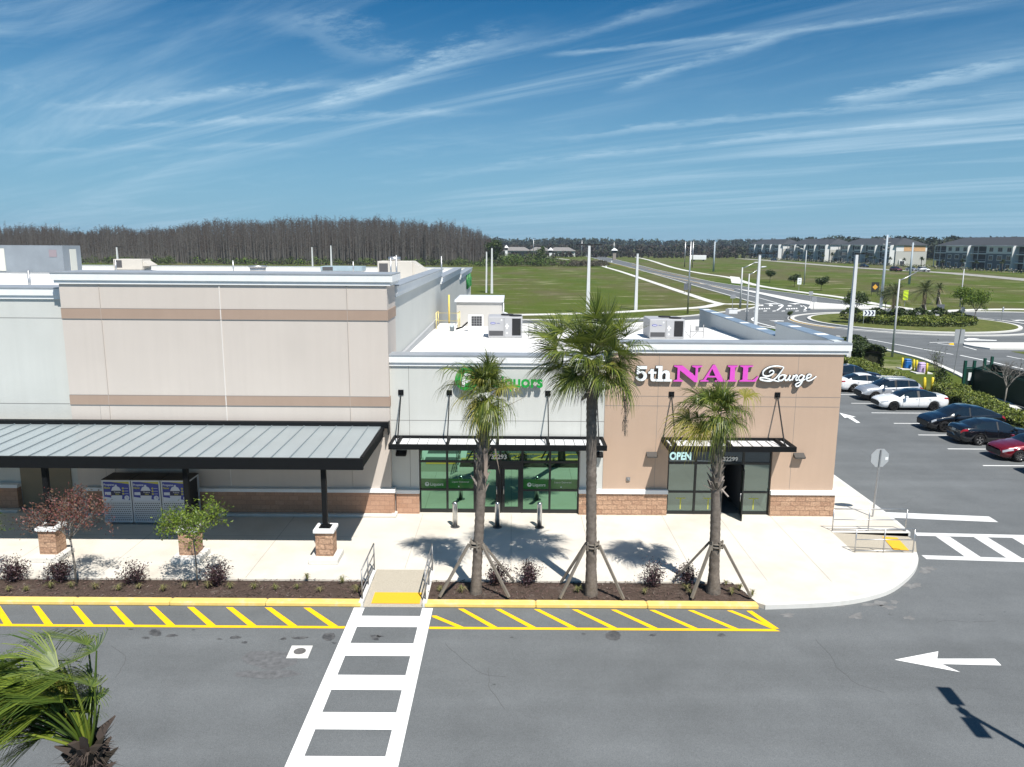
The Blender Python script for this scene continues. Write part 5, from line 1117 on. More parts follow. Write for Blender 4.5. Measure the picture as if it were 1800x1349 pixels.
def boots(m, sp, t0, t1, count, r, ln=0.34, out=0.55, mi=0, w=0.055):
    n = len(sp)
    for k in range(count):
        t = t0+(t1-t0)*k/count; c, rad = sp[min(int(t*n), n-1)]; a = k*2.4+r.uniform(-0.2,0.2); d = Vector((math.cos(a),math.sin(a),0)); q = Vector((-d.y,d.x,0))
        b = c+d*rad*0.85; l = ln*r.uniform(0.7,1.25); e = b+d*(l*out*r.uniform(0.5,1.2))+Vector((0,0,l))
        m.add([b-q*w, b+q*w, e+q*w*0.45, e-q*w*0.45, b-q*w*0.8-d*0.03+Vector((0,0,0.12)), b+q*w*0.8-d*0.03+Vector((0,0,0.12))], [(0,1,2,3),(5,4,3,2),(0,3,4),(1,5,2)], mi)
def braces(t, x, y, feet, zc, tr, rad):
    """timber props strapped to the trunk, standing on the bed"""
    for (fx, fy) in feet:
        d = Vector((fx,fy,0)).normalized(); b = MB(); b.bar((fx,fy,0.08), d*(rad+0.06)+Vector((0,0,zc)), 0.085, 0.075); b.build('brace', M_brace, t)
    s = MB(); s.tube([(0,0,zc-0.10),(0,0,zc-0.05)], rad+0.05, 14); s.tube([(0,0,zc+0.02),(0,0,zc+0.05)], rad+0.05, 14)
    for k in range(5):
        a = 2*math.pi*k/5; s.bar((math.cos(a)*(rad+0.03),math.sin(a)*(rad+0.03),zc-0.17),(math.cos(a)*(rad+0.03),math.sin(a)*(rad+0.03),zc+0.12),0.075,0.045)
    s.build('brace_collar', M_brace, t)
GZ = 0.14
def sabal(x, y, lab, top, crown_c, fronds, tr, feet, boot=(0.6,0.98,46), rads=(0.33,0.24,0.215,0.20), seed=1, zc=1.75, nlow=0, dead=0, mids=None, spear=True, extra=0):
    r = random.Random(seed); t = thing('cabbage_palm', lab, 'palm tree', (x,y,GZ), 0, 'braced cabbage palms in the planting bed')
    mids = mids or []; top = Vector(top)
    pts = [Vector((0,0,-0.1))]+[Vector(p) for p in mids]+[top]; rd = [rads[0]]+[rads[1]]*len(mids)+[rads[3]]
    if not mids: pts = [Vector((0,0,-0.1)), top*0.12, top*0.6, top]; rd = list(rads)
    tm = MB(); sp = trunk_tube(tm, pts, rd, r, rings=90); tm.build('trunk', M_trunk, t)
    if boot: b = MB(); boots(b, sp, boot[0], boot[1], boot[2], r); b.build('leaf_boots', M_boot, t)
    c = MB(); cc = Vector(crown_c)
    if extra: fronds = list(fronds)+[(r.uniform(0,360), r.uniform(-45,75), r.uniform(0.22,0.5), r.uniform(0.65,0.92), r.uniform(0.4,1.0), 1 if r.random() < 0.25 else 0) for _ in range(extra)]
    for (az, el, Lp, Lb, droop, mi) in fronds:
        e = R(el); d = Vector((math.cos(R(az))*math.cos(e), math.sin(R(az))*math.cos(e), math.sin(e)))
        st = cc+Vector((d.x*0.08,d.y*0.08,0.05*math.sin(e)))-Vector((0,0,0.18 if el < 10 else 0.0))
        frond(c, st, d, Lp, Lb, r, droop, r.uniform(85,118), 36, Vector((-0.10,0.02,0)), mi, 1.0, 0.022, 0.45, 0.0, r.gauss(0,34))
    c.build('crown', [M_frond, M_frondy, M_frondd], t)
    braces(t, x, y, feet, zc, tr, rads[1])
    return t, r
# tallest, dense round crown
r0 = random.Random(21); fr = []
for i in range(70):
    el = math.degrees(math.asin(0.97-1.42*(i+0.5)/70))+r0.uniform(-9,9); az = i*137.5+r0.uniform(-16,16)
    if el < 0 and (az % 360 < 32 or az % 360 > 328) and i % 2: continue
    fr.append((az, el, r0.choice((r0.uniform(0.35,0.65),r0.uniform(0.85,1.2),r0.uniform(0.85,1.2))) if el > -10 else r0.uniform(0.4,0.95), r0.uniform(0.88,1.1), r0.uniform(0.12,0.3) if el > 25 else (r0.uniform(0.35,0.6) if el > -5 else r0.uniform(0.5,0.8)), 1 if (el < 8 and r0.random() < 0.34) else 0))
for i in range(8): fr.append((i*45+20, -50+r0.uniform(-15,10), 0.5, 0.6, 1.0, 2))
t, r_ = sabal(2.65, 23.5, 'tallest cabbage palm with a dense round crown, between the two shops', (-0.17,0,7.35), (-0.18,0,7.95), fr, 0.22, [(-1.05,-0.42),(1.0,-0.45),(-0.95,0.75)], boot=(0.90,1.0,14), rads=(0.225,0.172,0.162,0.165), seed=3)
fs = MB()
for k in range(260):
    a = r_.uniform(0,6.28); rr = r_.uniform(0,0.16); z0 = r_.uniform(5.5,7.1); p = Vector((0.88+rr*math.cos(a)*(0.5+(z0-5.5)*0.35),-0.25+rr*math.sin(a),z0)); fs.add([p, p+Vector((0.02,0,0.02)), p+Vector((r_.uniform(-.05,.05),r_.uniform(-.05,.05),-0.12))], [(0,1,2)])
fs.tube([(0.0,-0.1,7.3),(0.4,-0.25,7.25),(0.75,-0.3,7.0),(0.88,-0.25,6.2)],0.02,6); fs.tube([(0.05,-0.2,7.0),(-0.35,-0.32,6.75),(-0.5,-0.35,6.6)],[0.05,0.06,0.03],6); fs.tube([(0.0,-0.2,6.9),(0.35,-0.3,7.0),(0.6,-0.35,7.12)],[0.05,0.06,0.03],6)
fs.build('fruit_stalk', M_frondd, t)
# left palm, sparse wind-blown crown
fr = [(180,44,0.95,1.10,0.9,0),(172,22,0.75,0.95,0.9,0),(65,82,0.80,0.85,0.35,0),(300,80,0.75,0.8,0.5,0),(15,66,0.85,0.85,0.85,0),(-10,28,0.45,0.95,1.0,1),(160,55,0.7,0.9,0.6,0),(25,40,0.4,0.85,0.9,0),(270,60,0.35,0.9,0.5,0),(260,5,0.25,0.95,1.0,0),(290,-10,0.3,0.95,1.0,0),(240,-25,0.3,0.95,1.0,0),(140,60,0.55,0.95,0.4,0),(270,35,0.35,0.95,0.7,0),(210,10,0.35,0.9,1.0,1),(330,5,0.35,0.9,1.0,0),(255,-15,0.3,0.95,1.0,1),(285,-30,0.3,0.9,1.0,0),(60,20,0.4,0.9,1.0,0),(120,0,0.4,0.8,1.0,0),(300,60,0.35,0.85,0.5,0),(240,65,0.45,0.9,0.35,0),(275,-50,0.2,0.9,1.0,1),(315,-40,0.25,0.8,1.0,0),(225,-45,0.2,0.85,1.0,0),(350,-60,0.2,0.8,1.0,2)]
t, r_ = sabal(-1.15, 23.54, 'left cabbage palm with a sparse wind-blown crown, in front of the green sign', (0.33,0,6.45), (0.36,0,6.75), fr, 0.2, [(-1.15,-0.42),(1.1,-0.42),(1.25,0.75)], boot=(0.62,1.0,64), rads=(0.205,0.158,0.150,0.155), seed=7, extra=9)
sk = MB(); sk.tube([(0.3,-0.1,6.2),(1.0,-0.15,6.35),(1.75,-0.2,6.75)],[0.012,0.009,0.004],5)
for q in ((-0.22,-0.12),(0.02,-0.24),(0.30,-0.1)): sk.add([(0.30+q[0],q[1],4.95),(0.36+q[0],q[1],4.95),(0.34+q[0]*1.5,q[1]-0.05,4.1)], [(0,1,2)]); 
sk.add([(0.27,-0.25,5.0),(0.40,-0.25,5.0),(0.40,-0.3,4.0),(0.29,-0.3,4.15)], [(0,1,2,3)]); sk.build('dry_stalks', M_frondd, t)
# right palm, leaning, drooping crown
fr = [(180,5,0.75,1.0,1.0,1),(195,30,0.75,1.0,0.95,0),(170,48,0.55,1.0,0.6,0),(0,38,1.0,0.85,1.0,1),(10,12,0.55,0.9,1.0,0),(95,82,0.35,0.95,0.4,0),(250,70,0.35,0.95,0.4,0),(300,55,0.40,0.95,0.5,0),(230,45,0.45,1.0,0.6,0),(60,50,0.4,0.9,0.7,0),(130,35,0.45,0.9,0.8,0),(265,10,0.3,1.0,1.0,0),(235,-5,0.4,1.0,1.0,1),(210,-15,0.55,1.05,1.0,1),(255,-30,0.3,1.0,1.0,0),(330,20,0.4,0.9,0.9,0),(345,0,0.4,0.85,1.0,0),(285,35,0.35,0.95,0.6,0),(150,0,0.5,0.95,1.0,0),(200,60,0.35,0.95,0.4,0),(20,70,0.4,0.9,0.4,0)]
t, r_ = sabal(6.72, 23.69, 'right cabbage palm with drooping yellowish fronds, in front of the NAIL letters', (-0.16,0,5.72), (-0.22,0,6.15), fr, 0.2, [(-0.85,-0.55),(1.1,-0.45),(-1.15,0.8)], boot=(0.66,1.0,60), rads=(0.25,0.172,0.160,0.135), seed=11, mids=None, zc=1.72, extra=14)
sk = MB()
for q in ((-0.5,0.18),(-0.28,0.3),(0.30,0.2),(0.12,0.35),(-0.1,0.28)): sk.bar((q[0]*0.4-0.1,-0.18,3.65),(q[0]-0.1,-0.35,3.65+q[1]*(1 if q[0] < 0.2 else -1)),0.07,0.02)
sk.build('dry_stalks', M_boot, t)
# near fan palm, fronds streaming left in the wind
r = random.Random(31); fp = thing('fan_palm', 'nearest palm at the lower left, shaggy trunk, glossy fronds streaming left in the wind', 'palm tree', (-4.62,7.5,0))
tm = MB(); sp = trunk_tube(tm, [(0,0,-0.05),(0,0,3),(0,0,6.08)], [0.22,0.17,0.14], r, rings=60); tm.build('trunk', M_bootd, fp)
b = MB(); boots(b, sp, 0.55, 0.995, 210, r, 0.20, 0.75, 0, 0.045)
for k in range(900):
    t = r.uniform(0.7,1.0); c, rad = sp[min(int(t*61),60)]; a = r.uniform(0,6.28); d = Vector((math.cos(a),math.sin(a),0)); p = c+d*rad*1.1; l = r.uniform(0.08,0.22)
    b.add([p, p+Vector((0.012,0.012,0.0)), p+d*l+Vector((r.uniform(-.06,.06),r.uniform(-.06,.06),r.uniform(-0.12,0.12)))], [(0,1,2)])
b.build('leaf_boots', M_bootd, fp)
c = MB(); W = Vector((-0.55,0.06,-0.02))
for k in range(58):                       # stalks stand up, every blade is blown towards -x
    tz = k/57; az = k*137.5; el = R(86-38*abs(math.sin(k*1.7))-10*tz); d = Vector((math.cos(R(az))*math.cos(el)*0.8-0.34, math.sin(R(az))*math.cos(el)*0.6+0.06, math.sin(el)))
    Lp = r.uniform(0.42,1.05) if k > 9 else r.uniform(0.95,1.3); bd = Vector((-1.0+r.uniform(-0.1,0.3), r.uniform(-0.35,0.6), r.uniform(-0.45,0.5)))
    frond(c, (0.03*r.uniform(-1,1),0.03*r.uniform(-1,1),6.02), d, Lp, r.uniform(0.75,1.1), r, r.uniform(0.5,1.0), r.uniform(38,70), 44, W*r.uniform(0.4,1.3), 0 if r.random() < 0.95 else 1, r.uniform(0.95,1.35), 0.017, 0.25, 0.0, r.gauss(0,28), bd, r.uniform(0.15,0.24))
for k in range(2):
    frond(c, (0.02,0,6.02), Vector((0.05+0.03*k,0.1,1.0)), 0.45+0.25*k, 0.30, r, 0.5, 60, 16, W*0.2, 0, 0.7, 0.014, 0.3, 0.0, r.gauss(0,40), Vector((0.5,-0.3,0.3-0.25*k)))
c.build('crown', [M_frondg, M_frondy, M_frondd], fp)

# leaves and twigs --------------------------------------------------
def leaf(m, p, s, r, mi=0, flat=0.0):
    n = Vector((r.gauss(0,1),r.gauss(0,1),r.gauss(0,1)+flat)).normalized(); a = n.orthogonal().normalized(); b = n.cross(a); th = r.uniform(0,6.28)
    u = a*math.cos(th)+b*math.sin(th); v = n.cross(u)
    m.add([p-u*s, p+v*s*0.45, p+u*s, p-v*s*0.45], [(0,1,2,3)], mi)
def branch(m, lv, p, d, L_, rad, r, depth, spread, tips):
    d = d.normalized(); e = p+d*L_; mid = p.lerp(e,0.5)+Vector((r.gauss(0,1),r.gauss(0,1),r.gauss(0,1)))*L_*0.05
    m.tube([p,mid,e],[rad,rad*0.85,rad*0.65],5,0,False)
    tips.append((mid,depth)); tips.append((e,depth))
    if depth <= 0: return
    for _ in range(r.choice((2,3,3))):
        nd = (d+Vector((r.gauss(0,spread),r.gauss(0,spread),r.gauss(0,spread*0.7)+0.12))).normalized(); branch(m, lv, p.lerp(e,r.uniform(0.55,1.0)), nd, L_*r.uniform(0.6,0.85), rad*0.6, r, depth-1, spread, tips)
def small_tree(name, x, y, z, h0, label, cat, mleaf, mbark, seed, stems=5, L0=0.75, depth=4, nleaf=6, ls=0.05, spread=0.55, lean=(0,0), group=None, rad=0.03, outw=0.7, scatter=0.13):
    r = random.Random(seed); t = thing(name, label, cat, (x,y,z), 0, group); w = MB(); tips = []
    b = Vector((lean[0],lean[1],h0)); w.tube([(0,0,-0.05), b*0.5+Vector((0.02,0,0)), b],[rad*1.2,rad,rad*0.9],8)
    for k in range(stems):
        a = 2*math.pi*k/stems+r.uniform(-0.4,0.4); d = Vector((math.cos(a)*outw,math.sin(a)*outw,1.0)); branch(w, None, b-Vector((0,0,0.15*r.random())), d, L0*r.uniform(0.8,1.15), rad*0.6, r, depth, spread, tips)
    w.build('trunk', mbark, t); lv = MB()
    for p, dp in tips:
        if dp <= 2:
            for _ in range(nleaf if dp < 2 else nleaf//2): leaf(lv, p+Vector((r.gauss(0,scatter),r.gauss(0,scatter),r.gauss(0,scatter))), ls*r.uniform(0.6,1.3), r, 0 if r.random() < 0.8 else 1)
    if nleaf: lv.build('crown', mleaf, t)
    return t
M_bark = mat('grey_bark', (0.20,0.185,0.165), 0.9, var=0.15, vs=10); M_barkd = mat('dark_bark', (0.085,0.075,0.065), 0.9, var=0.2, vs=10)
L_red = [mat('red_leaf', (0.135,0.055,0.042), 0.6, island=0.5, trans=0.25), mat('rust_leaf', (0.17,0.095,0.05), 0.6, island=0.4, trans=0.25)]
L_lime = [mat('lime_leaf', (0.135,0.20,0.020), 0.55, island=0.35, trans=0.3), mat('green_leaf', (0.07,0.13,0.018), 0.55, island=0.4, trans=0.25)]
L_purp = [mat('purple_leaf', (0.040,0.018,0.024), 0.5, island=0.6, trans=0.1), mat('bronze_leaf', (0.075,0.040,0.035), 0.5, island=0.5, trans=0.1)]
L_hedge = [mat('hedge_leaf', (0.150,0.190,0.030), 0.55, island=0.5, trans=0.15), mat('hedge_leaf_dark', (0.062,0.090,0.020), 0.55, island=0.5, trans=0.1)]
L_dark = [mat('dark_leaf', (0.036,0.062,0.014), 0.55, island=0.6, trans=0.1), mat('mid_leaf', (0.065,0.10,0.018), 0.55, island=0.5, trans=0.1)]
p = G(135,1030,GZ); small_tree('red_leaf_tree', p.x, p.y, GZ, 1.75, 'slender young tree with rust-red leaves in the left planting bed', 'tree', L_red, M_bark, 5, 7, 0.66, 4, 4, 0.042, 0.55, (-0.06,0), None, 0.034, 0.75)
p = G(347,1030,GZ); small_tree('crape_myrtle', p.x, p.y, GZ, 1.62, 'slender young tree with fresh lime-green leaves in front of a stone column base', 'tree', L_lime, M_bark, 9, 7, 0.66, 4, 3, 0.050, 0.62, (-0.02,0), None, 0.026, 0.85, 0.12)
p = V(-30,1000,24.2); small_tree('crape_myrtle', -17.75, 24.0, GZ, 1.5, 'young green tree mostly cut off by the left edge of the photo', 'tree', L_lime, M_bark, 19, 6, 0.6, 3, 4, 0.05, 0.55)
for i, (px_, py, h, n, lab) in enumerate([(25,1022,0.62,420,'purple shrub at the far left end of the bed'),(103,1024,0.62,420,'purple shrub just left of the red-leaved tree'),(235,1026,0.60,260,'thin purple shrub midway between the red and the green tree'),(382,1028,0.62,420,'dense purple shrub right of the green tree'),(874,1028,0.60,360,'purple shrub just right of the left palm trunk'),(929,1028,0.62,420,'purple shrub midway between the left palm and the tallest palm'),(1150,1030,0.66,300,'open purple shrub midway between the tallest palm and the right palm'),(1207,1024,0.55,240,'purple shrub behind the timber props of the right palm')]):
    q = G(px_, py, GZ); r = random.Random(50+i); t = thing('purple_shrub', lab, 'shrub', (q.x,q.y,GZ), 0, 'dark purple shrubs in the planting beds'); w = MB(); lv = MB()
    for k in range(22):
        a = r.uniform(0,6.28); el = r.uniform(0.5,1.5); L_ = h*r.uniform(0.8,1.45); d = Vector((math.cos(a)*math.cos(el)*0.85,math.sin(a)*math.cos(el)*0.85,math.sin(el))); e = d*L_
        w.tube([(0,0,0),e*0.5+Vector((0,0,0.05)),e],[0.012,0.008,0.003],4,0,False)
        for _ in range(int(n*3.6/22)):
            f = r.uniform(0.3,1.0); s = 0.07+0.03*f; leaf(lv, e*f+Vector((r.gauss(0,s),r.gauss(0,s),r.gauss(0,s))), r.uniform(0.026,0.05), r, 0 if r.random() < 0.72 else 1)
    w.build('stems', M_barkd, t); lv.build('foliage', L_purp, t)
M_tuft = [mat('tuft_blade', (0.16,0.17,0.055), 0.6, island=0.5, trans=0.2), mat('tuft_straw', (0.30,0.26,0.13), 0.7, island=0.3, trans=0.2)]
tufts = [(15,1041),(47,1041),(88,1036),(126,1034),(168,1037),(208,1040),(245,1036),(287,1041),(325,1035),(365,1036),(405,1036),(448,1037),(484,1039),(523,1037),(540,1021),(563,1042),(602,1027),(628,1044),(773,1042),(812,1044),(1016,1043),(1133,1046),(1206,1040),(1215,1048),(1276,1030),(1286,1048),(1300,1039),(1322,1049)]
places = ['by the red tree','by the green tree','near the crosswalk ramp','by the left palm','by the tallest palm','by the right palm']
for i, (px_, py) in enumerate(tufts):
    q = G(px_, py, GZ); r = random.Random(200+i); m = MB(); big = r.uniform(0.75,1.15)
    for k in range(46):
        a = r.uniform(0,6.28); L_ = r.uniform(0.18,0.38)*big; o = r.uniform(0.3,1.0); d = Vector((math.cos(a),math.sin(a),0)); s = Vector((-d.y,d.x,0))*0.007
        p1 = d*L_*0.35*o+Vector((0,0,L_*0.75)); p2 = d*L_*0.95*o+Vector((0,0,L_*(0.9-0.45*o)))
        m.add([q-s, q+s, q+p1+s, q+p1-s, q+p2], [(0,1,2,3),(3,2,4)], 0 if r.random() < 0.65 else 1)
    side = 'left' if px_ < 640 else 'right'
    tag(m.build('grass_tuft', M_tuft), 'small pale grass tuft in the '+side+' planting bed beside the yellow kerb', 'grass tuft', 'grass tufts of the '+side+' planting bed')
# hedges and verge shrubs ----------------------------------------------
def leafy_box(m, pts, w, h, n, r, s=0.10, top=0.6, mats=2, z0=0.05):
    """leaves over a lumpy hedge body that follows a line"""
    P = [Vector((p[0],p[1],0)) for p in pts]; seg = [(P[i+1]-P[i]).length for i in range(len(P)-1)]; tot = sum(seg); ph = [r.uniform(0,6.28) for _ in range(6)]
    for _ in range(n):
        t = r.uniform(0,tot); k = 0
        while k < len(seg)-1 and t > seg[k]: t -= seg[k]; k += 1
        d = (P[k+1]-P[k])/seg[k]; q = Vector((-d.y,d.x,0)); c = P[k]+d*t; sd = t+k*7.0
        hh_ = h*(0.86+0.13*math.sin(sd*1.3+ph[0])+0.10*math.sin(sd*3.1+ph[1])); ww = w*(0.9+0.14*math.sin(sd*1.9+ph[2])+0.08*math.sin(sd*4.3+ph[3]))
        if r.random() < top:
            u = r.uniform(-1,1); p = c+q*(u*ww/2)+Vector((0,0,hh_*(1-0.28*abs(u)**2.5)+r.gauss(0,0.05)))
        else:
            u = r.choice((-1,1)); z = r.uniform(z0,hh_*0.95); p = c+q*(u*ww/2*(0.92+r.gauss(0,0.06)))+Vector((0,0,z))
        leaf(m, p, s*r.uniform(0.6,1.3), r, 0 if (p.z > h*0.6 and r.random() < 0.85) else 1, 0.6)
def hedge(label, pts, w, h, n, seed, leaves=L_hedge, grp='clipped hedges by the parking row', s=0.10):
    t = thing('hedge', label, 'hedge', (0,0,0), 0, grp); r = random.Random(seed); m = MB(); leafy_box(m, pts, w, h, n, r, s)
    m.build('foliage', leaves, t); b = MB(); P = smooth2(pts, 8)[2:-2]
    b.ribbon(P, w*0.62, 0.02, h*0.58); b.build('dark_core', mat('hedge_core', (0.022,0.024,0.010), 1.0, var=0.5, vs=12, det=8), t)  # solid dark core inside the leaves
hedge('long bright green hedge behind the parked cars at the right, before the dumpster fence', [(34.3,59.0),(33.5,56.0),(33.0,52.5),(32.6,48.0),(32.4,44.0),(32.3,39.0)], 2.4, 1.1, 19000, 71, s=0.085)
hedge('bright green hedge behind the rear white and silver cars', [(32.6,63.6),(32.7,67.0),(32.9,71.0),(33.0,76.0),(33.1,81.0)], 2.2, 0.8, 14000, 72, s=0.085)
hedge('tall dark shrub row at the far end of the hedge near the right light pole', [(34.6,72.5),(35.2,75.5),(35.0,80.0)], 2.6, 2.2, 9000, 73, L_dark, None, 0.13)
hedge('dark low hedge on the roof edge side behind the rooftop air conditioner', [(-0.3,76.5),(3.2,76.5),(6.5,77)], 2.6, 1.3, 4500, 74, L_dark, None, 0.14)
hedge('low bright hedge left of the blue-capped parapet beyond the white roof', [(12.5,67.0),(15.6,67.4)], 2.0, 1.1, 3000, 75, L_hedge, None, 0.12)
r = random.Random(77); t = thing('conical_shrub', 'small dark conical shrub left of the blue-capped parapet', 'shrub', (13.7,68.5,0)); m = MB()
for _ in range(1500):
    z = r.uniform(0.05,2.6); a = r.uniform(0,6.28); rr = (1.25*(1-z/2.75))*r.uniform(0.6,1.05); leaf(m, Vector((rr*math.cos(a),rr*math.sin(a),z)), r.uniform(0.08,0.16), r, 0 if r.random() < 0.6 else 1)
m.build('foliage', L_dark, t); MB().tube([(0,0,-0.05),(0,0,2.3)],[0.06,0.02],6).build('stem', M_barkd, t)
q = G(1643,690); small_tree('bare_tree', q.x, q.y, 0, 1.0, 'nearly leafless upright tree with dark leaves low down, beside the yellow posts', 'tree', L_dark, M_barkd, 83, 5, 1.0, 3, 1, 0.06, 0.30, (0.05,0), None, 0.04, 0.25, 0.2)
m = MB(); r = random.Random(84)
for _ in range(900):
    z = r.uniform(0.05,2.0); a = r.uniform(0,6.28); rr = 0.75*math.sin(min(1,(z+0.2)/2.2)*math.pi)*r.uniform(0.2,1); leaf(m, Vector((0.35+rr*math.cos(a),rr*math.sin(a),z)), r.uniform(0.06,0.12), r)
t = thing('verge_shrub', 'dark upright shrub at the foot of the nearly leafless tree', 'shrub', (q.x,q.y-0.2,0)); m.build('foliage', L_dark, t); MB().tube([(0.3,0,-0.02),(0.35,0,1.4)],[0.03,0.01],5).build('stem', M_barkd, t)
q = G(1764,712); small_tree('bare_tree', q.x, q.y, 0, 1.3, 'leafless grey tree in front of the dark green fence', 'tree', L_dark, M_bark, 87, 6, 0.95, 4, 0, 0.05, 0.5, (0.1,0), None, 0.055, 0.6)
# ================================================================== cars
def interp(pts, x):
    if x <= pts[0][0]: return pts[0][1]
    for (a, b), (c, d) in zip(pts[:-1], pts[1:]):
        if x <= c:
            t = (x-a)/(c-a); t = t*t*(3-2*t)*0.35+t*0.65; return b+(d-b)*t
    return pts[-1][1]
M_tyre = mat('tyre_rubber', (0.016,0.016,0.017), 0.85, spec=0.2); M_cglass = mat('car_glass', (0.010,0.013,0.016), 0.05, spec=0.9, coat=0.4)
M_plastic = mat('black_trim', (0.014,0.014,0.015), 0.5); M_hl = mat('headlamp', (0.48,0.50,0.52), 0.12, 0.2, spec=0.8); M_tl = mat('tail_lamp', (0.30,0.006,0.012), 0.15, spec=0.7)
M_chrome = mat('bright_trim', (0.6,0.6,0.62), 0.15, 1.0); M_plate = mat('licence_plate', (0.5,0.52,0.5), 0.5)
def car(label, name, cat, x, y, facing, S, paint, rim, roofm=None, group='cars parked in the row behind the shops'):
    """S: dims + profile; local +x is the tail, x=0 the nose; facing -1: nose towards -x"""
    Lc, W = S['L'], S['W']; t = thing(name, label, cat, (x, y, 0.01), 0.0 if facing < 0 else math.pi, group)
    top, belt, plan, tum = S['top'], S['belt'], S['plan'], S['tum']; wr = S['wr']; fx, rx = S['fx'], S['rx']; WS, RW, SG = S['ws'], S['rw'], S['sg']
    xs = [0,0.02,0.06,0.12,0.2]; xx = 0.3
    while xx < Lc-0.3: xs.append(xx); xx += 0.085
    xs += [Lc-0.3,Lc-0.2,Lc-0.12,Lc-0.06,Lc-0.02,Lc]
    rows = []
    for q in xs:
        zt = interp(top,q); zb_ = min(interp(belt,q), zt-0.02); w = interp(plan,q)*W/2; tw = interp(tum,q)*w; base = interp(S['sill'],q); arch = 0
        for cx in (fx, rx):
            dd = abs(q-cx); ra = wr+0.055
            if dd < ra: arch = max(arch, wr+math.sqrt(ra*ra-dd*dd)-0.015)
        zs = [base, base+0.09, base+0.24, base+(zb_-base)*0.62, zb_-0.13, zb_-0.015]
        zs = [max(z_, arch+0.004*i) if arch > base else z_ for i, z_ in enumerate(zs)]
        for i in range(1,6): zs[i] = max(zs[i], zs[i-1]+0.002)
        f = [0.86,0.965,0.995,1.0,0.985,0.945]
        rows.append([(w*f[i], zs[i]) for i in range(6)] + [(w*0.93, zs[5]+0.012), (max(tw,0.02), max(zt-0.055, zs[5]+0.016)), (tw*0.80, max(zt-0.012, zs[5]+0.02)), (0.0, max(zt, zs[5]+0.022))])
    groups = {}
    def put(g, quad):
        mb = groups.setdefault(g, MB()); mb.add(quad, [(0,1,2,3)], 0, True)
    for i in range(len(xs)-1):
        xm = (xs[i]+xs[i+1])/2
        for j in range(9):
            cab = WS[0] < xm < RW[1]; g = 'body'
            if j == 6 and SG[0] < xm < SG[1] and rows[i][7][1]-rows[i][6][1] > 0.05: g = 'side_window' if all(abs(xm-pp) > 0.05 for pp in S['pil']) else 'pillar'
            elif j in (7,8) and WS[0] < xm < WS[1]: g = 'windshield'
            elif j in (7,8) and RW[0] < xm < RW[1]: g = 'rear_window'
            elif roofm is not None and j >= 7 and WS[1] <= xm <= RW[0]: g = 'roof'
            elif j == 4 and S['hl'][0] < xm < S['hl'][1]: g = 'headlight'
            elif j == 4 and xm > Lc-S['tl']: g = 'taillight'
            elif j in (0,1) and S.get('clad'): g = 'cladding'
            for s in (1,-1):
                a, b, c_, d = (xs[i],s*rows[i][j][0],rows[i][j][1]), (xs[i+1],s*rows[i+1][j][0],rows[i+1][j][1]), (xs[i+1],s*rows[i+1][j+1][0],rows[i+1][j+1][1]), (xs[i],s*rows[i][j+1][0],rows[i][j+1][1])
                gg = g+('+' if s > 0 else '-') if g in ('side_window','headlight','taillight','pillar') else g
                put(gg, [a,b,c_,d] if s < 0 else [d,c_,b,a])
    for row, x_, rev in ((rows[0],0,0),(rows[-1],Lc,1)):          # nose and tail caps
        ring = [(x_,-p[0],p[1]) for p in row]+[(x_,p[0],p[1]) for p in row[::-1][1:]]
        groups['body'].add(ring if rev else ring[::-1], [tuple(range(len(ring)))])
    def merged(mb):
        key = {}; vs = []; fs = []
        for f in mb.f:
            nf = []
            for i in f:
                k = tuple(round(c,4) for c in mb.v[i])
                if k not in key: key[k] = len(vs); vs.append(k)
                nf.append(key[k])
            nf2 = [a for n_, a in enumerate(nf) if a != nf[n_-1]]
            if len(nf2) >= 3: fs.append(tuple(nf2))
        m2 = MB(); m2.add(vs, fs, 0, True); return m2
    cm = {'body':paint,'windshield':M_cglass,'rear_window':M_cglass,'side_window':M_cglass,'pillar':M_plastic,'roof':roofm,'headlight':M_hl,'taillight':M_tl,'cladding':M_plastic}
    for g, mb in groups.items():
        nm = g.rstrip('+-'); merged(mb).build(nm, cm[nm], t)
    zf = interp(top,0.05); u = MB(); u.box(0.25,-W*0.40,0.17,Lc-0.25,W*0.40,0.45); u.build('underbody', M_plastic, t)
    g = MB(); g.vprism([(-W*0.33,0.30),(W*0.33,0.30),(W*0.36,S['gz']),(-W*0.36,S['gz'])], -0.025, 0.03)
    g.move(Matrix.Rotation(-math.pi/2,4,'Z')); g.build('grille', M_plastic, t)
    ph = MB(); ph.box(Lc-0.01,-0.17,S['pz'],Lc+0.015,0.17,S['pz']+0.13); ph.build('licence_plate', M_plate, t)
    bl = MB(); bl.box(Lc-0.03,-W*0.36,0.24,Lc+0.012,W*0.36,0.44); bl.build('rear_valance', M_plastic, t)
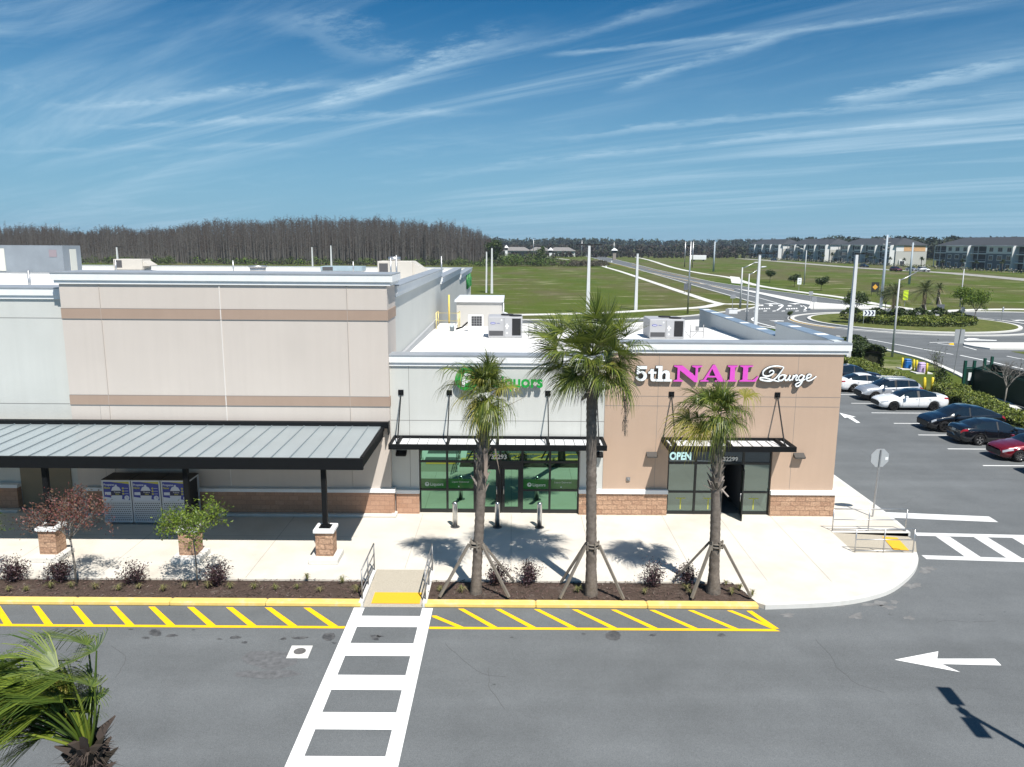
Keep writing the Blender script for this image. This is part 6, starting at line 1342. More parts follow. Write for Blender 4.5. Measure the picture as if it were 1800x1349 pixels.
    for cx in (fx, rx):
        for s in (1,-1):
            wy = s*(W/2-0.115); wv = MB(); prof = [(0.62*wr,-0.10),(0.80*wr,-0.115),(0.96*wr,-0.09),(wr,-0.04),(wr,0.04),(0.96*wr,0.09),(0.80*wr,0.115),(0.62*wr,0.10)]; n = 28; vs = []
            for k in range(n):
                a = 2*math.pi*k/n
                for (rr, yy) in prof: vs.append((rr*math.cos(a), yy, rr*math.sin(a)))
            m_ = len(prof); wv.add(vs, [(k*m_+j, k*m_+j+1, ((k+1)%n)*m_+j+1, ((k+1)%n)*m_+j) for k in range(n) for j in range(m_-1)], 0, True)
            o = wv.build('wheel', M_tyre, t, (cx,wy,wr))
            r_ = MB(); yo = s*0.085; r_.tube([(0,yo-s*0.09,0),(0,yo-s*0.05,0)], 0.64*wr, 20, 1)
            for k in range(10 if S.get('sp10') else 5):
                a = 2*math.pi*k/(10 if S.get('sp10') else 5)+0.3
                for da in ((-0.16,0.16) if not S.get('sp10') else (0,)):
                    r_.bar((0.08*math.cos(a),yo,0.08*math.sin(a)),(0.66*wr*math.cos(a+da),yo-s*0.012,0.66*wr*math.sin(a+da)),0.035,0.03)
            ring = [(0.66*wr*math.cos(2*math.pi*k/24), yo-s*0.005, 0.66*wr*math.sin(2*math.pi*k/24)) for k in range(25)]; r_.tube(ring, 0.016, 6); r_.tube([(0,yo-0.03,0),(0,yo+0.02*s,0)],0.055,10)
            r_.build('rim', [rim, M_plastic], o)
    mx, mz = S['mir']
    for s in (1,-1):
        mm = MB(); mm.bbox(mx-0.08,min(s*(W/2+0.02),s*(W/2+0.21)),mz,mx+0.10,max(s*(W/2+0.02),s*(W/2+0.21)),mz+0.15,0.035); mm.bar((mx+0.03,s*(W/2-0.06),mz+0.04),(mx+0.03,s*(W/2+0.06),mz+0.06),0.05); mm.build('mirror', paint, t)
    dh = MB()
    for s in (1,-1):
        for hx in S['dh']: dh.box(hx,min(s*(W/2-0.01),s*(W/2+0.018)),S['dz'],hx+0.17,max(s*(W/2-0.01),s*(W/2+0.018)),S['dz']+0.03)
    dh.build('door_handles', S.get('hm', paint), t)
    sm = MB()
    for s in (1,-1):
        for px_ in S['seam']: sm.box(px_-0.006,min(s*(W/2-0.03),s*(W/2+0.004)),0.32,px_+0.006,max(s*(W/2-0.03),s*(W/2+0.004)),S['dz']+0.10)
    sm.build('door_seam', M_plastic, t)
    if S.get('rails'):
        for s in (1,-1): MB().tube([(1.75,s*0.55,S['H']-0.03),(1.9,s*0.56,S['H']+0.03),(3.6,s*0.56,S['H']+0.0),(3.8,s*0.55,S['H']-0.05)],0.025,6).build('roof_rail', S['rails'], t)
    return t
def sedan(L=4.88, W=1.84, H=1.44):
    k = L/4.88
    return dict(L=L,W=W,H=H,wr=0.335,fx=0.95*k,rx=3.77*k,top=[(0,0.66),(0.06,0.73),(0.35*k,0.83),(0.9*k,0.93),(1.35*k,0.99),(1.95*k,1.28),(2.35*k,H-0.03),(2.8*k,H),(3.3*k,H-0.035),(3.8*k,1.27),(4.25*k,1.10),(4.7*k,1.07),(L-0.04,0.98),(L,0.88)],
        belt=[(0,0.60),(0.3,0.72),(0.9*k,0.83),(1.4*k,0.89),(2.5*k,0.93),(3.6*k,0.99),(4.2*k,1.02),(L-0.1,0.96),(L,0.82)],plan=[(0,0.70),(0.08,0.80),(0.25,0.90),(0.7,0.97),(1.5,1.0),(3.8*k,1.0),(L-0.4,0.95),(L-0.12,0.88),(L,0.78)],
        tum=[(0,0.90),(1.2*k,0.90),(1.55*k,0.80),(2.3*k,0.68),(3.2*k,0.68),(3.9*k,0.76),(4.4*k,0.88),(L,0.90)],sill=[(0,0.26),(0.3,0.20),(L-0.3,0.22),(L,0.34)],ws=(1.36*k,2.28*k),rw=(3.36*k,4.2*k),sg=(1.62*k,3.98*k),pil=(2.68*k,),hl=(0.08,0.55),tl=0.38,gz=0.56,pz=0.72,mir=(1.72*k,0.93),dh=(2.42*k,3.35*k),dz=0.83,seam=(1.55*k,2.68*k,3.5*k))
def suv(L=4.57, W=1.84, H=1.66):
    k = L/4.57
    return dict(L=L,W=W,H=H,wr=0.36,fx=0.92*k,rx=3.58*k,top=[(0,0.74),(0.06,0.84),(0.35*k,0.98),(0.9*k,1.07),(1.2*k,1.10),(1.75*k,1.45),(2.05*k,H-0.06),(2.5*k,H),(3.4*k,H-0.02),(3.95*k,H-0.09),(4.25*k,1.36),(4.47*k,1.08),(L-0.02,0.98),(L,0.90)],
        belt=[(0,0.66),(0.3,0.84),(0.9*k,0.97),(1.3*k,1.02),(2.5*k,1.06),(3.6*k,1.12),(4.2*k,1.14),(L-0.1,1.02),(L,0.86)],plan=[(0,0.74),(0.08,0.84),(0.25,0.92),(0.7,0.98),(1.5,1.0),(3.6*k,1.0),(L-0.3,0.96),(L-0.1,0.91),(L,0.84)],
        tum=[(0,0.90),(1.1*k,0.90),(1.4*k,0.82),(2.0*k,0.73),(3.8*k,0.72),(4.25*k,0.80),(4.5*k,0.90),(L,0.9)],sill=[(0,0.30),(0.3,0.24),(L-0.3,0.26),(L,0.36)],ws=(1.22*k,1.98*k),rw=(3.98*k,4.40*k),sg=(1.45*k,4.10*k),pil=(2.42*k,3.42*k),hl=(0.08,0.62),tl=0.34,gz=0.62,pz=0.82,mir=(1.55*k,1.06),dh=(2.15*k,3.05*k),dz=0.96,seam=(1.4*k,2.42*k,3.32*k))
def crossover():
    s = suv(4.76,1.92,1.62); k = 4.76/4.57
    s['top'] = [(0,0.66),(0.06,0.74),(0.35,0.88),(0.9,1.02),(1.15,1.07),(1.8,1.42),(2.2,1.58),(2.7,1.62),(3.3,1.56),(3.9,1.38),(4.4,1.18),(4.62,1.10),(4.74,0.98),(4.76,0.90)]
    s['ws'] = (1.15,2.15); s['rw'] = (3.55,4.38); s['sg'] = (1.45,4.1); s['pil'] = (2.5,); s['fx'] = 0.92; s['rx'] = 3.8; s['hl'] = (0.10,0.42); return s
P_white = mat('white_car_paint', (0.78,0.79,0.80), 0.3, coat=0.8); P_silver = mat('silver_car_paint', (0.42,0.44,0.47), 0.32, 0.45, coat=0.8); P_black = mat('black_car_paint', (0.006,0.007,0.010), 0.2, coat=1.0); P_navy = mat('blue_black_car_paint', (0.006,0.008,0.018), 0.2, coat=1.0); P_red = mat('dark_red_car_paint', (0.17,0.006,0.014), 0.22, 0.25, coat=1.0)
R_dark = mat('dark_rim', (0.05,0.05,0.052), 0.35, 0.7); R_silver = mat('silver_rim', (0.50,0.50,0.50), 0.3, 0.85)
S = suv(4.7); car('dark suv farthest along the row, half hidden by the tan shop, nose towards the hedge', 'dark_suv', 'car', 30.9, 63.5, 1, S, P_navy, R_silver)
S = sedan(4.75); car('white sedan with dark rear window, tail towards the shop, farthest of the two white ones', 'white_sedan', 'car', 30.75, 60.4, 1, S, P_white, R_silver)
S = suv(); S['clad'] = True; S['rails'] = P_silver; car('silver suv with roof rails between two white sedans', 'silver_suv', 'car', 26.25, 57.0, -1, S, P_silver, R_silver)
S = sedan(); car('white sedan with black roof and dark wheels, nose towards the shop', 'white_sedan', 'car', 26.05, 53.8, -1, S, P_white, R_dark, P_black)
S = crossover(); car('black crossover with sloping rear, nose towards the shop, left of the black sedan', 'black_crossover', 'car', 26.15, 47.5, -1, S, P_black, R_dark)
S = sedan(4.65); S['sp10'] = False; S['hm'] = M_chrome; car('black sedan parked nose-in to the hedge with red tail light and silver wheels', 'black_sedan', 'car', 30.95, 44.3, 1, S, P_black, R_silver)
S = sedan(4.7); S['sp10'] = True; car('dark red sedan with black grille near the right edge of the photo', 'red_sedan', 'car', 26.55, 40.85, -1, S, P_red, R_silver)
S = sedan(4.8); car('black car cut off by the right edge, its rear nearest the camera in the row', 'black_sedan', 'car', 31.35, 37.55, 1, S, P_black, R_silver)
S = suv(4.6); car('dark car behind the roof, only its top showing beside the left rooftop air conditioner', 'dark_suv', 'car', -1.3, 66.0, 1, S, P_navy, R_silver, None, 'cars behind the buildings')
# ================================================================== far side
# date palms and trees of the roundabout
M_date = [mat('date_frond', (0.105,0.125,0.045), 0.55, island=0.4, trans=0.15), mat('date_frond_old', (0.20,0.16,0.08), 0.7, island=0.3)]
def date_palm(x, y, z, h, Lf, label, seed, n=46, braced=True, cat='palm tree', name='date_palm', grp='roundabout palms'):
    r = random.Random(seed); t = thing(name, label, cat, (x,y,z), 0, grp); tm = MB(); sp = trunk_tube(tm, [(0,0,-0.1),(0,0,h*0.5),(0,0,h)], [0.30,0.26,0.32], r, 10, 24, 0.08); tm.build('trunk', mat('date_trunk', (0.085,0.068,0.055), 0.95, var=0.3, vs=5), t)
    c = MB()
    for k in range(n):
        a = k*2.4; el = R(78-110*k/n+r.uniform(-6,6)); d = Vector((math.cos(a)*math.cos(el),math.sin(a)*math.cos(el),math.sin(el))); L_ = Lf*r.uniform(0.85,1.1); pts = []
        for i in range(7):
            s = i/6; pts.append(Vector((0,0,h))+d*L_*s+Vector((0,0,-0.42*L_*s*s)))
        c.tube(pts, [0.03*(1.1-i/6) for i in range(7)], 4, 0, False)
        for i in range(26):
            s = 0.18+0.8*i/25; p = pts[0].lerp(pts[0],0); f_ = s*6; k_ = min(int(f_),5); p = pts[k_].lerp(pts[k_+1], f_-k_); td = (pts[k_+1]-pts[k_]).normalized(); sd = td.cross(Vector((0,0,1))); sd = sd.normalized() if sd.length > 0.05 else Vector((1,0,0))
            ll_ = 0.42*Lf/2.4*(0.6+math.sin(s*3.1))*0.8
            for q in (1,-1):
                e = p+(sd*q*0.8+td*0.65+Vector((0,0,-0.12+r.uniform(-0.2,0.15))))*ll_; c.add([p-td*0.022, p+td*0.022, e], [(0,1,2)], 0 if k < n*0.8 else 1)
    c.build('crown', M_date, t)
    if braced:
        for a in (0.5,2.6,4.7): b = MB(); b.bar((1.3*math.cos(a),1.3*math.sin(a),0),(0.25*math.cos(a),0.25*math.sin(a),h*0.45),0.10); b.build('brace', mat('pale_timber', (0.40,0.37,0.32), 0.9), t)
q = G(1569,557); date_palm(q.x, q.y, 0.2, 3.6, 3.1, 'left date palm in the middle of the roundabout', 301)
q = G(1622,558); date_palm(q.x, q.y, 0.2, 4.2, 2.9, 'right date palm in the middle of the roundabout', 302)
q = G(1648,536); date_palm(q.x, q.y, 0.0, 3.4, 1.7, 'short braced palm on the verge beyond the roundabout', 303, 34, True, 'palm tree', 'cabbage_palm', None)
for px_, py, h, lab, s, ml in ((1503,571,2.2,'sparse small tree left of the roundabout shrubs, by the light pole',311,L_dark),(1555,553,1.6,'pale twiggy tree left of the left date palm',312,L_dark),(1689,563,2.4,'small leafy tree right of the roundabout shrubs, left one of two',313,L_lime),(1709,573,2.0,'small leafy tree on the roundabout lawn, right one of two',314,L_lime)):
    q = G(px_, py); small_tree('roundabout_tree', q.x, q.y, 0.18, h, lab, 'tree', ml, M_barkd, s, 6, 1.15, 4, 3 if s != 312 else 1, 0.13, 0.5, (0.3 if s == 314 else 0,0), 'small trees on the roundabout', 0.06, 0.6, 0.25)
t = thing('shrub_ring', 'ring of clipped green shrubs planted round the middle of the roundabout', 'hedge', (0,0,0)); r = random.Random(321); m = MB()
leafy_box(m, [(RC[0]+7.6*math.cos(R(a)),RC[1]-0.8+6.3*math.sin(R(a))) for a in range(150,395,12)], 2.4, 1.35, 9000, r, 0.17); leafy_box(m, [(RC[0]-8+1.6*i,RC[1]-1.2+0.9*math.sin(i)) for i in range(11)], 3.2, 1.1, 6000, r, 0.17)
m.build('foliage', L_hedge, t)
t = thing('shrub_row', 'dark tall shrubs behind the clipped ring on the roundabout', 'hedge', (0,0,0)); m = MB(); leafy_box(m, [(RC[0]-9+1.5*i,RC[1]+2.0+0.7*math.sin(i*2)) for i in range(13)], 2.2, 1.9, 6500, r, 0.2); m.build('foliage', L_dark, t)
for px_, py, h, lab, s in ((1353,497,1.6,'small round dark tree in the field left of the white road sign',331),(1396,505,1.4,'small upright tree beside the white road sign',332),(1443,511,1.3,'thin young tree on the verge right of the white road sign',333),(1388,560,0.5,'tiny dark bush by the blue-capped parapet',334)):
    q = G(px_, py); small_tree('verge_tree', q.x, q.y, 0, h, lab, 'tree', L_dark, M_barkd, s, 6, 0.9 if h > 1 else 0.3, 3, 8, 0.16 if h > 1 else 0.05, 0.45, (0,0), 'young trees on the verge', 0.06, 0.5, 0.25 if h > 1 else 0.08)
# apartments ---------------------------------------------------------
M_apd = mat('apartment_slate_siding', (0.115,0.135,0.160), 0.8, var=0.04, vs=0.3); M_apw = mat('apartment_white_siding', (0.66,0.67,0.66), 0.8, var=0.03, vs=0.3); M_apr = mat('apartment_roof_shingle', (0.042,0.047,0.054), 0.9, var=0.1, vs=0.5)
M_apg = mat('apartment_window', (0.02,0.025,0.03), 0.15, spec=0.7); M_apl = mat('apartment_pale_gable', (0.44,0.44,0.41), 0.85, var=0.03, vs=0.4); M_apo = mat('orange_sheathing', (0.55,0.33,0.16), 0.8, var=0.08, vs=0.6); M_apk = mat('balcony_dark', (0.03,0.035,0.04), 0.7)
def apartment(x, y, L_, D, label, nb, orange=False, e=11.8):
    """long block: front faces -x, gable end at local y=0 faces the camera"""
    t = thing('apartment_building', label, 'apartment building', (x,y,0), 0, 'three-storey apartment blocks'); fl = e/3
    w = MB(); w.box(0,0.02,0,D,L_,2*fl,0); w.box(0,0.02,2*fl,D,L_,e,1); w.build('wall', [M_apd, M_apw], t)
    g = MB(); g.box(0.02,-0.15,0,D-0.02,0.0,2.1*fl,0); g.box(0.02,-0.18,2.1*fl,D-0.02,0.0,e,1)
    if orange: g.box(4.5,-0.25,2.1*fl,D-1.0,-0.185,e-0.4,2)
    g.box(2.0,-0.9,0,5.6,-0.16,3.2,1); g.box(2.5,-0.95,0,5.1,-0.905,2.6,3)
    g.build('gable_wall', [M_apl, M_apw, M_apo, M_apk], t)
    rf = MB(); o = 1.0; h = 4.2; rf.add([(-o,-o,e),(D+o,-o,e),(D+o,L_+o,e),(-o,L_+o,e),(D/2,D*0.5,e+h),(D/2,L_-D*0.5,e+h)], [(0,1,4),(1,2,5,4),(2,3,5),(3,0,4,5),(3,2,1,0)]); r_ = rf.build('roof', M_apr, t)
    if nb > 3:
        v = MB(); 
        for k in range(4): v.box(D/2-1.6,D*0.5+2+L_*0.12*k,e+h*0.86,D/2-0.9,D*0.5+3.4+L_*0.12*k,e+h*0.93)
        v.build('roof_vent', M_apk, r_)
    bw = L_/nb
    for k in range(nb):
        y0 = k*bw+bw*0.06; y1 = y0+bw*0.60; b = MB(); b.box(-2.0,y0+0.05,0,0.0,y1,2*fl,0); b.box(-2.0,y0+0.05,2*fl,0.0,y1,e-0.02,1); b.box(-3.2,y0-0.45,0,0.0,y0+0.045,e-0.5,1); b.box(-2.6,y0-0.3,e-0.5,0.0,y1+0.3,e-0.1,1)  # strip at the bay's south side is coloured white to read as sunlit
        b.build('bay', [M_apd, M_apw], t)
        for f in range(3):
            for j in range(3):
                yc = y0+(y1-y0)*(0.18+0.32*j); wd = 1.45 if j != 1 else 1.7; z0 = f*fl+1.0; z1 = z0+1.95
                if j == 1 and f == 0: z0, z1, wd = 0.1, 2.6, 0.9
                wf = MB(); wf.box(-2.05,yc-wd-0.32,z0-0.28,-2.001,yc+wd+0.32,z1+0.28); o_ = wf.build('window', M_apw, t)
                wg = MB(); wg.box(-2.075,yc-wd,z0,-2.052,yc-0.06,z1); wg.box(-2.075,yc+0.06,z0,-2.052,yc+wd,z1); wg.build('pane', M_apg, o_)
        ya, yb = y1+0.3, (k+1)*bw+bw*0.08-0.5
        if yb > L_: yb = L_-0.1
        c = MB()
        for f in range(3):
            c.box(-1.7,ya,f*fl+fl-0.35,-0.02,yb,f*fl+fl-0.05,0)
            if f: c.box(-1.7,ya,f*fl+0.0,-1.6,yb,f*fl+0.15,0); c.box(-1.66,ya,f*fl+0.95,-1.62,yb,f*fl+1.05,0)
            c.box(-0.06,ya+0.2,f*fl+0.2,-0.021,yb-0.2,f*fl+fl-0.5,1)
        for yy in (ya,(ya+yb)/2-0.15,yb-0.3): c.box(-1.75,yy,0,-1.45,yy+0.3,e-0.4,0)
        c.build('balcony', [M_apw, M_apk], t)
apartment(235.5, 288, 143, 19, 'nearest apartment block at the right edge, long slate and white front with dark hip roof', 4)
apartment(222.8, 452, 76, 18, 'apartment block with an orange unfinished patch on its white gable', 4, True)
apartment(216.8, 531, 78, 17, 'apartment block with a plain white gable end, behind the orange-patched one', 4)
apartment(212.5, 612, 82, 16, 'farthest apartment block, small, at the left end of the row', 4)
for px_, py, S_, pt_, lab in ((1583,478,suv(5.2,1.95,1.8),P_red,'dark red pickup on the road before the apartments'),(1525,471,sedan(),P_navy,'dark car on the road before the white gable'),(1632,478.5,suv(5.0,1.95,1.8),P_white,'white van on the road before the nearest apartments'),(1610,477,sedan(),P_silver,'grey car on the road beside the red pickup'),(1364,459,sedan(),P_black,'tiny dark car at the far left end of the apartment road')):
    q = G(px_, py); t_ = car(lab, 'distant_car', 'car', q.x, q.y, -1, S_, pt_, R_silver, None, 'cars on the apartment road'); t_.rotation_euler = (0,0,R(100)); t_.scale = (1.25,1.25,1.25)
M_apalm = [mat('apartment_palm', (0.06,0.085,0.03), 0.7, island=0.5)]
r = random.Random(401); ap_ = None
proto = thing('street_palm', 'small palm on the strip in front of the apartments', 'palm tree', (0,0,0), 0, 'small palms before the apartments')
MB().tube([(0,0,0),(0,0,4.6)],[0.2,0.15],6).build('trunk', M_barkd, proto); m = MB()
for k in range(60):
    a = r.uniform(0,6.28); el = r.uniform(-0.7,1.3); L_ = r.uniform(1.0,1.7); d = Vector((math.cos(a)*math.cos(el),math.sin(a)*math.cos(el),math.sin(el))); e = Vector((0,0,4.6))+d*L_+Vector((0,0,-0.3)); s = d.cross(Vector((0,0,1)))*0.28; m.add([(0,0,4.6), Vector((0,0,4.6))+d*L_*0.6+s, e, Vector((0,0,4.6))+d*L_*0.6-s], [(0,1,2,3)])
m.build('crown', M_apalm, proto)
sp_y = [305,318,333,347,362,378,392,408,424,440,456,468,486,504,520,540,556,575,600,630,660]
for i, yy in enumerate(sp_y):
    o = proto if i == 0 else copy_tree(proto); o.location = (232-0.066*(yy-300)-9.5+r.uniform(-1.5,1.5), yy+r.uniform(-3,3), 0); s = r.uniform(0.8,1.25); o.scale = (s,s,s); o.rotation_euler = (0,0,r.uniform(0,6))
m = MB()
for k in range(2600):
    yy = r.uniform(285,670); leaf(m, Vector((224-0.066*(yy-300)+r.uniform(-2.5,2.5), yy, r.uniform(0.1,1.6))), r.uniform(0.3,0.6), r, 0 if r.random() < 0.5 else 1)
tag(m.build('foundation_planting', [L_dark[0], mat('pale_stone_plants', (0.22,0.21,0.18), 0.9, island=0.4)]), 'low dark planting and rocks along the foot of the apartments', 'planting', kind='stuff')
# far low houses, fence, kiosks ----------------------------------------
M_house = mat('house_beige', (0.45,0.43,0.38), 0.85, var=0.03, vs=0.2); M_hroof = mat('house_roof', (0.20,0.19,0.18), 0.9, var=0.08, vs=0.3)
for px0, px1, ytop, lab, m in ((886,932,428,'long low house with a dark panel for its shaded front, far left of the row',M_house),(931,968,430,'cream low house in the middle of the far row',M_house),(966,1011,430,'pale low house with a porch at the right end of the far row',mat('house_pale', (0.48,0.50,0.48), 0.85))):
    Y = 690; a = V(px0,440,Y); b = V(px1,440,Y); t = thing('distant_house', lab, 'house', ((a.x+b.x)/2,Y,0), 0, 'low houses beyond the field'); w = b.x-a.x; h = 4.8
    MB().box(-w/2,0,0,w/2,14,h).build('wall', m, t); rf = MB(); rf.add([(-w/2-1,-1,h),(w/2+1,-1,h),(w/2+1,15,h),(-w/2-1,15,h),(-w/2+5,7,h+3.2),(w/2-5,7,h+3.2)], [(0,1,5,4),(1,2,5),(2,3,4,5),(3,0,4),(3,2,1,0)]); rf.build('roof', M_hroof, t)
    wn = MB()
    for i in range(5): wn.box(-w/2+w*(0.1+0.18*i),-0.1,1.2,-w/2+w*(0.17+0.18*i),-0.01,3.0)
    if px0 < 900: wn.box(-w/2+6,-0.12,0.2,w/2-1,-0.02,3.6)  # no window: dark panel painting the shade on this front
    wn.build('window', M_apg, t)
a = V(896,449,560); b = V(945,449,560); fn = MB(); fn.box(a.x,560,0,b.x,560.3,2.2)
for i in range(10): fn.box(a.x+(b.x-a.x)*i/9-0.25,559.6,0,a.x+(b.x-a.x)*i/9+0.25,560.0,2.5)
tag(fn.build('boundary_fence', mat('fence_grey_dark', (0.09,0.095,0.10), 0.8)), 'long dark grey fence in front of the far low houses', 'fence')
for px_, Y, h, w, lab in ((968,520,8.8,3.2,'white kiosk tower with a pyramid roof by the fence'),(890,600,10,3.4,'white kiosk tower with a pyramid roof at the left of the far houses'),(1080,560,8.6,4.2,'stone gate tower with a pale roof beside the far road')):
    a = V(px_,440,Y); t = thing('gate_tower', lab, 'gate tower', (a.x,Y,0), 0, 'small towers along the far road'); tw = 'stone' in lab
    MB().bbox(-w*0.28,-w*0.28,0,w*0.28,w*0.28,h*0.72,0.05).build('shaft', mat('tower_stone', (0.25,0.22,0.19), 0.9) if tw else M_trim, t); MB().box(-w*0.36,-w*0.36,h*0.62,w*0.36,w*0.36,h*0.78).build('lookout', M_apk, t)
    rf = MB(); rf.add([(-w*0.55,-w*0.55,h*0.78),(w*0.55,-w*0.55,h*0.78),(w*0.55,w*0.55,h*0.78),(-w*0.55,w*0.55,h*0.78),(0,0,h)], [(0,1,4),(1,2,4),(2,3,4),(3,0,4),(3,2,1,0)]); rf.build('roof', M_trim, t)
a = V(1228,448,540); tk = thing('box_trailer', 'long white box trailer standing in the far field', 'trailer', (a.x,540,0)); MB().bbox(-5.5,0,0.9,5.5,3,4.0,0.1).build('box', M_trim, tk); w = MB()
for x in (-4,-3,3.5): w.tube([(x,-0.05,0.5),(x,0.3,0.5)],0.5,10)
w.build('wheel', M_tyre, tk)
# bare cypress forest ----------------------------------------------------
def forest():
    r = random.Random(501); m = MB()
    def top_px(px):                                     # how the wood rises and falls
        T = [(-200,398),(0,394),(60,395),(100,399),(150,406),(185,395),(250,403),(300,396),(340,390),(400,385),(500,382),(600,379),(700,384),(780,388),(820,398),(850,410),(875,424)]
        return interp(T, px)+1.6*math.sin(px*0.11)+1.8*math.sin(px*0.043+1)+1.2*math.sin(px*0.29)
    for i in range(4200):
        px_ = r.uniform(-190,872); dep = r.random()**1.3; base = 463.5-0.008*(px_-300)
        Y = 392+dep*130+ (18 if px_ > 780 else 0); a = V(px_, 440, Y); zt = V(px_, top_px(px_)+r.gauss(2.5,3.0)+(0 if r.random() > 0.025 else -8), Y).z
        h = max(6, zt*(0.90+0.10*dep)); x, y = a.x, Y; lean = Vector((r.gauss(0,0.25),0,h)); rad = 0.10+0.011*h; b0 = Vector((x,y,0)); mi = r.choice((0,0,1,2))
        m.add([b0+Vector((-rad,0,0)), b0+Vector((rad,0,0)), b0+Vector((0,-rad,0)), b0+lean], [(0,2,3),(2,1,3)], 2)
        nb = 22 if dep < 0.6 else 18
        for k in range(nb):
            f = 0.30+0.70*(k/nb)**0.85; p = b0+lean*f; L_ = (1.25-f)*h*0.105*r.uniform(0.5,1.4)+0.25; an = r.uniform(0,6.28); d = Vector((math.cos(an),math.sin(an)*0.6,r.uniform(0.15,0.9))); e = p+d*L_; s = 0.10+0.03*L_
            m.add([p+Vector((0,0,-s)), p+Vector((0,0,s)), e], [(0,1,2)], mi)
            for _ in range(2):
                g_ = p.lerp(e, r.uniform(0.35,0.9)); m.add([g_+Vector((0,0,-0.07)), g_+Vector((0,0,0.09)), g_+Vector((r.uniform(-1,1),r.uniform(-0.5,0.5),r.uniform(0.1,0.9)))*0.75], [(0,1,2)], mi)
    return m
fo = forest().build('cypress_wood', [mat('grey_twigs', (0.054,0.046,0.040), 0.95), mat('brown_twigs', (0.058,0.042,0.033), 0.95), mat('pale_twigs', (0.105,0.098,0.089), 0.95)])
tag(fo, 'wood of bare grey-brown cypress trees behind the supermarket', 'wood', kind='stuff')
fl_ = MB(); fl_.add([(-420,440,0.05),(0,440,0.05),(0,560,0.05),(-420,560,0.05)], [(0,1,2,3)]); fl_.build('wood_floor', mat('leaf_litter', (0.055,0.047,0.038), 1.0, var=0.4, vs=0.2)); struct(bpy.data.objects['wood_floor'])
bk = MB(); bk.box(-430,528,0,-12,530,11); tag(bk.build('dark_wood_backing', mat('wood_shade_dark', (0.030,0.029,0.027), 1.0, var=0.5, vs=0.35, det=8)), 'dark slab painted for the shade inside the bare wood', 'wood', kind='stuff')  # dark slab stands in for the shade deep among the trunks
r = random.Random(511); m = MB()
for i in range(210):
    px_ = r.uniform(-100,880); Y = r.uniform(376,392); c = V(px_, 450, Y); h = r.uniform(1.8,4.2)*(1.25 if r.random() < 0.2 else 1); w = r.uniform(2,4.5); mi = r.choice((0,0,1,2))
    for _ in range(70):
        a = r.uniform(0,6.28); u = r.random()**0.5; leaf(m, Vector((c.x+w*u*math.cos(a), Y+w*0.5*u*math.sin(a), h*math.sqrt(max(0,1-u*u))*r.uniform(0.5,1.05)+0.2)), r.uniform(0.28,0.55), r, mi)
tag(m.build('wood_edge_bushes', [mat('bush_olive', (0.060,0.085,0.022), 0.9, island=0.5), mat('bush_green', (0.075,0.125,0.022), 0.9, island=0.5), mat('bush_dark', (0.035,0.042,0.018), 0.9, island=0.5)]), 'green brush along the foot of the bare wood', 'brush', kind='stuff')
m = MB()
for i in range(260):
    px_ = r.uniform(848,1062); Y = r.uniform(385,425); c = V(px_, 455, Y); k_ = (px_-848)/214; h = (r.uniform(3.0,6.0) if k_ < 0.6 else r.uniform(1.5,3.0)); w = r.uniform(2,4.5); mi = 2 if k_ > 0.72 else r.choice((0,1,1,2))
    for _ in range(75):
        a = r.uniform(0,6.28); u = r.random()**0.5; leaf(m, Vector((c.x+w*u*math.cos(a), Y+w*0.5*u*math.sin(a), h*math.sqrt(max(0,1-u*u))*r.uniform(0.5,1.05)+0.2)), r.uniform(0.28,0.55), r, mi)
tag(m.build('field_edge_thicket', [_M['bush_olive'], _M['bush_green'], mat('bush_brown', (0.070,0.062,0.042), 0.9, island=0.4)]), 'green and brown thicket at the far edge of the open field', 'thicket', kind='stuff')
def leafy_tree(x, y, h, w, label, seed, leaves, n=1500, s=0.5, name='field_tree', grp=None):
    r = random.Random(seed); t = thing(name, label, 'tree', (x,y,0), 0, grp); MB().tube([(0,0,-0.1),(0.2,0,h*0.5),(0,0,h*0.85)],[0.05*h*0.5,0.03*h*0.5,0.05],7).build('trunk', M_barkd, t); m = MB(); cl = [(r.uniform(-w*0.7,w*0.7), r.uniform(-w*0.6,w*0.6), r.uniform(h*0.2,h*0.95), r.uniform(0.25,0.5)) for _ in range(16)]
    for _ in range(n):
        cx, cy, cz, cr = r.choice(cl); f = 1-0.55*max(0,(cz/h-0.5)*2); leaf(m, Vector((cx*f+r.gauss(0,cr*w*0.5), cy*f+r.gauss(0,cr*w*0.5), min(h*1.02,cz+r.gauss(0,cr*h*0.18)))), s*r.uniform(0.6,1.2), r, 0 if r.random() < 0.6 else 1)
    m.build('crown', leaves, t)
c = V(951,460,392); leafy_tree(c.x, 392, 9.8, 3.0, 'dark green cone-shaped tree standing in the thicket at the field edge', 521, L_dark, 1500, 0.42)
c = V(872,460,395); leafy_tree(c.x, 395, 12.5, 4.2, 'fresh green tree at the right end of the bare wood', 522, L_dark, 1800, 0.5)
c = V(862,460,400); leafy_tree(c.x, 400, 12, 4.2, 'dark dense tree between the bare wood and the fresh green tree', 523, [L_dark[0],L_dark[0]], 1500, 0.5)
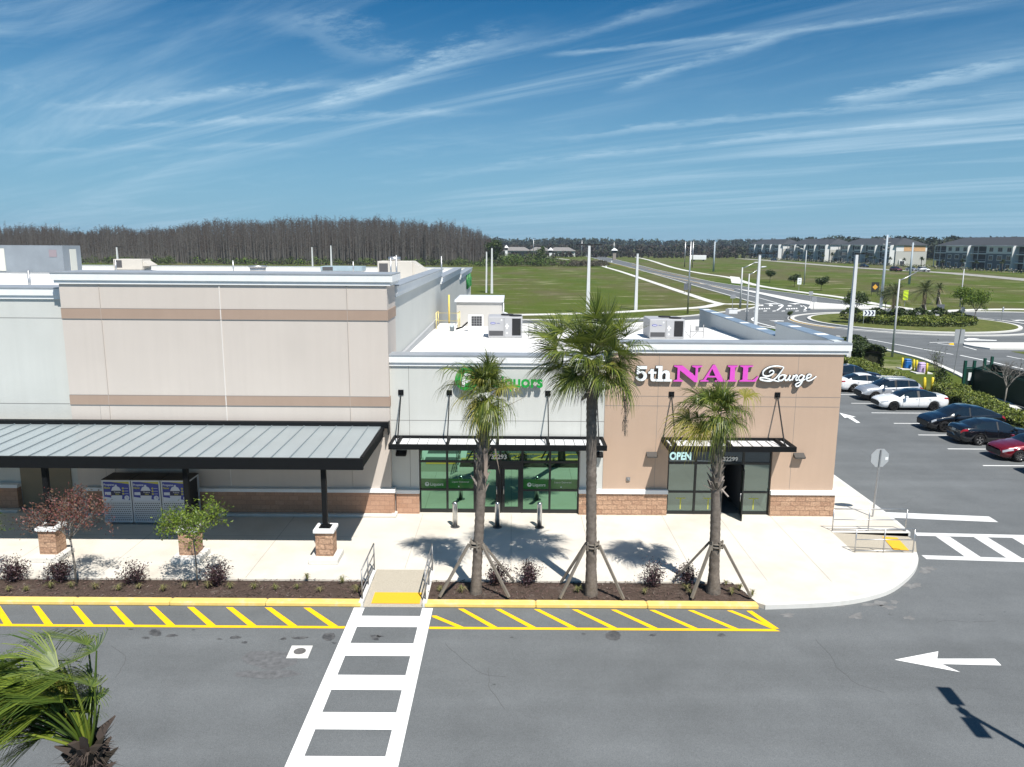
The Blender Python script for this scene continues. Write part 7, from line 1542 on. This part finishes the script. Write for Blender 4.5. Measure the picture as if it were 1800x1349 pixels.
# horizon woods ------------------------------------------------------------
def belt_(name, label, Y0, Y1, X0, X1, hmean, n, s, mats, seed, per=26):
    r = random.Random(seed); m = MB()
    for i in range(n):
        x = r.uniform(X0,X1); y = r.uniform(Y0,Y1); h = hmean*r.uniform(0.7,1.15)*(1+0.12*math.sin(x*0.004+seed)+0.08*math.sin(x*0.013)); w = h*r.uniform(0.22,0.42); mi = r.randrange(len(mats))
        for _ in range(per):
            z = h*r.uniform(0.08,1.0); rr = w*math.sqrt(max(0.05,1-abs(z/h-0.55)**2*2.6)); a = r.uniform(0,6.28); leaf(m, Vector((x+rr*math.cos(a)*r.random(), y+rr*math.sin(a)*r.random(), z)), s*r.uniform(0.6,1.3), r, mi)
    tag(m.build(name, mats), label, 'wood', kind='stuff')
HG = [mat('far_green', (0.022,0.038,0.018), 0.95, island=0.4), mat('far_olive', (0.032,0.040,0.020), 0.95, island=0.4), mat('far_dark', (0.022,0.034,0.018), 0.95, island=0.4)]
HB = [mat('far_brown', (0.054,0.044,0.034), 0.95, island=0.4), mat('far_grey_brown', (0.044,0.039,0.031), 0.95, island=0.4), mat('far_olive', (0,0,0))]
belt_('horizon_wood', 'dark green woods along the horizon', 1450, 1900, -1400, 2400, 21, 3200, 3.2, HG, 601, 34)
belt_('marsh_wood', 'grey-brown marsh woods in front of the horizon', 800, 1250, -300, 1100, 9.5, 2000, 1.9, HB, 602, 30)
belt_('field_scrub', 'olive scrub at the far edge of the fields', 640, 780, -60, 210, 4.0, 700, 1.0, HB, 603, 26)
belt_('right_wood', 'woods behind the apartment roofs', 620, 760, 265, 560, 17, 480, 1.7, HG, 604, 60)
# ------------------------------------------------------------------ the air
hz_ = MB().box(-2200, -80, -1.0, 2200, 2300, 42); hzm = bpy.data.materials.new('haze_air'); hzm.use_nodes = True; N = hzm.node_tree.nodes; N.remove(N['Principled BSDF'])
pv = N.new('ShaderNodeVolumePrincipled'); pv.inputs['Color'].default_value = (0.72,0.84,1.0,1); pv.inputs['Density'].default_value = 0.00012; pv.inputs['Anisotropy'].default_value = 0.2
hzm.node_tree.links.new(pv.outputs[0], N['Material Output'].inputs['Volume'])
ho = hz_.build('haze', hzm); ho['kind'] = 'stuff'; tag(ho, 'pale blue haze filling the air over the fields', 'haze')
